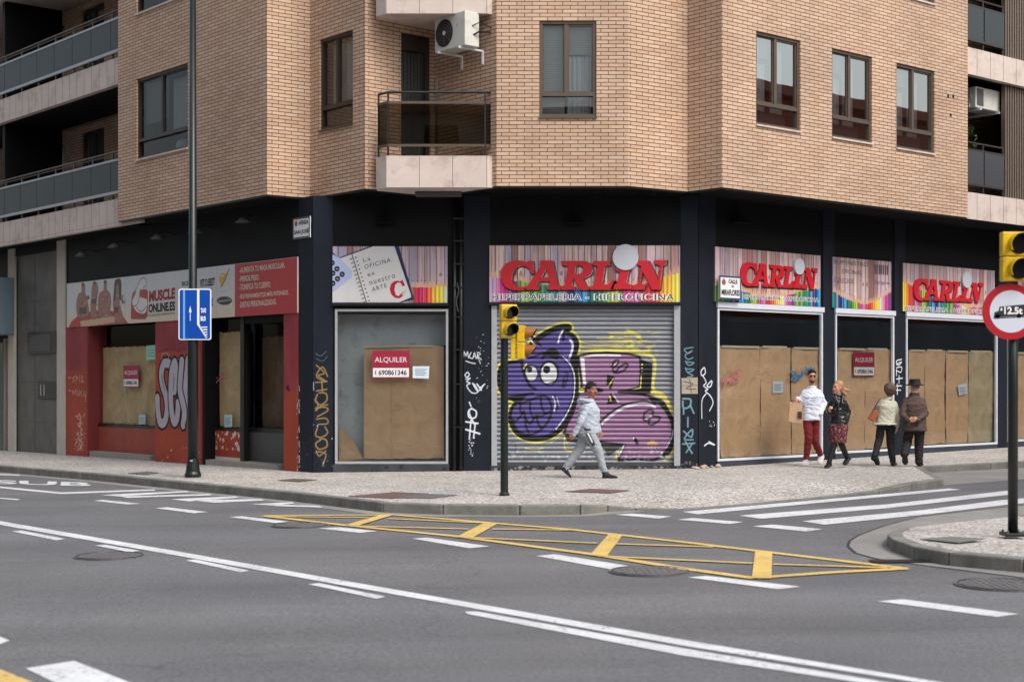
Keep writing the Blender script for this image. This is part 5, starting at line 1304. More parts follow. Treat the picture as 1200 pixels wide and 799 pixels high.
for s, q in (('SUMINISTRO', [(977.5,304.2),(1017,308),(1017,312.6),(977.5,309.2)]), ('OFICINAS,', [(986.5,315.4),(1010,317.4),(1010,322.8),(986.5,321)]), ('COLEGIOS', [(977.5,325),(1000,327),(1000,332.8),(977.5,330.8)]), ('Zaragoza', [(1024,328),(1043,329.5),(1043,335),(1024,333.8)])):
    wtext(s, RW, q, .053, bold=.0).build('lettering', fd, e)
t_a, z_a = rp_(1022.5,310); t_b, z_b = rp_(1039,322.5)
for k in range(7):
    w = (t_b-t_a)/7; mb.wbox(RW, t_a+w*k, t_a+w*(k+.6), z_b, z_a, .051, .054)
mb.build('faded_code', fd, e)
e, c, t0, t1 = brand_sign(RW, 1058.5, 1166, zr0, zr1, 9, lambda u: .62-.75*u if u < .45 else .28-.12*math.sin((u-.45)*5), 34, 'stationery sign with red letters above the widest right window', pst=-1)
carlin_shadow(RW, [(1071,325.2),(1153,331.8),(1150,354.9),(1071,352)], c); c.build('panel', RW, .05, M_vcsign, e, thick=.04)
carlin(RW, [(1071,325.2),(1153,331.8),(1150,354.9),(1071,352)], .056, e)
m = MB(); t, z = RW.off(.11).px(1133.7,328); m.tube([RW.P(t,z,.056), RW.P(t,z,.11)], .175, 36); m.build('disc', M_silver, e)
sub(RW, [(1060,358),(1160,363),(1160,368.5),(1060,364)], .053, e)
e, c, t0, t1 = brand_sign(RW, 1182, 1262, zr0, zr1, 14, lambda u: .3, 3, 'pinkish wooden-plank sign panel behind the traffic light at the right edge')
c.build('panel', RW, .05, M_vcsign, e, thick=.04)
# notebook sign, centre left
t0, z1 = cwp(390, 289); t1, z0 = cwp(524.5, 355)
e = empty('shop_sign', CW.P((t0+t1)/2, z0, .05), 'sign with an open spiral notebook and coloured pencils at its right end', 'shop sign')
c = Canvas(t0, t1, z0, z1, .006, (.4,.3,.3), conv=CW.px); planks(c, t0, t1, z0, z1, 21)
zz = lambda pts: [(385+x/8.276, 280+y/8.276) for x, y in pts]
NAV = rgb(34,38,80)
c.poly(zz([(100,185),(440,60),(680,60),(835,590),(700,620),(40,620),(40,130)]), NAV)
c.poly(zz([(105,195),(445,72),(645,72),(808,565),(690,615),(30,615),(30,150),(60,160)]), rgb(216,214,214))
c.poly(zz([(30,150),(60,160),(110,185),(230,310),(235,370),(60,510),(30,520)]), rgb(178,190,222))
for x, y in ((38,235),(85,292),(135,345),(45,333),(90,388),(45,432)):
    c.poly(zz([(x+26*math.cos(a*.45), y+27*math.sin(a*.45)) for a in range(14)]), rgb(26,28,40)); c.stroke(zz([(x-9,y-3),(x+9,y+4)]), .6, rgb(220,220,230))
c.stroke(zz([(228,145),(370,615)]), 1.0, rgb(70,40,40))
for i in range(12):
    x, y = 238+i*11.6, 190+i*38; c.stroke(zz([(x-30,y+8),(x-2,y-2)]), .7, rgb(60,50,50)); c.stroke(zz([(x-28,y+18),(x,y+8)]), .5, rgb(90,70,60)); c.ell(385+(x+30)/8.276, 280+(y-8)/8.276, .9, .9, rgb(40,36,40))
for i in range(9):
    pass
ta, tb = cwp(385+800/8.276,0)[0], cwp(385+1165/8.276,0)[0]
r_ = [(150,110,90),(206,30,70),(200,40,110),(214,50,70),(240,110,70),(236,180,60),(236,206,70),(224,214,60),(190,200,196)]; PS = PENC; PENC = r_
pencils(c, ta, tb, z0, lambda u: .29, 4, w=(tb-ta)/9-.001); PENC = PS
c.poly(zz([(640,72),(665,60),(835,590),(705,618),(808,565)]), NAV)
c.poly(zz([(745,455),(720,462),(700,428),(672,425),(648,450),(642,500),(655,545),(680,555),(705,530),(735,505),(750,515),(725,555),(690,578),(650,575),(612,545),(595,490),(605,445),(635,415),(670,405),(700,412),(712,400),(722,402)]), rgb(190,20,50))
c.stroke(zz([(722,540),(748,500)]), 2.2, rgb(200,196,200))
c.build('panel', CW, .05, M_vcsign, e, thick=.04)
mb = MB()
for s, q in (('La',(332,190,400,172,408,205,340,225)), ('OFICINA',(345,252,596,180,604,222,352,295)), ('es',(375,340,440,320,446,345,382,366)), ('nuestro',(393,408,640,335,648,376,402,448)), ('ARTE',(416,470,558,430,566,470,426,512))):
    p = zz([(q[i], q[i+1]) for i in (0,2,4,6)]); wtext(s, CW, p, .053, bold=.0, space=1.25).build('lettering', mat('grey_print', rgb(66,64,70), .6), e)
m = MB(); m.wbox(CW, t0-.01, t1+.01, z0-.05, z0-.002, .014, .08); m.build('sign_ledge', M_blackmetal, e)
# --- gym sign
LS = LL.off(.045)
t0, t1 = LS.tx(78.3), LS.tx(348.3); ts = LS.tx(275); z0, z1 = (LS.px(78.3,386)[1]+LS.px(348,363.5)[1])/2, (LS.px(78.3,334)[1]+LS.px(348,299)[1])/2
e = empty('shop_sign', LL.P((t0+t1)/2, z0, .1), 'long cream gym shop sign with athletes, arm logo and red panel at its right end', 'shop sign')
c = Canvas(t0, t1, z0, z1, .012, rgb(200,198,200), conv=LS.px, px=.0175)
k = (c.Z-z0)/(z1-z0); f = np.clip((.45-k)/.45, 0, 1)[...,None]; c.C = c.C*(1-f)+np.array(rgb(214,196,170))*f
c.poly([(ts,z0),(t1,z0),(t1,z1),(ts,z1)], rgb(176,46,54), raw=True)
zm = lambda pts: [(60+x/7.987, 290+y/7.987) for x, y in pts]
RD = rgb(170,34,40)
c.poly(zm([(150,775),(190,690),(260,630),(400,590),(560,590),(660,630),(730,720)]), RD, 1, False)
SK = rgb(150,98,84); SD = rgb(92,54,48); 
for pts in ([(300,340),(318,360),(315,420),(330,460),(350,560),(352,620),(330,650),(255,655),(240,600),(235,520),(255,440),(285,420),(285,360)],
            [(395,335),(425,330),(440,400),(430,470),(420,560),(430,650),(375,660),(370,560),(375,470),(380,400)],
            [(495,320),(520,318),(520,390),(552,440),(560,520),(550,600),(560,650),(450,655),(440,600),(440,500),(455,430),(490,400)],
            [(600,310),(650,305),(655,420),(640,520),(665,620),(680,700),(600,700),(590,620),(580,520),(590,400)]):
    c.poly(zm(pts), SK, 1, True); c.stroke(zm(pts), 1.2, SD, .7, closed=True)
    ax_ = [p[0] for p in pts]; ay_ = [p[1] for p in pts]; mx_ = sum(ax_)/len(ax_); w__ = max(ax_)-min(ax_)
    for k_ in range(14):
        yy = min(ay_)+ (max(ay_)-min(ay_))*(.35+.6*random.random()); xx = mx_+w__*random.uniform(-.32,.32); c.stroke(zm([(xx-8,yy),(xx,yy+6),(xx+9,yy-2)]), random.uniform(.8,2.2), random.choice([SD, rgb(196,150,132), rgb(70,44,44)]), .6)
    c.ell(60+mx_/7.987, 290+(min(ay_)+4)/7.987, 1.6, 2.2, rgb(50,30,28), .9)
c.poly(zm([(600,308),(650,300),(658,420),(650,500),(635,440),(628,350),(610,360),(600,480),(585,500),(588,400)]), rgb(50,26,26), 1, True)
for x, y, w, h in ((378,480,44,45),(260,560,70,60),(585,560,45,50)): c.poly(zm([(x,y),(x+w,y),(x+w,y+h),(x,y+h)]), rgb(50,36,60), .9)
for pts in ([(270,470),(300,480),(320,470)],[(275,510),(310,515)],[(460,450),(500,465),(545,450)],[(470,500),(530,505)],[(475,540),(525,545)]): c.stroke(zm(pts), .7, SD, .7)
c.ell(60+345/7.987, 290+470/7.987, 1.8, 2.6, rgb(80,86,100)); c.ell(60+675/7.987, 290+485/7.987, 2.4, 5.2, rgb(90,70,110)); c.ell(60+680/7.987, 290+475/7.987, 1.3, 3.6, rgb(200,190,200))
c.poly(zm([(270,690),(590,640),(595,700),(280,750)]), rgb(206,178,140), .8)
c.poly(zm([(765,430),(800,400),(890,392),(903,410),(900,640),(880,668),(755,672),(745,660),(748,520)]), RD); 
c.poly(zm([(760,500),(790,430),(820,330),(850,290),(880,300),(885,350),(860,380),(835,390),(830,460),(895,490),(890,590),(860,620),(800,600),(765,550)]), rgb(214,206,204), 1, True); 
for pts in ([(752,530),(760,440),(800,380),(825,320),(855,285),(885,300),(888,350),(860,376)], [(830,390),(825,470),(800,540),(765,545)], [(800,560),(840,600),(895,550)], [(765,550),(800,610),(850,640),(890,620)]): c.stroke(zm(pts), 1.0, rgb(26,22,30))
c.stroke(zm([(755,668),(880,668),(902,640),(903,410)]), .9, rgb(30,24,30), 1, smooth=False)
zn = lambda pts: [(200+x/7.987, 290+y/7.987) for x, y in pts]
c.poly(zn([(455,260),(490,240),(520,245),(555,190),(520,300),(480,375),(465,340),(455,320)]), rgb(196,160,50)); c.stroke(zn([(550,195),(500,320),(465,375)]), 1.0, rgb(40,30,40)); c.stroke(zn([(460,250),(480,270),(500,250)]), .8, rgb(230,230,220))
c.ell(200+503/7.987, 290+498/7.987, 9, 5, rgb(30,30,34)); c.stroke(zn([(445,505),(560,490)]), 2.2, rgb(150,146,146), .8); c.stroke(zn([(460,415),(525,410)]), .5, rgb(90,80,80), .8)
for px in (146.5, 205, 253.5): c.stroke([(px,290),(px,400)], .35, rgb(110,106,100), .8)
c.build('panel', LL, .045, M_vcsign, e, thick=.03)
mb = MB(); wtext('MUSCLE', LS, zm([(918,408),(1162,375),(1160,480),(916,512)]), .004, mb=mb, bold=.05); mb.build('lettering', mat('gym_red', rgb(150,24,30), .5), e)
for s_, q_, b_ in (('ONLINE.ES', zm([(912,530),(1160,502),(1160,590),(912,612)]), .04), ('NUTRICION DEPORTIVA', zm([(910,628),(1160,605),(1160,625),(910,648)]), 0.0), ('SCI', zn([(105,322),(165,315),(165,355),(105,360)]), .03), ('VIT.O.BEST', zn([(275,300),(415,282),(415,355),(275,372)]), .03), ('X', zn([(372,480),(398,476),(398,550),(372,555)]), .03)):
    wtext(s_, LS, q_, .004, bold=b_).build('lettering', M_ink, e)
mb = MB()
for s, q in (('-AUMENTA TU MASA MUSCULAR.', (645,188,1070,138,1072,190,647,242)), ('-PIERDE PESO.', (645,270,830,252,832,302,647,322)), ('-TONIFICA TU CUERPO.', (645,345,938,318,940,372,647,402)), ('-ENTRENAMIENTOS MÁS INTENSOS.', (645,430,1104,388,1106,440,647,480)), ('-DIETAS PERSONALIZADAS.', (645,512,990,480,992,532,647,565))):
    wtext(s, LS, zn([(q[i],q[i+1]) for i in (0,2,4,6)]), .004, bold=.02).build('lettering', mat('cream_print', rgb(216,200,180), .5), e)
# ---------------- rent boards and notes
def rent(W, quad, d, lab, grp='crimson ALQUILER rental boards'):
    p = [W.px(*q) for q in quad]; t0, t1 = (p[0][0]+p[3][0])/2, (p[1][0]+p[2][0])/2; z1, z0 = (p[0][1]+p[1][1])/2, (p[3][1]+p[2][1])/2
    e = empty('rental_board', W.P((t0+t1)/2, z0, d), lab, 'sign'); w, h = t1-t0, z1-z0
    m = MB(); m.wbox(W, t0, t1, z0, z1, d, d+.008); m.build('board', M_maroonsign, e)
    m = MB(); m.wbox(W, t0+w*.02, t1-w*.02, z0+h*.04, z0+h*.37, d+.009, d+.011); m.build('number_plate', M_whitep, e)
    def fx(a0, a1, b0, b1, dd): return lambda u_, v, ww: W.P(t0+w*(a0+(a1-a0)*u_), z0+h*(b0+(b1-b0)*v), dd)
    text_on('ALQUILER', fx(.07,.93,.55,.77,d+.011), bold=.0).build('lettering', M_whitep, e)
    mb = text_on('690861346', fx(.17,.92,.11,.30,d+.014), bold=.02); text_on('(', fx(.07,.12,.12,.29,d+.014), bold=.03, mb=mb); mb.build('lettering', mat('dark_blue_print', rgb(40,50,60), .5), e)
    return e
rent(CW, [(436,411),(480,411),(480,443),(436,443)], -.035, 'crimson ALQUILER board hung in the corner window beside the white note')
rent(RW, [(1001.5,412),(1026,412.5),(1026,441.5),(1001.5,440)], -.035, 'crimson ALQUILER board in the narrow window between the two couples')
LI2 = LI
rent(LI2, [(145,429),(163,427.5),(162.5,453),(145,454)], .0, 'dull crimson ALQUILER board in the gym shop window')
def note(W, quad, d, lab, col=(214,226,236), lines=4, ink=rgb(120,140,160)):
    p = [W.px(*q) for q in quad]
    m = MB(); m.prism([W.P(a, b, d) for a, b in (p[3],p[2],p[1],p[0])], W.n*.003)
    o = m.build('paper_note', mat('note_%d_%d_%d' % col, rgb(*col), .7), None); tag(o, lab, 'note')
    m = MB(); 
    for i in range(lines):
        v = .2+.6*(i+.5)/lines
        a = (p[0][0]*(1-v)+p[3][0]*v, p[0][1]*(1-v)+p[3][1]*v); b = (p[1][0]*(1-v)+p[2][0]*v, p[1][1]*(1-v)+p[2][1]*v); w = b[0]-a[0]
        m.wbox(W, a[0]+w*.15, b[0]-w*(.15+.1*(i%2)), a[1]-.007, a[1]+.007, d+.0035, d+.005)
    m.build('text_lines', mat('note_ink', ink, .7), o)
note(CW, [(483.5,429),(503,429),(502.5,443.5),(483.5,443)], -.035, 'small white note beside the ALQUILER board in the corner window')
note(RW, [(907,447),(919.3,446.3),(919.3,460.3),(907,460.5)], -.035, 'white note on the brown paper left of the white-shirted man')
note(RW, [(1124,451),(1134.5,449),(1135,461),(1125.5,463.5)], -.035, 'tilted white note right of the man in the dark hat')
note(LI, [(171.5,405),(184,404),(184,421),(171.5,422)], .0, 'mint green note at the top right of the gym shop window', (150,206,176), 3, rgb(60,130,90))
note(LI, [(163,486),(170.5,485.5),(170.5,496.5),(163,497)], .0, 'small pale note at the bottom of the gym shop window', (176,196,200), 3)
note(LI, [(263,486),(272,486),(272,500),(263,500.5)], .0, 'pale note low in the narrow gym shop window', (176,200,200), 4)
# ---------------- street name plates
def plate(W, quad, d, lab, lines, frame, name='street_name_plate'):
    p = [W.off(d).px(*q) for q in quad]; t0, t1 = p[0][0], p[1][0]; z1, z0 = (p[0][1]+p[1][1])/2, (p[3][1]+p[2][1])/2; w, h = t1-t0, z1-z0
    e = empty(name, W.P((t0+t1)/2, z0, d), lab, 'street sign')
    m = MB(); m.wbox(W, t0, t1, z0, z1, d, d+.02); m.build('plate', M_whitep, e)
    m = MB()
    for a in ((t0,t0+.03,z0,z1),(t1-.03,t1,z0,z1),(t0+.03,t1-.03,z0,z0+.03),(t0+.03,t1-.03,z1-.03,z1)): m.wbox(W, a[0],a[1],a[2],a[3], d+.019, d+.024)
    m.build('border', frame, e)
    mb = MB()
    for s, a0, a1, b0, b1 in lines: text_on(s, lambda u_, v, ww: W.P(t0+w*(a0+(a1-a0)*u_), z0+h*(b0+(b1-b0)*v), d+.024), bold=.03, mb=mb)
    mb.build('lettering', M_ink, e)
    m = MB(); m.tube([W.P(t0+w*.2, z0+h*.72, d+.02), W.P(t0+w*.2, z0+h*.72, d+.026)], h*.12, 12); m.tube([W.P(t0+w*.2, z0+h*.80, d+.02), W.P(t0+w*.2, z0+h*.80, d+.027)], h*.07, 8); m.build('coat_of_arms', mat('emblem_brown', rgb(150,90,60), .6), e)
plate(LL, [(344.3,256),(364.3,253.5),(364.3,278),(344.3,280.8)], .03, 'small tiled street plate reading AVENIDA SAN JOSÉ under the soffit', [('AVENIDA',.34,.92,.64,.84),('SAN JOSÉ',.08,.94,.17,.45)], mat('plate_grey', rgb(90,90,96), .5))
plate(RW, [(842,323),(867.5,324),(867.5,351.5),(842,350.5)], .12, 'blue-framed street plate reading CALLE DE MIRAFLORES on the stationery sign', [('CALLE',.42,.82,.68,.86),('DE',.56,.66,.52,.61),('MIRAFLORES',.1,.93,.17,.42)], mat('plate_blue', rgb(60,66,96), .5))
# ================================================================ GROUND, ROAD, PAVEMENTS
def structure(mb, name, m, **k):
    o = mb.build(name, m, None, origin=(0,0,0), **k); o['kind'] = 'structure'; return o
def V2(p): return Vector((p[0], p[1], 0))
def onz(p, h): return Vector((p[0], p[1], gz(p[0], h)))
mb = MB(); S = 400
mb.quad((-S,-S,gz(-S)),(S,-S,gz(S)),(S,S,gz(S)),(-S,S,gz(-S))); structure(mb, 'road', M_asph, fixn=False)
# main pavement: outer edge from photo, kerb height per point
E = [(0,545.5,.135),(122,555.5,.135),(286,571.3,.135),(345,576.8,.135),(400,583,.135),(449,588.7,.135),(519,591.2,.135),(609,591.8,.135),(680,591.5,.13),(712,592,.09),(745,595.3,.03),(800,595.8,.012),(860,591.5,.012),(932,585,.012),(990,579.3,.02),(1030,574.5,.06),(1068,566,.11),(1105,561,.125)]
edge = [(gnd(x, y, h), h) for x, y, h in E]
p0, p1 = edge[0][0], edge[1][0]; dv = (p0-p1).normalized()
edge = [(p0+dv*40, .135)] + edge
back = [(gnd(1078,546.5,.125), .125), (gnd(1200,540.5,.125), .125)]
dv2 = (back[1][0]-back[0][0]).normalized(); back.append((back[1][0]+dv2*30, .125))
edge_all = edge + back
pts = [V2(p) for p, h in edge_all]; hs = [h for p, h in edge_all]
# inner offset line
inn = []
for i, p in enumerate(pts):
    a = pts[max(i-1,0)]; b = pts[min(i+1,len(pts)-1)]; d = (b-a).normalized(); n = Vector((-d.y, d.x, 0)); inn.append(p+n*(1.1 if 9 <= i <= 17 else .5))
inn[-4] = V2(edge[-1][0])+Vector((-.7,.6,0)); inn[-3] = V2(back[0][0])+Vector((-.35,.6,0))
mb = MB(); KW = .14
for i in range(len(pts)-1):
    a, b = pts[i], pts[i+1]
    mb.quad(onz(a,hs[i]), onz(b,hs[i+1]), onz(inn[i+1],.135), onz(inn[i],.135))
bl = [LL.P(-48,0,-.6), LL.P(0,0,-.6), CW.P(.5,0,-.6), CW.P(CW.L-.5,0,-.6), RW.P(0,0,-.6), RW.P(45,0,-.6)]
loop = [onz(p,.135) for p in inn] + [onz(p,.135) for p in reversed(bl)]
mb.poly(loop)
structure(mb, 'pavement', M_peb, fixn=True)
def kerb(pts, hs, name, side=1, w=.14):
    mb = MB(); jm = MB()
    ns = []
    for i, p in enumerate(pts):
        a = pts[max(i-1,0)]; b = pts[min(i+1,len(pts)-1)]; d = (b-a).normalized(); ns.append(Vector((-d.y,d.x,0))*side)
    for i in range(len(pts)-1):
        a, b = pts[i], pts[i+1]; L_ = (b-a).length; k = max(1, round(L_/1.0))
        if (a-b).length > 25: k = 40
        for j in range(k):
            u0, u1 = j/k, (j+1)/k; g = .006/L_ if L_ > .2 else 0
            q0, q1 = a.lerp(b, u0+g), a.lerp(b, u1-g); n0, n1 = ns[i].lerp(ns[i+1], u0), ns[i].lerp(ns[i+1], u1); h0, h1 = hs[i]*(1-u0)+hs[i+1]*u0, hs[i]*(1-u1)+hs[i+1]*u1
            o = -.012
            A0, A1 = q0+n0*o, q1+n1*o; B0, B1 = q0+n0*w, q1+n1*w
            mb.box8([onz(A0,-.1),onz(A1,-.1),onz(B1,-.1),onz(B0,-.1),onz(A0,h0+.004),onz(A1,h1+.004),onz(B1,h1+.005),onz(B0,h0+.005)])
    o = structure(mb, name, M_kerb); md = o.modifiers.new('b','BEVEL'); md.width = .018; md.segments = 2; md.limit_method = 'ANGLE'; return o
kerb(pts, hs, 'kerb')
# gutter strip along the avenue kerb
def strip(path, w0, w1, z, name, m, side=-1):
    mb = MB()
    ns = []
    for i, p in enumerate(path):
        a = path[max(i-1,0)]; b = path[min(i+1,len(path)-1)]; d = (b-a).normalized(); ns.append(Vector((-d.y,d.x,0))*side)
    for i in range(len(path)-1):
        mb.quad(onz(path[i]+ns[i]*w0,z), onz(path[i+1]+ns[i+1]*w0,z), onz(path[i+1]+ns[i+1]*w1,z), onz(path[i]+ns[i]*w1,z))
    return structure(mb, name, m)
strip(pts[:12], .0, .28, .004, 'gutter', M_conc)
# parking bay concrete on the right
bay = [gnd(1107,568.8), gnd(1200,561.5), gnd(1200,561.5)+(gnd(1200,561.5)-gnd(1107,568.8)).normalized()*30, back[-1][0]*1.0, gnd(1200,547), gnd(1085,553.5)]
bay[3] = V2(back[-1][0])+Vector((.1,-.05,0))
mb = MB(); mb.poly([onz(p,.004) for p in bay]); structure(mb, 'parking_bay', M_conc)
# island on the right
isl = [(1200,654.5,.125),(1112,647,.125),(1072,640,.125),(1047,631.5,.125),(1041,626.5,.12),(1044,622.5,.10),(1060,618.5,.06),(1100,613,.03),(1200,603.5,.03)]
ip = [gnd(x,y,h) for x,y,h in isl]; ih = [h for *_, h in isl]
d0 = (ip[0]-ip[1]).normalized(); d1 = (ip[-1]-ip[-2]).normalized()
ip = [ip[0]+d0*25] + ip + [ip[-1]+d1*25]; ih = [.125]+ih+[.03]
ip = [V2(p) for p in ip]
mb = MB(); mb.poly([onz(p,h) for p, h in zip(ip, ih)]); o = structure(mb, 'traffic_island', M_peb)
kerb(ip, ih, 'island_kerb', side=-1, w=.15)
gp = [(1200,592),(1125,600),(1075,606),(1037,616),(1007,627),(996,634),(994,640),(1003,648),(1025,654),(1050,658.5),(1120,667),(1200,677)]
gp = [gnd(*p) for p in gp]; ext = [gp[-1]+(gp[-1]-gp[-2]).normalized()*25, gp[0]+(gp[0]-gp[1]).normalized()*25]
mb = MB(); mb.poly([onz(p,.003) for p in gp+ext]); structure(mb, 'island_gutter', M_conc)
strip([V2(p) for p in gp], -.012, .018, .0045, 'tar_joint', mat('tar', (0.03,0.03,0.03), .7))
# ---------------- markings
def quadm(mb, *q, z=.006): mb.poly([gnd(x,y,z) for x,y in q])
mb = MB(); Z = .007
quadm(mb, (800,599.3),(1112,572),(1126,573.3),(818,602.2)); quadm(mb, (866,603.7),(1040,590.5),(1181,574.6),(1184,579.2),(1040,595),(892,607.5)); quadm(mb, (940,610.2),(1080,597.5),(1172,585.8),(1230,580.5),(1232,586.5),(1180,591),(1085,602.5),(966,614.4))
structure(mb, 'zebra_crossing', M_wpaint)
mb = MB()
for q in ([(721,602.7),(740,601.3),(787,604.8),(772,607.3)], [(794,608.5),(812,606.6),(871,611.3),(855,613.5)], [(882,616.2),(905,614.2),(964,619.6),(945,622.4)],
 [(110,586.3),(120,585.3),(164,589.8),(150,590.9)], [(181.5,595),(195.5,594),(244,599.6),(227,601)], [(269,605.5),(283,604.5),(338.6,610.8),(323,612.5)], [(373,618.7),(398,617.5),(442,622),(421,624)],
 [(482,630.6),(501,629.6),(574.5,639.7),(550,642)], [(628.6,651),(651,649),(738.6,663),(716,666.6)], [(806,676),(828,674.3),(938,686.8),(912,690)], [(1028.6,704),(1058,701.5),(1194,719),(1168,722.4)],
 [(14,622.2),(25,621.2),(76,631),(66,632.6)], [(111,638.7),(124,638),(164,645),(152,646.6)], [(218,656.3),(229,655),(292,668.2),(282,670)], [(361,684),(374,682.8),(452,698.6),(441,701)],
 [(29.7,782.5),(87,773.7),(240,833),(150,840)], [(-70,735),(-40,728),(11,750),(-5,756)]):
    quadm(mb, *q)
structure(mb, 'lane_dashes', M_wpaint)
mb = MB()
quadm(mb, (-60,599),(0,610.2),(200,644.2),(400,679.4),(600,714),(800,749),(1092,797),(1400,850),(1380,856),(1066,797.5),(800,755.8),(600,720.2),(400,685),(200,649.2),(0,614.6),(-60,602))
quadm(mb, (545,716),(560,716.2),(800,759),(1040,799),(1300,846),(1280,852),(1006,799),(800,767.5),(548,719))
structure(mb, 'centre_lines', M_wpaint)
mb = MB()
for q in ([(-20,554),(22,556),(24,557.2),(-20,556)], [(0,569.6),(72,576.6),(181,573),(182,574.6),(72,578.6),(0,571.6)], [(118,579.6),(219,575),(221,576.3),(140,581.4)], [(140,581.3),(246,578.5),(248,580),(150,583)],
 [(200,584.6),(276,581.2),(280,582.8),(222,587.2)], [(222,585.6),(306,584.5),(310,586),(250,588.8)], [(294,590.4),(342,588),(345,589.6),(320,592)], [(318,590.6),(374,592.6),(378,594.3),(322,592.6)], [(0,584),(0,583),(24,584.6),(20,585.6)]):
    quadm(mb, *q)
# lane lettering read from the side
def gtext(s, q, mb):
    def fn(u_, v, w):
        x = (q[0][0]*(1-u_)+q[1][0]*u_)*v+(q[3][0]*(1-u_)+q[2][0]*u_)*(1-v); y = (q[0][1]*(1-u_)+q[1][1]*u_)*v+(q[3][1]*(1-u_)+q[2][1]*u_)*(1-v)
        return gnd(x, y, .007)
    text_on(s, fn, bold=.03, mb=mb)
gtext('SUB', [(-10,562),(108,565),(106,569.5),(-10,566.5)], mb)
structure(mb, 'bus_lane_markings', M_wpaint)
mb = MB(); YZ = .009
def ln(*p, w=.12):
    a = [gnd(x,y,YZ) for x, y in p]
    for p_, q in zip(a[:-1], a[1:]):
        d = (q-p_).normalized(); n = Vector((-d.y,d.x,0))*w/2; mb.poly([p_-n, q-n, q+n, p_+n])
ln((309,604),(463,602.9),(669,620),(800,634.5),(884,644.5),(1062,665.6), w=.13); YZ = .010
ln((309,604),(405,615),(534,627.8),(693,648.7),(800,665.5),(885,677),w=.13); YZ = .011; ln((884,676.5),(975,670),(1062,665.6), w=.13)
YZ = .012; ln((410,615.6),(549,619.4),w=.10); ln((320,604.8),(432,606.0),w=.09); ln((455,607.2),(568,612.2),w=.10); ln((577,619.4),(672,620.6),w=.10); ln((538,628.6),(700,636),w=.10); ln((720,636.6),(836,640.3),w=.10); ln((702,651),(882,659.4),w=.10); ln((906,660.4),(1040,664.6),w=.09)
mb2 = MB()
def q2(*q): mb2.poly([gnd(x,y,.014) for x,y in q])
q2((404,615),(419,615.6),(463,602.2),(447,602.5)); q2((534,629),(553,630),(585,612),(569,611.4)); q2((691,650),(711,651.2),(730,626),(714,624.8)); q2((881,676.5),(904,677.2),(905,646.5),(885,645.5)); q2((-60,760),(0,783.6),(42,800),(-10,830))
for k in range(len(mb2.f)): pass
mb.v, mb.f, mb.uv, mb.mi = mb.v+mb2.v, mb.f+[[i+len(mb.v) for i in f] for f in mb2.f], mb.uv+mb2.uv, mb.mi+mb2.mi
structure(mb, 'yellow_box_marking', M_ypaint)
# asphalt repair patch edges
# ---------------- manholes (things)
M_iron = mat('cast_iron', rgb(108,106,107), .7, metal=.2, var=.3, vscale=12)
M_ironr = mat('rusty_plate', rgb(104,84,78), .7, var=.25, vscale=6)
def manhole(px, py, r, lab, h=.0):
    p = gnd(px, py, h+.004); e = empty('manhole_cover', p, lab, 'manhole cover')
    tl_ = Matrix.Rotation(-math.atan(SL), 4, 'Y')
    m = MB(); m.tube([p, p+Vector((0,0,.006))], r, 40); m.build('rim', M_iron, e)
    m = MB(); 
    for i in range(-5, 6):
        for j in range(-5, 6):
            x, y = i*r/6.2, j*r/6.2
            if math.hypot(x,y) > r*.82: continue
            m.box(p.x+x-r/18, p.x+x+r/18, p.y+y-r/18, p.y+y+r/18, p.z+.005, p.z+.011)
    m.build('tread', M_iron, e)
    m = MB(); m.tube([p+Vector((r*.93*math.cos(a*.157),r*.93*math.sin(a*.157),.008)) for a in range(41)], .006, 5); m.build('ring', M_blackmetal, e)
manhole(128.5, 651.3, .36, 'round iron manhole cover in the near lane left of the centre line')
manhole(352, 615.5, .36, 'dark round manhole cover at the left tip of the yellow box')
manhole(762, 669.2, .38, 'round manhole cover just below the yellow box edge')
manhole(1176, 685, .40, 'round dark manhole cover in the road at the right edge below the island')
def plate_cover(q, lab, h=.135, m=None):
    mb = MB(); pts = [gnd(x,y,h+.005) for x,y in q]; mb.prism(pts, (0,0,.006)); o = mb.build('pavement_cover', m or M_ironr, None); return tag(o, lab, 'access cover')
plate_cover([(408,581.5),(462,576.5),(502,578.2),(460,584)], 'brown rectangular pavement cover left of the central traffic light')
plate_cover([(462,583.4),(500,578.6),(536,580),(508,583.6)], 'grey pavement cover beside the brown one near the kerb', m=M_iron)
plate_cover([(662,576),(692,572.7),(738,574.7),(716,577.8)], 'dark diamond-shaped pavement cover under the walking man')
plate_cover([(325,562.8),(344,560.8),(372,562),(352,564.6)], 'small rusty pavement cover before the black corner pillar')
plate_cover([(150,554.6),(172,552.4),(187,553.8),(170,556)], 'small dark pavement cover near the kerb left of the street lamp', m=M_iron)
plate_cover([(1078,631.5),(1115,628.8),(1155,631.5),(1122,636)], 'grey access cover set in the traffic island paving', h=.127, m=mat('grey_cover', rgb(112,110,106), .7, var=.15))
m = MB(); p = gnd(1052,657.5,.008); m.box(p.x-.25,p.x+.3,p.y-.1,p.y+.12,p.z,p.z+.006); tag(m.build('gutter_drain', M_blackmetal, None), 'dark gutter drain at the foot of the island kerb', 'drain')
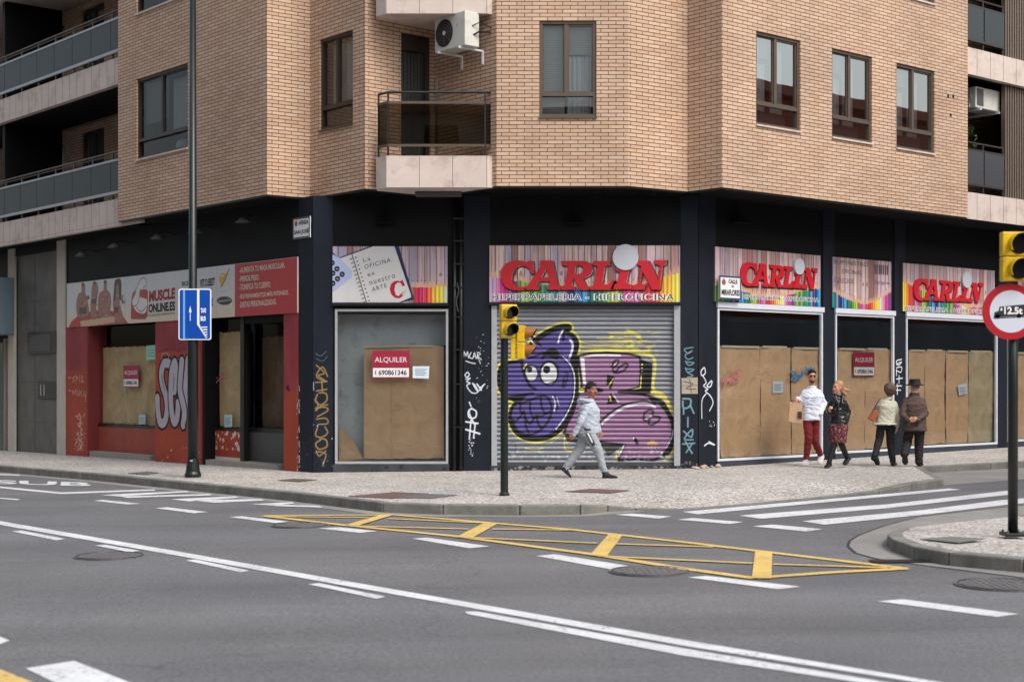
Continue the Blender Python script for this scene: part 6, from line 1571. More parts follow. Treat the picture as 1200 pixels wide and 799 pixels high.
# weed at the kerb
m = MB(); r = random.Random(9); p = gnd(598.5, 600.5, .0)
for k in range(46):
    a = r.uniform(0,6.28); l = r.uniform(.05,.17); b = p+Vector((r.uniform(-.07,.07), r.uniform(-.02,.03), 0)); t = b+Vector((math.cos(a)*l*.8, -abs(math.sin(a))*l*.4, l*.8)); w = Vector((-math.sin(a),math.cos(a),0))*.012
    m.add([b-w*.5, b.lerp(t,.5)-w+Vector((0,0,.01)), t, b.lerp(t,.5)+w+Vector((0,0,.01)), b+w*.5], [(0,1,2,3,4)])
tag(m.build('kerb_weed', mat('weed_green', (.06,.10,.03), .7, var=.3, vscale=20), None, fixn=False), 'small green weed growing at the kerb by the central traffic light', 'weed')
# rubble at the foot of the corner pillar
m = MB(); r = random.Random(4)
b0 = RW.P(.12, gz(3.5,.135), .08)
for k in range(26):
    c0 = RW.P(r.uniform(-.25,.45), gz(3.5,.135)+r.uniform(0,.05), .04+r.uniform(0,.14)); s = r.uniform(.015,.05); m.ell(c0, (s,s*.8,s*.6), n=6, m=4)
tag(m.build('plaster_rubble', mat('plaster_crumbs', rgb(190,172,146), .9, var=.2), None), 'crumbled beige plaster at the foot of the corner pillar by the first right window', 'rubble')
# ================================================================ STREET LAMP AND LANE SIGN
p = gnd(226, 559, .135)
e = empty('street_lamp', p, 'tall black street lamp pole rising past the brick facade at left', 'street lamp')
m = MB(); m.tube([p, p+Vector((0,0,.06)), p+Vector((0,0,.10)), p+Vector((0,0,.32)), p+Vector((0,0,.34))], [.145,.145,.125,.10,.098], 20); m.build('base', M_greenblack, e, smooth=False)
m = MB(); m.tube([p+Vector((0,0,.33)), p+Vector((0,0,2.9)), p+Vector((0,0,2.95)), p+Vector((0,0,9.5))], [.095,.092,.074,.052], 20); m.build('pole', M_greenblack, e, smooth=True)
m = MB(); m.tube([p+Vector((0,0,9.4)), p+Vector((.5,-.6,9.9)), p+Vector((1.2,-1.4,10))], .035, 10); m.build('arm', M_greenblack, e)
m = MB(); m.ell(p+Vector((1.4,-1.65,9.97)), (.35,.16,.08)); m.build('lamp_head', M_grey, e, smooth=True)
m = MB(); m.box(p.x-.03,p.x+.02,p.y-.103,p.y-.08,p.z+.28,p.z+.31); m.build('number_tag', M_grey, e)
YS = p.y-.12; 
def S_(px, py, d=0.0): return Vector(((px-CX)/F*YS, YS-d, CAMZ+(HY-py)/F*YS))
def rrect(x0,y0,x1,y1,r,f,d=0.0,n=5):
    out = []
    for cx, cy, a0 in ((x1-r,y1-r,0),(x0+r,y1-r,90),(x0+r,y0+r,180),(x1-r,y0+r,270)):
        for k in range(n+1):
            a = math.radians(a0+90*k/n); out.append(f(cx+r*math.cos(a), cy+r*math.sin(a), d))
    return out
e = empty('lane_sign', S_(228,398), 'blue rectangular bus and taxi lane sign on the street lamp pole', 'road sign')
m = MB(); m.prism(rrect(209.2,338.3,247.6,398.3,2.6,S_,0.0), (0,.012,0)); m.build('border', M_whitep, e)
m = MB(); m.prism(rrect(210.6,339.7,246.2,396.9,1.8,S_,.004), (0,.003,0)); m.build('blue_panel', mat('sign_blue', rgb(0,72,168), .35), e)
def sq(mb, pts, d=.007): mb.prism([S_(x,y,d) for x,y in pts], (0,.002,0))
m = MB(); sq(m, [(214.5,339.8),(217,339.8),(217,396.8),(214.5,396.8)]); m.build('light_stripe', mat('sign_light_blue', rgb(110,164,222), .4), e)
m = MB(); sq(m, [(231,339.8),(233.8,339.8),(233.8,380),(231,380)])
sq(m, [(223,358),(224.6,366),(221.4,366)]); sq(m, [(222.6,366),(223.4,366),(223.4,376),(222.6,376)])
sq(m, [(231,380),(233.8,380),(242.5,395.5),(241.5,396.3)])
for i in range(5): a = 383+i*2.9; x = 234.2+i*1.75; sq(m, [(x,a),(243,a-.5),(243,a+1.0),(x+.8,a+1.2)])
def fS(x0,y0,x1,y1,d=.009): return lambda u_,v,w: S_(x0+(x1-x0)*u_, y1+(y0-y1)*v, d)
text_on('TAXI', fS(235.2,361,241.4,366.6), bold=.05, mb=m); text_on('BUS', fS(235.2,370.5,241.2,376.2), bold=.05, mb=m)
m.build('lane_symbols', M_whitep, e)
m = MB()
for z in (.15,.75): m.box(p.x-.10,p.x+.10,YS+.012,YS+.22,S_(0,398).z+z-.02,S_(0,398).z+z+.02)
m.build('clamp', M_grey, e)
# ================================================================ TRAFFIC LIGHTS
M_ty = mat('signal_yellow', rgb(226,186,24), .45, var=.10, vscale=9, dirt=rgb(150,118,36), dscale=7)
M_lens = mat('dark_lens', rgb(30,26,30), .15)
def signal_head(base, yaw, W_, Hs, n, r, vis, e, tilt=0, vm=None):
    """n stacked sections; base = centre of the back bottom; yaw = facing"""
    R = Matrix.Rotation(yaw, 3, 'Z')
    def T(x, y, z): return base + R @ Vector((x, y, z))
    dep = .11
    for k in range(n):
        z0 = k*Hs
        m = MB(); pts = []
        m.box8([T(-W_/2,-dep,z0+.004),T(W_/2,-dep,z0+.004),T(W_/2,0,z0+.004),T(-W_/2,0,z0+.004),T(-W_/2,-dep,z0+Hs-.004),T(W_/2,-dep,z0+Hs-.004),T(W_/2,0,z0+Hs-.004),T(-W_/2,0,z0+Hs-.004)])
        m.build('signal_housing', M_ty, e, bevel=.012)
        m = MB(); c0 = T(0,-dep-.001,z0+Hs/2); c1 = T(0,-dep-.010,z0+Hs/2); m.tube([c0,c1], r*.96, 24); m.build('lens', M_lens, e)
        # visor: open-bottomed tunnel, inner face dark
        N_ = 26; v1 = []; 
        mo = MB(); mi_ = MB()
        for i in range(N_+1):
            a = math.radians(-38 + 256*i/N_); x, z = math.cos(a), math.sin(a)
            l = vis*(.55+.45*max(0,(z+.6)/1.6))
            v1.append((T(x*r*1.04,-dep,z0+Hs/2+z*r*1.04), T(x*r*1.02,-dep-l,z0+Hs/2+z*r*1.02-.02*l), T(x*r*.98,-dep,z0+Hs/2+z*r*.98), T(x*r*.96,-dep-l,z0+Hs/2+z*r*.96-.02*l)))
        for a, b in zip(v1[:-1], v1[1:]):
            mo.quad(a[0],b[0],b[1],a[1]); mo.quad(a[1],b[1],b[3],a[3]); mi_.quad(a[2],b[2],b[3],a[3])
        mo.build('visor', vm or M_ty, e, smooth=True); mi_.build('visor_lining', M_blackmetal, e, smooth=True)
p = gnd(591, 580.5, .135)
e = empty('traffic_light', p, 'central traffic light with yellow heads on a thin dark pole', 'traffic light')
m = MB(); m.tube([p, p+Vector((0,0,.03)), p+Vector((0,0,.05)), p+Vector((0,0,2.24))], [.075,.075,.056,.054], 16); m.build('pole', M_greenblack, e, smooth=False)
zt_ = at(0,396.5,p.y).z
signal_head(Vector((p.x+.035, p.y+.02, zt_)), math.radians(20), .238, .243, 2, .092, .20, e)
zt2 = at(0,421,p.y).z
signal_head(Vector((p.x+.19, p.y+.03, zt2)), math.radians(82), .22, .243, 2, .085, .17, e, vm=mat('visor_amber', rgb(150,92,24), .45))
m = MB(); m.box(p.x+.09, p.x+.17, p.y-.05, p.y+.06, zt2-.0, zt2+.30); m.build('bracket', M_ty, e, bevel=.01)
# right pole
p = gnd(1187, 626.5, .125)
e = empty('traffic_light', p, 'near traffic light with two dark lenses on the black island pole', 'traffic light')
m = MB(); m.box(p.x-.11,p.x+.11,p.y-.11,p.y+.11,p.z-.01,p.z+.025); m.build('base_plate', M_blackmetal, e, bevel=.006)
m = MB()
for sx in (-1,1):
    for sy in (-1,1): m.tube([p+Vector((sx*.08,sy*.08,.02)), p+Vector((sx*.08,sy*.08,.05))], .012, 6)
m.build('bolt', M_iron, e)
m = MB(); m.tube([p+Vector((0,0,.02)), p+Vector((0,0,3.02))], .051, 20); m.build('pole', M_greenblack, e, smooth=True)
Ls = p.y-.06
zb = at(0,330.5,Ls).z
signal_head(Vector((at(1190,0,Ls).x, p.y-.06, zb)), 0, .335, .255, 2, .108, .14, e)
m = MB(); m.box(p.x-.03,p.x+.03,p.y-.07,p.y+.0,zb-.05,zb+.5); m.build('bracket', M_blackmetal, e)
# round sign
ys = p.y-.10; cc = at(1184.5, 365, ys)
e = empty('weight_limit_sign', cc-Vector((0,0,.29)), 'round red-ringed sign with a black lorry and 12.5t on the island pole', 'road sign')
m = MB(); m.tube([cc+Vector((0,.02,0)), cc], .287, 48); m.build('red_ring', mat('sign_red', rgb(176,16,36), .4), e)
m = MB(); m.tube([cc+Vector((0,-.001,0)), cc+Vector((0,-.004,0))], .216, 48); m.build('white_disc', mat('sign_white', rgb(206,210,222), .4), e)
fz = lambda x, y, d=.006: at(1120+x/5, 250+y/5, ys)-Vector((0,d,0))
m = MB()
def fq(pts, d=.006): m.prism([fz(x,y,d) for x,y in pts], (0,.002,0))
fq([(275,545),(420,532),(420,600),(275,606)]); fq([(255,548),(275,545),(275,606),(222,610),(226,580),(250,572)]); fq([(222,611),(425,602),(425,607),(222,617)])
for x, y in ((245,604),(370,600)): m.prism([fz(x+14*math.cos(a*.5),y+14*math.sin(a*.5)) for a in range(12)], (0,.002,0))
m.build('lorry_symbol', M_ink, e)
m = MB(); text_on('12.5t', lambda u_,v,w: fz(282+108*u_, 592-v*(46-4*u_), .009), bold=.04, mb=m); m.prism([fz(x,y,.009) for x,y in ((262,556),(272,554),(272,570),(260,571))], (0,.001,0)); m.build('lettering', M_whitep, e)
m = MB(); m.box(p.x-.03,p.x+.03,ys+.02,p.y,cc.z-.03,cc.z+.03); m.build('clamp', M_grey, e)
# ================================================================ NEIGHBOURS ACROSS THE STREETS (seen in the glass)
def neighbour(x0, y0, x1, y1, dep, h, col, lab, nf=5, roofc=rgb(150,90,70)):
    W = Wall((x0,y0),(x1,y1)); e = empty('apartment_house', W.P(W.L/2, gz(W.P(W.L/2,0).x), 0), lab, 'building')
    m = MB(); m.wbox(W, 0, W.L, -1, h, -dep, 0); m.build('wall', mat('nb_'+lab[:6], col, .85, var=.03, vscale=.5), e)
    m = MB(); m.wbox(W, -.4, W.L+.4, h, h+.35, -dep-.4, .5); m.build('roof', mat('roof_tile', roofc, .85, var=.2), e)
    m = MB(); m.wbox(W, -.02, W.L+.02, -1, 4.0, 0.002, .12); m.build('reflect_band', mat('grey_reflect_band', rgb(168,172,176), .6, var=.45, vscale=.5), e)  # unseen grey band added for its reflection in the shop glass
    n = int(W.L/3.0); k = 0
    for i in range(n):
        for j in range(nf):
            if k >= 96: break
            t = 1.4+i*3.0; z = 5.0+j*3.0; k += 1
            if z+1.6 > h: continue
            m = MB(); m.wbox(W, t, t+1.3, z, z+1.5, 0.001, .05); m.build('window', M_dark if (i+j)%3 else M_railglass, e)
neighbour(26,-13,-30,-9, 10, 13, rgb(170,160,150), 'pale plastered block across the avenue')
neighbour(50,47,13.5,15.8, 10, 11.1, rgb(150,84,64), 'brick house with tiled roof across the side street')
neighbour(-15,5,-47,43, 10, 21, rgb(120,104,92), 'tan block down the avenue to the left')
# ================================================================ PEOPLE
M_skin = mat('skin', rgb(206,150,124), .55, var=.05, vscale=20)
M_skin2 = mat('skin_tan', rgb(170,112,88), .55, var=.05, vscale=20)
M_hairb = mat('hair_black', rgb(30,25,24), .6, var=.3, vscale=60)
def remesh(mb, name, m, parent, voxel=.008, smooth=2, wr=0.0, label=None, ws=8):
    me = mb.mesh('tmp'); ob = bpy.data.objects.new('tmp', me); TS.collection.objects.link(ob)
    md = ob.modifiers.new('r', 'REMESH'); md.mode = 'VOXEL'; md.voxel_size = voxel; md.use_smooth_shade = True
    ms = ob.modifiers.new('s', 'SMOOTH'); ms.iterations = smooth; ms.factor = .5
    dg = tmp_dg(); ev = ob.evaluated_get(dg)
    me2 = bpy.data.meshes.new_from_object(ev, depsgraph=dg); bpy.data.objects.remove(ob); bpy.data.meshes.remove(me)
    me2.name = name
    if wr:
        for v in me2.vertices:
            c = v.co; a_ = noise.noise(Vector((c.x*ws+c.z*ws*.6, c.y*ws, c.z*ws*1.7))); b_ = noise.noise(Vector((c.x*ws*2.2-c.z*ws*1.3, c.y*ws*2.2+4, c.z*ws*3.0))); n = max(-.5, 1.3-2.4*abs(a_)-1.3*abs(b_))
            v.co = c + v.normal*(n*wr)
    me2.materials.clear(); me2.materials.append(m); me2.polygons.foreach_set('use_smooth', [True]*len(me2.polygons))
    o = link_mesh(name, me2, parent)
    if label: o['label'] = label
    return o
def ringt(c, lat, fwd, w, dp, n=20, p=2.3):
    out = []
    for k in range(n):
        a = 2*math.pi*k/n; x = math.copysign(abs(math.cos(a))**(2/p), math.cos(a)); y = math.copysign(abs(math.sin(a))**(2/p), math.sin(a))
        out.append(Vector(c)+lat*(x*w)+fwd*(y*dp))
    return out
def hand(mb, wr, d, palm, k=1.0, curl=.7, thumb=1):
    """wr wrist, d pointing direction, palm = palm normal; fingers curl towards the palm"""
    d = d.normalized(); palm = (palm - d*palm.dot(d)).normalized(); s = d.cross(palm).normalized()*thumb
    mb.loft([ringt(wr, s, palm, .026*k, .018*k, 12), ringt(wr+d*.03*k, s, palm, .036*k, .017*k, 12), ringt(wr+d*.085*k, s, palm, .042*k, .014*k, 12)])
    for i, (o, l) in enumerate(((.032,.072),(.011,.080),(-.011,.075),(-.031,.060))):
        b = wr+d*.08*k+s*o*k; r = .0095*k
        a1, a2 = curl*.6, curl*1.6
        d1 = d*math.cos(a1)+palm*math.sin(a1); d2 = d*math.cos(a2)+palm*math.sin(a2)
        m1 = b+d1*l*.5*k; m2 = m1+d2*l*.5*k
        mb.cap(b, m1, r, r*.95, 8); mb.cap(m1, m2, r*.95, r*.8, 8)
    tb = wr+d*.022*k+s*.028*k; t1 = tb+(d*.7+s*.6+palm*.3).normalized()*.038*k; t2 = t1+(d*.9+palm*.45).normalized()*.03*k
    mb.cap(tb, t1, .012*k, .011*k, 8); mb.cap(t1, t2, .0105*k, .009*k, 8)
def head(mb, c, fd, up, hh):
    """head centre, facing dir, up, total height; returns frame"""
    s = hh/.235; fd = (fd-up*fd.dot(up)).normalized(); lat = fd.cross(up)
    ax = (lat, fd, up)
    mb.ell(c+up*.022*s-fd*.012*s, (.074*s,.094*s,.093*s), ax, 20, 14)
    mb.ell(c-up*.030*s+fd*.022*s, (.060*s,.068*s,.075*s), ax, 18, 12)
    mb.ell(c-up*.088*s+fd*.052*s, (.028*s,.026*s,.024*s), ax)          # chin
    mb.cap(c+fd*.084*s+up*.018*s, c+fd*.099*s-up*.020*s, .008*s, .012*s, 8)  # nose
    mb.ell(c+fd*.078*s+up*.036*s, (.050*s,.014*s,.012*s), ax)          # brow ridge
    mb.ell(c+fd*.086*s-up*.055*s, (.024*s,.010*s,.010*s), ax)          # lips
    for q in (-1, 1):
        mb.ell(c+lat*q*.076*s-up*.004*s-fd*.008*s, (.010*s,.020*s,.030*s), ax)
        mb.ell(c+lat*q*.040*s+fd*.062*s-up*.018*s, (.022*s,.02*s,.02*s), ax)
    return lat, fd, up, s
def face(parent, c, fr, browm, beard=None):
    lat, fd, up, s = fr; ax = (lat, fd, up)
    for q in (-1, 1):
        m = MB(); m.ell(c+lat*q*.030*s+fd*.079*s+up*.012*s, (.013*s,.009*s,.0075*s), ax); m.build('eye', mat('eye_white', (.6,.58,.55), .3), parent, smooth=True)
        m = MB(); m.ell(c+lat*q*.030*s+fd*.086*s+up*.012*s, (.006*s,.004*s,.006*s), ax, 8, 6); m.build('iris', M_ink, parent, smooth=True)
        m = MB(); m.cap(c+lat*q*.014*s+fd*.093*s+up*.034*s, c+lat*q*.046*s+fd*.080*s+up*.036*s, .0055*s, .004*s, 6); m.build('eyebrow', browm, parent, smooth=True)
    m = MB(); m.cap(c+lat*.018*s+fd*.094*s-up*.055*s, c-lat*.018*s+fd*.094*s-up*.055*s, .0055*s, .0055*s, 6); m.build('mouth', mat('lips', rgb(150,84,78), .5), parent, smooth=True)
def hair_cap(c, fr, extra=(), thick=.012, back=.02, upo=.02, low=0.0):
    lat, fd, up, s = fr; ax = (lat, fd, up); mb = MB()
    mb.ell(c+up*(.022+upo)*s-fd*(.012+back)*s, ((.074+thick)*s, (.088+thick)*s, (.085+thick)*s), ax, 20, 14)
    if low: mb.ell(c-up*low*s-fd*.045*s, ((.07)*s,.055*s,.07*s), ax, 16, 10)
    for (l, f_, u_, a, b, c_) in extra: mb.ell(c+lat*l*s+fd*f_*s+up*u_*s, (a*s,b*s,c_*s), ax, 14, 10)
    return mb
def shoe(mb, ank, heel, toe, w=.056, hgt=.092, sole=True):
    """heel and toe at sole level"""
    d = (toe-heel); L_ = d.length; d.normalize(); lat = d.cross(Vector((0,0,1)));
    lat = lat.normalized() if lat.length > .1 else Vector((1,0,0)); up = lat.cross(d).normalized()
    rings = []
    for u_, wd, h in ((0,.6,.55),(.08,.78,.85),(.25,.8,1.0),(.45,.85,.88),(.62,1.0,.62),(.8,1.0,.48),(.93,.75,.36),(1.0,.35,.2)):
        c = heel+d*L_*u_+up*(h*hgt/2); rings.append(ringt(c, lat, up, w*wd, h*hgt/2, 14, 2.6))
    mb.loft(rings); mb.cap(heel+d*L_*.22+up*hgt*.55, ank, .050, .047, 12); mb.cap(heel+d*L_*.5+up*hgt*.3, ank, .034, .040, 12)
def sole(mb, heel, toe, w=.052, t=.022):
    d = (toe-heel); L_ = d.length; d.normalize(); lat = d.cross(Vector((0,0,1)))
    lat = lat.normalized() if lat.length > .1 else Vector((1,0,0)); up = lat.cross(d).normalized(); pts = []
    prof = ((-.02,.5),(.08,.8),(.3,.78),(.62,1.0),(.85,.9),(.97,.5),(1.02,.1)); 
    for u_, q in prof: pts.append(heel+d*L_*u_+lat*w*q)
    for u_, q in reversed(prof): pts.append(heel+d*L_*u_-lat*w*q)
    mb.prism([p-up*.004 for p in pts], up*t)
class Fig:
    def __init__(s, px, py, h=.135):
        s.b = gnd(px, py, h); s.Y = s.b.y; s.k = s.Y/F
    def P(s, px, py, dy=0.0):
        return at(px, py, s.Y+dy)
def build_person(nm, fg, J, lab, fwd, face_d, hh, skin, top, bottom, shoes, hair=None, chest_w=.19, waist_w=.155, hip_w=.165, depth=.11, arm=.046, leg=.078, top_hem=None, top_wr=.006, extra=None, browm=None, skirt=None, hips_drop=.0, palms=None, curl=.8, collar=.03, trouser_slack=.016, face_on=True, ankle=.05, grp=None, sh_w=None, flare=0.0, tilt=Vector((0,0,1))):
    hh *= 1.05; P = fg.P; j = {k: P(*v) for k, v in J.items()}
    fwd = Vector(fwd).normalized(); lat = fwd.cross(Vector((0,0,1))).normalized()
    e = empty('person', Vector((fg.b.x, fg.b.y, fg.b.z)), lab, 'person', grp)
    hipc = (j['hipL']+j['hipR'])/2; shc = (j['shL']+j['shR'])/2; neck = j['neck']
    sl = (j['shR']-j['shL']); slat = sl.normalized(); sw = sl.length/2
    if slat.dot(lat) < 0: slat = -slat
    sf = Vector((0,0,1)).cross(slat).normalized()
    if sf.dot(fwd) < 0: sf = -sf
    ax = (neck-hipc); 
    def torso(mb, g, z0=-.12):
        C = lambda t: hipc.lerp(shc, t)
        mb.loft([ringt(C(-.08), lat, fwd, (hip_w-.06)+g, depth*.75+g), ringt(C(.02), lat, fwd, hip_w-.02+g, depth*.9+g), ringt(C(.28), lat, fwd, waist_w+g, depth*.86+g), ringt(C(.55), lat.lerp(slat,.6).normalized(), fwd, chest_w*.9+g, depth*.95+g), ringt(C(.82), slat, sf, chest_w*.95+g, depth*.92+g), ringt(C(.95), slat, sf, sw*.75+g, depth*.66+g), ringt(C(1.05), slat, sf, sw*.40+g, depth*.5+g)])
    # ---- body: one continuous mesh
    b = MB(); torso(b, -.016)
    b.cap(shc+Vector((0,0,.0)), j['head']-Vector((0,0,hh*.25)), .052, .05)
    fr = head(b, j['head'], Vector(face_d).normalized(), tilt.normalized(), hh)
    for s_ in 'LR':
        b.cap(j['sh'+s_].lerp(shc,.12)-Vector((0,0,.03)), j['el'+s_], arm-.014, arm*.62); b.cap(j['el'+s_], j['wr'+s_], arm*.62, .026)
        b.cap(j['hip'+s_], j['kn'+s_], leg-.008, leg*.66); b.cap(j['kn'+s_], j['an'+s_], leg*.64, .038)
        dd = (j['hd'+s_]-j['wr'+s_]); pn = Vector(palms[s_]) if palms else lat*(1 if s_ == 'L' else -1)
        hand(b, j['wr'+s_], dd, pn, 1.0, curl, 1 if s_ == 'L' else -1)
    remesh(b, 'body', skin, e, .0065, 1)
    # ---- trousers
    if bottom:
        t = MB(); C = lambda q: hipc.lerp(shc, q)
        t.loft([ringt(C(-.16), lat, fwd, hip_w-.01, depth*.98), ringt(C(0), lat, fwd, hip_w+.006, depth+.016), ringt(C(.2), lat, fwd, waist_w+.008, depth*.95)])
        for s_ in 'LR':
            a, k_, n_ = j['hip'+s_], j['kn'+s_], j['an'+s_]
            t.cap(a, k_, leg+trouser_slack*.4, leg*.70+trouser_slack); t.cap(k_, n_, leg*.70+trouser_slack, ankle)
            t.cap(a, hipc+Vector((0,0,-.02)), leg+.002, leg)
        remesh(t, 'trousers', bottom, e, .010, 2, top_wr*.9)
    # ---- top
    t = MB(); hem = top_hem if top_hem is not None else -.10
    C = lambda q: hipc.lerp(shc, q); g = .014
    hw = hip_w+.014 + (0.012 if hem < -.2 else 0)
    t.loft([ringt(C(hem), lat, fwd, hw+.004+flare, depth+.028+flare*.6), ringt(C(hem+.05), lat, fwd, hw+.006+flare, depth+.03+flare*.6), ringt(C(.05), lat, fwd, hip_w+g+.004, depth+.024), ringt(C(.3), lat, fwd, waist_w+g+.004, depth*.96+g), ringt(C(.55), lat.lerp(slat,.6).normalized(), fwd, chest_w*.95+g, depth*1.04+g), ringt(C(.80), slat, sf, max(chest_w,sw*.98)+g, depth*1.0+g), ringt(C(.93), slat, sf, sw*.96+g, depth*.80+g), ringt(C(1.03), slat, sf, sw*.76+g*.5, depth*.62+g), ringt(C(1.10), slat, sf, sw*.50, depth*.54+g), ringt(C(1.17), slat, sf, .085, .080), ringt(C(1.17)+(neck-shc).normalized()*collar, slat, sf, .062, .062)])
    for s_ in 'LR':
        sj = j['sh'+s_].lerp(shc, .17)-Vector((0,0,.040)); t.cap(sj, j['el'+s_], arm+.010, arm*.82+.012); t.cap(j['el'+s_], j['wr'+s_], arm*.82+.012, .038)
    remesh(t, 'top', top, e, .009, 2, top_wr)
    # ---- shoes
    for s_ in 'LR':
        m = MB(); shoe(m, j['an'+s_], j['he'+s_], j['toe'+s_]); remesh(m, 'shoe', shoes[0], e, .007, 1)
        if shoes[1]:
            m = MB(); sole(m, j['he'+s_], j['toe'+s_]); m.build('sole', shoes[1], e)
    if hair: hair(e, j, fr)
    if face_on: face(e, j['head'], fr, browm or M_hairb)
    if extra: extra(e, j, fr, hipc, shc, lat, fwd, slat, sf)
    return e, j, fr
cl = lambda n, c, **k: mat(n, rgb(*c), k.pop('rough', .85), **k)
# --- the walking man in grey ------------------------------------------------
fg = Fig(690, 560)
J = dict(head=(693.6,457.3,0), neck=(691.5,470,0), shL=(693.5,475,.16), shR=(687.5,475,-.17), elR=(680.8,493.5,-.22), wrR=(673,508.5,-.21), hdR=(668.5,514.5,-.2), elL=(698,492,.22), wrL=(701.8,505,.18), hdL=(704.5,509,.16),
 hipL=(688.6,506,.085), hipR=(690,506,-.085), knL=(679,526,.09), anL=(662.5,548.6,.10), heL=(657,549.5,.10), toeL=(668.5,559.3,.10), knR=(700.5,527,-.09), anR=(708,552.5,-.10), heR=(705.8,560.0,-.10), toeR=(723.6,559.8,-.12))
def hair1(e, j, fr):
    remesh(hair_cap(j['head'], fr, [(.0,-.06,.035,.076,.05,.07),(0,.03,.098,.06,.06,.02)], thick=.010, back=.012, upo=.026), 'hair', M_hairb, e, .007, 1, .002, ws=60)
    lat, fd, up, s = fr
    m = MB(); m.cap(j['head']+fd*.103*s-up*.038*s-lat*.02*s, j['head']+fd*.103*s-up*.038*s+lat*.02*s, .006*s, .006*s, 6); m.build('moustache', M_hairb, e, smooth=True)
def ex1(e, j, fr, hipc, shc, lat, fwd, slat, sf):
    m = MB(); n = j['neck'] - fwd*.05
    m.tube([n+Vector((-.09,-.12,.03)), n+Vector((-.13,-.04,.0)), n+Vector((-.13,.06,.0)), n+Vector((-.06,.13,.03))], [.03,.045,.045,.03], 10)
    m.tube([n+Vector((-.09,-.12,.03)), n+Vector((.03,-.12,.0)), n+Vector((.11,-.04,-.02)), n+Vector((.11,.05,-.02)), n+Vector((.0,.12,.02))], [.028,.026,.024,.024,.028], 10)
    remesh(m, 'hood', GREY, e, .009, 2, .004)
    a, b = j['hipR'], j['knR']; d = (b-a).normalized(); s = Vector((0,-1,0)); w = d.cross(s).normalized()
    for o, c_, wd in ((.0, M_whitep, .022), (.03, mat('navy_stripe', rgb(40,34,60), .7), .012), (-.03, mat('navy_stripe', (0,0,0)), .010)):
        pts = [a.lerp(b, u_)+s*(.088*(1-u_)+.074*u_+.012)+w*(o+.03) for u_ in (.02,.2,.4,.6)]; m = MB()
        m.tube(pts, wd*.5, 6); m.build('side_stripe', c_, e)
    m = MB(); p = a.lerp(b, .62)+s*.098+w*.03; m.ell(p, (.028,.008,.032)); m.build('patch', mat('navy_stripe', (0,0,0)), e)
    m = MB(); c0 = hipc + Vector((0,0,.045)); m.loft([ringt(c0+Vector((0,0,-.02)), lat, fwd, .185, .128), ringt(c0+Vector((0,0,.02)), lat, fwd, .187, .130)]); m.build('waistband', mat('rib_dark', rgb(60,58,64), .8), e, smooth=True)
    for s_ in 'LR':
        m = MB(); q = j['an'+s_]; k_ = j['kn'+s_]; u_ = (k_-q).normalized(); m.tube([q-u_*.035, q+u_*.02], .045, 12); m.build('sock', M_whitep, e, smooth=True)
GREY = cl('grey_jersey', (176,184,196), var=.06, vscale=40); GREY2 = cl('grey_trousers', (156,162,168), var=.06, vscale=40)
BLKS = cl('black_shoe', (22,22,26), rough=.6)
build_person('man', fg, J, 'man in grey tracksuit striding past the graffiti shutter with black trainers', (1,-.12,0), (.55,-.9,-.05), .236, M_skin2, GREY, GREY2, (BLKS, BLKS), hair1, chest_w=.165, waist_w=.165, hip_w=.155, depth=.160, arm=.056, leg=.094, top_hem=-.04, extra=ex1, palms=dict(L=(0,-1,0), R=(0,1,0)), ankle=.052, top_wr=.010, curl=1.0)
# --- man in white -------------------------------------------------------------
fg = Fig(947, 545)
J = dict(head=(951.6,441.6,-.02), neck=(951.8,452.5,0), shL=(941.5,457.5,.02), shR=(961.3,457.5,.0), elL=(937.3,470,.03), wrL=(934.3,467.0,-.16), hdL=(932.8,468.8,-.22), elR=(966.0,472.5,.05), wrR=(961.5,485,-.09), hdR=(957.5,488.5,-.12),
 hipL=(946.5,489,0), hipR=(955,489,0), knL=(947.6,514,-.10), anL=(944.6,537.5,-.08), heL=(945.5,543.2,.0), toeL=(940.5,545.4,-.22), knR=(954.5,516,.05), anR=(962,534,.34), heR=(963.8,535,.40), toeR=(960.5,543.3,.18))
def hair2(e, j, fr):
    lat, fd, up, s = fr
    remesh(hair_cap(j['head'], fr, [(.0,.02,.105,.062,.07,.025)], thick=.006, back=.014, upo=.030), 'hair', M_hairb, e, .007, 1, .002, ws=60)
    m = MB(); c0 = j['head']
    m.ell(c0-up*.085*s+fd*.050*s, (.046*s,.040*s,.030*s), (lat,fd,up)); m.ell(c0-up*.058*s+fd*.02*s, (.066*s,.055*s,.034*s), (lat,fd,up)); remesh(m, 'beard', mat('beard_brown', rgb(84,58,48), .8), e, .008, 1)
    m = MB()
    for q in (-1,1): m.ell(c0+lat*q*.032*s+fd*.098*s+up*.012*s, (.027*s,.008*s,.018*s), (lat,fd,up))
    m.cap(c0+lat*.06*s+fd*.09*s+up*.016*s, c0-lat*.06*s+fd*.09*s+up*.016*s, .004, .004, 6); m.build('sunglasses', mat('shades', rgb(60,30,28), .2), e, smooth=True)
def ex2(e, j, fr, hipc, shc, lat, fwd, slat, sf):
    m = MB(); c0 = hipc.lerp(shc, .66)
    y = c0.y - .155
    text_on('LA   NOBLE', lambda u_,v,w: Vector((c0.x-.10+.2*u_-.02, y-.01+.02*(u_-.5)**2, c0.z+.02+.022*v)), bold=.02, mb=m); m.build('shirt_print', M_ink, e)
WHT_ = cl('white_sweatshirt', (220,226,240), var=.03); BURG = cl('burgundy_trousers', (122,30,34), var=.08, vscale=30); TRW = cl('white_trainer', (222,214,214), rough=.6)
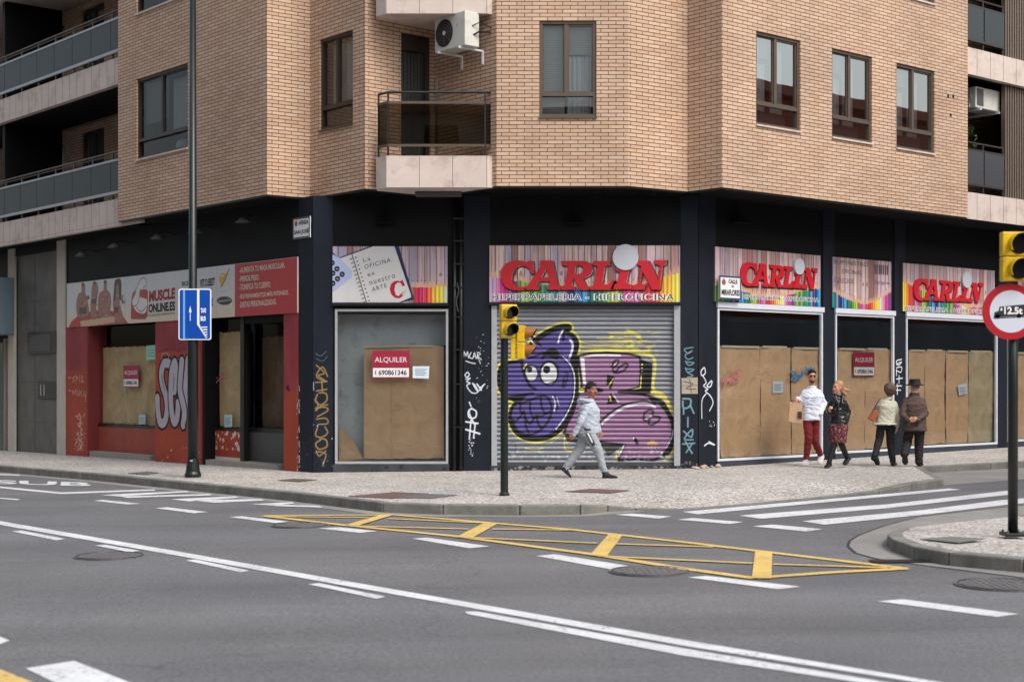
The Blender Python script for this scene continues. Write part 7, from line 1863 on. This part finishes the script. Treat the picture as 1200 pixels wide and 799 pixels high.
e2, j2, fr2 = build_person('man', fg, J, 'bearded man in white sweatshirt and burgundy trousers carrying a paper bag', (-.15,-1,0), (-.05,-1,-.1), .232, M_skin, WHT_, BURG, (TRW, M_whitep), hair2, chest_w=.175, waist_w=.16, hip_w=.155, depth=.115, arm=.046, leg=.082, top_hem=-.10, extra=ex2, palms=dict(L=(.3,.2,-1), R=(-.4,1,0)), ankle=.05, top_wr=.009, curl=1.3, collar=.0)
# paper bag
hb = j2['wrL'] + (j2['hdL']-j2['wrL']).normalized()*.08
e = empty('paper_bag', hb+Vector((0,0,-.42)), 'brown paper carrier bag held by the man in white', 'bag')
zt = CAMZ+(HY-471.8)*fg.k; zbm = CAMZ+(HY-495.5)*fg.k; x0 = (924.2-CX)*fg.k*.99; x1 = (941.8-CX)*fg.k*.985; yb = hb.y
m = MB(); m.box8([(x0,yb-.03,zbm+.03),(x1,yb-.07,zbm),(x1+.02,yb+.08,zbm+.01),(x0+.02,yb+.09,zbm+.04),(x0+.02,yb-.05,zt+.01),(x1,yb-.08,zt-.01),(x1,yb+.03,zt),(x0+.03,yb+.06,zt+.02)])
m.build('bag_body', mat('kraft', rgb(204,166,132), .8, var=.06, vscale=8, bump=.3, bscale=12), e, bevel=.004)
m = MB(); xm = (x0+x1)/2+.06
for k in range(4): z = zbm+.20-k*.035; m.box8([(xm-.02,yb-.085+.0,z),(x1-.01,yb-.088,z-.004),(x1-.01,yb-.07,z-.004),(xm-.02,yb-.06,z),(xm-.02,yb-.085,z+.018),(x1-.01,yb-.090,z+.014),(x1-.01,yb-.07,z+.014),(xm-.02,yb-.06,z+.018)])
m.build('print_lines', M_ink, e)
m = MB()
for dy in (-.065, .045): m.tube([(x0+.07,yb+dy,zt), (x0+.09,yb+dy*.7,zt+.05), (hb.x-.01,hb.y+dy*.1,hb.z-.005), (hb.x+.03,hb.y+dy*.1,hb.z-.005), (x1-.06,yb+dy*.7,zt+.04), (x1-.05,yb+dy,zt-.01)], .006, 6)
m.build('handle', mat('handle_red', rgb(140,60,50), .7), e)
# --- blonde woman ---------------------------------------------------------------
fg = Fig(972, 548)
J = dict(head=(981.5,454.5,0), neck=(982.3,463.5,.01), shL=(973.8,468,.0), shR=(990.6,468,.05), elL=(970.6,480.5,.0), wrL=(972.2,483.5,-.16), hdL=(971.8,479,-.2), elR=(994.4,482,.08), wrR=(991.2,497.5,.0), hdR=(988.6,503,-.03),
 hipL=(978.2,497,0), hipR=(987.3,497,.02), knL=(977.5,519.5,-.08), anL=(971.8,541,-.10), heL=(973,546.5,.0), toeL=(968,548.4,-.18), knR=(985.8,518.5,.0), anR=(993.2,537.3,.20), heR=(995.3,538.8,.27), toeR=(989.8,545.2,.06))
BLOND = cl('blonde_hair', (176,132,94), rough=.6, var=.25, vscale=50)
def hair3(e, j, fr):
    lat, fd, up, s = fr; c0 = j['head']; m = hair_cap(c0, fr, [], thick=.012, back=.026, upo=.022, low=.01)
    R_ = Vector((1,0,0))
    for (a, b, c1, ra, rb) in (((.03,.02,.05),(.10,.03,-.02),0,.05,.045), ((.10,.03,-.02),(.20,.03,-.05),0,.04,.02), ((.08,.03,-.05),(.15,.03,-.12),0,.045,.025), ((.20,.03,-.045),(.25,.03,-.03),0,.02,.006), ((.02,.05,-.03),(.07,.05,-.13),0,.05,.03), ((-.06,-.02,.03),(-.075,-.02,-.09),0,.022,.016)):
        m.cap(c0+Vector(a), c0+Vector(b), ra, rb, 10)
    remesh(m, 'hair', BLOND, e, .008, 1, .005, ws=40)
def ex3(e, j, fr, hipc, shc, lat, fwd, slat, sf):
    m = MB(); C = lambda q: hipc.lerp(shc, q); kn = (j['knL']+j['knR'])/2
    m.loft([ringt(hipc.lerp(kn,.98), lat, fwd, .148, .14), ringt(hipc.lerp(kn,.7), lat, fwd, .156, .138), ringt(hipc.lerp(kn,.35), lat, fwd, .175, .14), ringt(hipc, lat, fwd, .165, .128), ringt(C(.12), lat, fwd, .14, .112)])
    o = remesh(m, 'skirt', SK_, e, .010, 2, .007)
    m = MB()
    for s_ in 'LR':
        m = MB(); m.cap(j['kn'+s_]+Vector((0,0,-.02)), j['an'+s_], .062, .044); remesh(m, 'boot_shaft', BLKS, e, .009, 1)
    m = MB(); p = j['wrL']; m.tube([shc+Vector((-.08,-.12,.02)), shc+Vector((-.12,-.14,-.1)), p+Vector((0,-.02,.0))], .014, 6); m.build('bag_strap', BLKS, e)
    m = MB(); m.tube([shc+Vector((-.09,-.11,.05)), shc+Vector((-.03,-.15,-.12)), shc+Vector((-.02,-.15,-.42))], .016, 6); m.build('zip_edge', mat('leather_edge', rgb(50,50,54), .3), e)
    m = MB()
    for dx in (-.09, .10): m.cap(j['neck']+Vector((dx*.7,-.06,-.02)), j['neck']+Vector((dx*.35,-.14,-.14)), .035, .02, 8)
    remesh(m, 'collar', LEA, e, .009, 1)
def skirt_mat():
    m = bpy.data.materials.new('patterned_skirt'); m.use_nodes = True; N = m.node_tree.nodes; L = m.node_tree.links
    b = N['Principled BSDF']; b.inputs['Roughness'].default_value = .85; tc = N.new('ShaderNodeTexCoord'); v = N.new('ShaderNodeTexVoronoi'); v.inputs['Scale'].default_value = 26
    cr = N.new('ShaderNodeValToRGB'); cr.color_ramp.interpolation = 'CONSTANT'; e = cr.color_ramp.elements; e[0].color = (*rgb(48,22,28),1); e[1].position = .40; e[1].color = (*rgb(98,44,50),1); q = e.new(.72); q.color = (*rgb(150,100,102),1)
    L.new(tc.outputs['Object'], v.inputs['Vector']); L.new(v.outputs['Distance'], cr.inputs[0]); L.new(cr.outputs[0], b.inputs['Base Color']); return m
SK_ = skirt_mat(); LEA = mat('black_leather', rgb(26,25,26), .32, var=.2, vscale=15)
build_person('woman', fg, J, 'blonde woman in black leather jacket and patterned red skirt beside the man in white', (-.45,-1,0), (-.85,-.6,0), .222, M_skin, LEA, None, (BLKS, None), hair3, chest_w=.135, waist_w=.125, hip_w=.145, depth=.098, arm=.040, leg=.066, top_hem=-.06, extra=ex3, palms=dict(L=(.7,0,.2), R=(-.8,-.3,0)), top_wr=.008, curl=1.2, browm=mat('brow_brown', rgb(110,80,60), .8))
# --- woman in the cream jacket, seen from behind -------------------------------------------
fg = Fig(1040, 546)
J = dict(head=(1043.6,457.5,-.0), neck=(1042.3,465,0), shL=(1031.5,469.5,.0), shR=(1049.2,471,.0), elL=(1024.2,478.5,.12), wrL=(1026,481,.26), hdL=(1028,478,.30), elR=(1052.2,484.5,.0), wrR=(1051.0,499,-.01), hdR=(1051.3,505,-.0),
 hipL=(1033,497,0), hipR=(1043,497,0), knL=(1030,515.5,.02), anL=(1024.5,536.5,-.22), heL=(1023.2,533,-.28), toeL=(1028.5,545.6,-.16), knR=(1043.5,519,.05), anR=(1046.2,540,.02), heR=(1046,545.6,-.04), toeR=(1048.5,544.6,.18))
HB4 = cl('brown_grey_hair', (98,78,68), rough=.7, var=.4, vscale=40)
def hair4(e, j, fr):
    remesh(hair_cap(j['head'], fr, [(-.05,-.02,-.02,.04,.07,.06),(.05,-.02,-.02,.04,.07,.06)], thick=.034, back=.024, upo=.012, low=.03), 'hair', HB4, e, .008, 1, .010, ws=30)
def ex4(e, j, fr, hipc, shc, lat, fwd, slat, sf):
    m = MB(); c0 = hipc.lerp(shc,.0); 
    m.ell(j['neck']+Vector((0,-.085,-.05)), (.03,.008,.008)); m.build('collar_loop', M_dkpanel, e)
e4, j4, fr4 = build_person('woman', fg, J, 'older woman seen from behind in cream quilted jacket and black trousers', (.05,1,0), (.55,1,-.1), .215, M_skin, cl('cream_quilt', (196,192,172), var=.06, vscale=6, bump=.5, bscale=22), cl('black_trousers', (22,21,26)), (BLKS, None), hair4, chest_w=.155, waist_w=.160, hip_w=.174, flare=.04, depth=.115, arm=.048, leg=.078, top_hem=-.02, extra=ex4, palms=dict(L=(0,1,.2), R=(-.8,.2,0)), ankle=.056, top_wr=.007, collar=.005)
e = empty('handbag', fg.P(1022,494,.05), 'tan leather shoulder bag hanging at the cream-jacketed woman\'s side', 'bag')
m = MB(); P = fg.P; q = [P(1016.4,490.5,-.02), P(1022.3,493.8,-.02), P(1029,486,-.02), P(1026.5,480,-.02), P(1022.5,480.5,-.02)]
m.prism(q, (0,-.10,0)); m.build('bag_body', mat('tan_leather', rgb(160,88,52), .5, var=.1), e, bevel=.012)
m = MB(); m.tube([P(1024,481,-.07), P(1026.5,474,-.13), P(1029.5,470,-.15), P(1031,467.6,-.10), P(1031.5,466.8,-.02), P(1030,469,.12), P(1026,480,.05)], .010, 6); m.build('strap', mat('strap_brown', rgb(90,56,40), .6), e)
# --- man in the hat, seen from behind ---------------------------------------------------------
fg = Fig(1073, 546)
J = dict(head=(1072,453.8,0), neck=(1071.5,462,0), shL=(1060.6,467,.0), shR=(1082.6,467.5,.0), elL=(1057.2,485,-.08), wrL=(1064.2,491.5,-.21), hdL=(1069,492.5,-.23), elR=(1084.6,484.5,-.08), wrR=(1075.4,492.3,-.22), hdR=(1070,491.6,-.25),
 hipL=(1066.5,500,0), hipR=(1077.5,500,0), knL=(1063,519,.06), anL=(1060.0,533,-.24), heL=(1059.2,531,-.30), toeL=(1060.8,544.8,-.20), knR=(1077,521,.05), anR=(1077,541,.0), heR=(1076.4,545.8,-.05), toeR=(1079.5,545.2,.18))
M_felt = cl('black_felt', (26,25,27), var=.1); BRN = cl('brown_coat', (84,66,58), var=.08, vscale=12)
def hair5(e, j, fr):
    remesh(hair_cap(j['head'], fr, [], thick=.004, back=.006, upo=.006), 'hair', cl('grey_hair', (120,112,108)), e, .008, 1)
    lat, fd, up, s = fr; c0 = j['head']
    m = MB(); R0 = c0+up*.045; m.loft([ringt(R0-up*.012, lat, fd, .158, .178, 28), ringt(R0+up*.006, lat, fd, .160, .180, 28), ringt(R0+up*.014, lat, fd, .10, .115, 28), ringt(R0+up*.06, lat, fd, .094, .108, 28), ringt(R0+up*.105, lat, fd, .086, .098, 28), ringt(R0+up*.112, lat, fd, .05, .06, 28)])
    ho = remesh(m, 'hat', M_felt, e, .006, 1)
    m = MB(); m.loft([ringt(R0+up*.018, lat, fd, .101, .116, 28), ringt(R0+up*.04, lat, fd, .099, .113, 28)]); m.build('hat_band', M_ink, e, smooth=True)
def ex5(e, j, fr, hipc, shc, lat, fwd, slat, sf):
    m = MB(); n = j['neck']; m.tube([n+Vector((-.08,.0,.0)), n+Vector((-.05,-.065,.01)), n+Vector((.05,-.065,.01)), n+Vector((.08,.0,.0))], [.022,.026,.026,.022], 8); remesh(m, 'collar', BRN, e, .008, 1)
    m = MB(); m.tube([n+Vector((-.05,-.055,.045)), n+Vector((.05,-.055,.045))], .010, 6); m.build('shirt_collar', M_whitep, e)
    m = MB(); m.box(hipc.x-.002, hipc.x+.002, hipc.y-.172, hipc.y-.150, hipc.z-.12, hipc.z+.12); m.build('coat_vent', M_ink, e)
build_person('man', fg, J, 'elderly man in brown coat and black hat with hands clasped behind his back', (.08,1,0), (-.3,1,-.05), .215, M_skin, BRN, cl('dark_trousers', (34,28,30)), (BLKS, None), hair5, chest_w=.19, waist_w=.185, hip_w=.182, flare=.018, depth=.135, arm=.054, leg=.082, top_hem=-.14, extra=ex5, palms=dict(L=(0,1,.3), R=(0,1,.3)), ankle=.068, top_wr=.008, trouser_slack=.024, curl=1.0)
# ================================================================ LIGHT, WORLD, CAMERA
w = bpy.data.worlds.new('World'); SC.world = w; w.use_nodes = True
nt = w.node_tree; sky = nt.nodes.new('ShaderNodeTexSky'); sky.sky_type = 'NISHITA'; sky.sun_disc = False
EL, AZ = 50.0, 138.0      # azimuth clockwise from +Y: behind the camera, to the right
sky.sun_elevation = math.radians(EL); sky.sun_rotation = math.radians(AZ)
sky.air_density = 1.6; sky.dust_density = 4.0; sky.ozone_density = 1.5
hs_ = nt.nodes.new('ShaderNodeHueSaturation'); hs_.inputs['Saturation'].default_value = .65
nt.links.new(sky.outputs[0], hs_.inputs['Color']); nt.links.new(hs_.outputs[0], nt.nodes['Background'].inputs[0])
nt.nodes['Background'].inputs[1].default_value = 0.15
sd = bpy.data.lights.new('sun', 'SUN'); so_ = bpy.data.objects.new('sun', sd); COL.objects.link(so_)
sd.energy = 1.05; sd.angle = math.radians(20); sd.color = (1.0, .98, .95)
dirv = Vector((math.sin(math.radians(AZ))*math.cos(math.radians(EL)), math.cos(math.radians(AZ))*math.cos(math.radians(EL)), math.sin(math.radians(EL))))
so_.rotation_euler = dirv.to_track_quat('Z', 'Y').to_euler(); so_.location = dirv*50
bpy.data.scenes.remove(TS)
cd = bpy.data.cameras.new('camera'); co = bpy.data.objects.new('camera', cd); COL.objects.link(co)
co.location = (0,0,CAMZ); co.rotation_euler = (math.radians(90),0,0)
cd.sensor_width = 36; cd.lens = F/1200*36; cd.shift_y = (HY-399.5)/1200; cd.clip_start = .1; cd.clip_end = 2000
cd.dof.use_dof = True; cd.dof.focus_distance = 26.8; cd.dof.aperture_fstop = 2.0
SC.camera = co
SC.render.engine = 'CYCLES'; SC.render.resolution_x = 1024; SC.render.resolution_y = 681
SC.cycles.max_bounces = 8; SC.cycles.transparent_max_bounces = 12; SC.cycles.use_denoising = True
SC.view_settings.view_transform = 'Standard'; SC.view_settings.look = 'None'; SC.view_settings.exposure = 0.62; SC.view_settings.gamma = 1
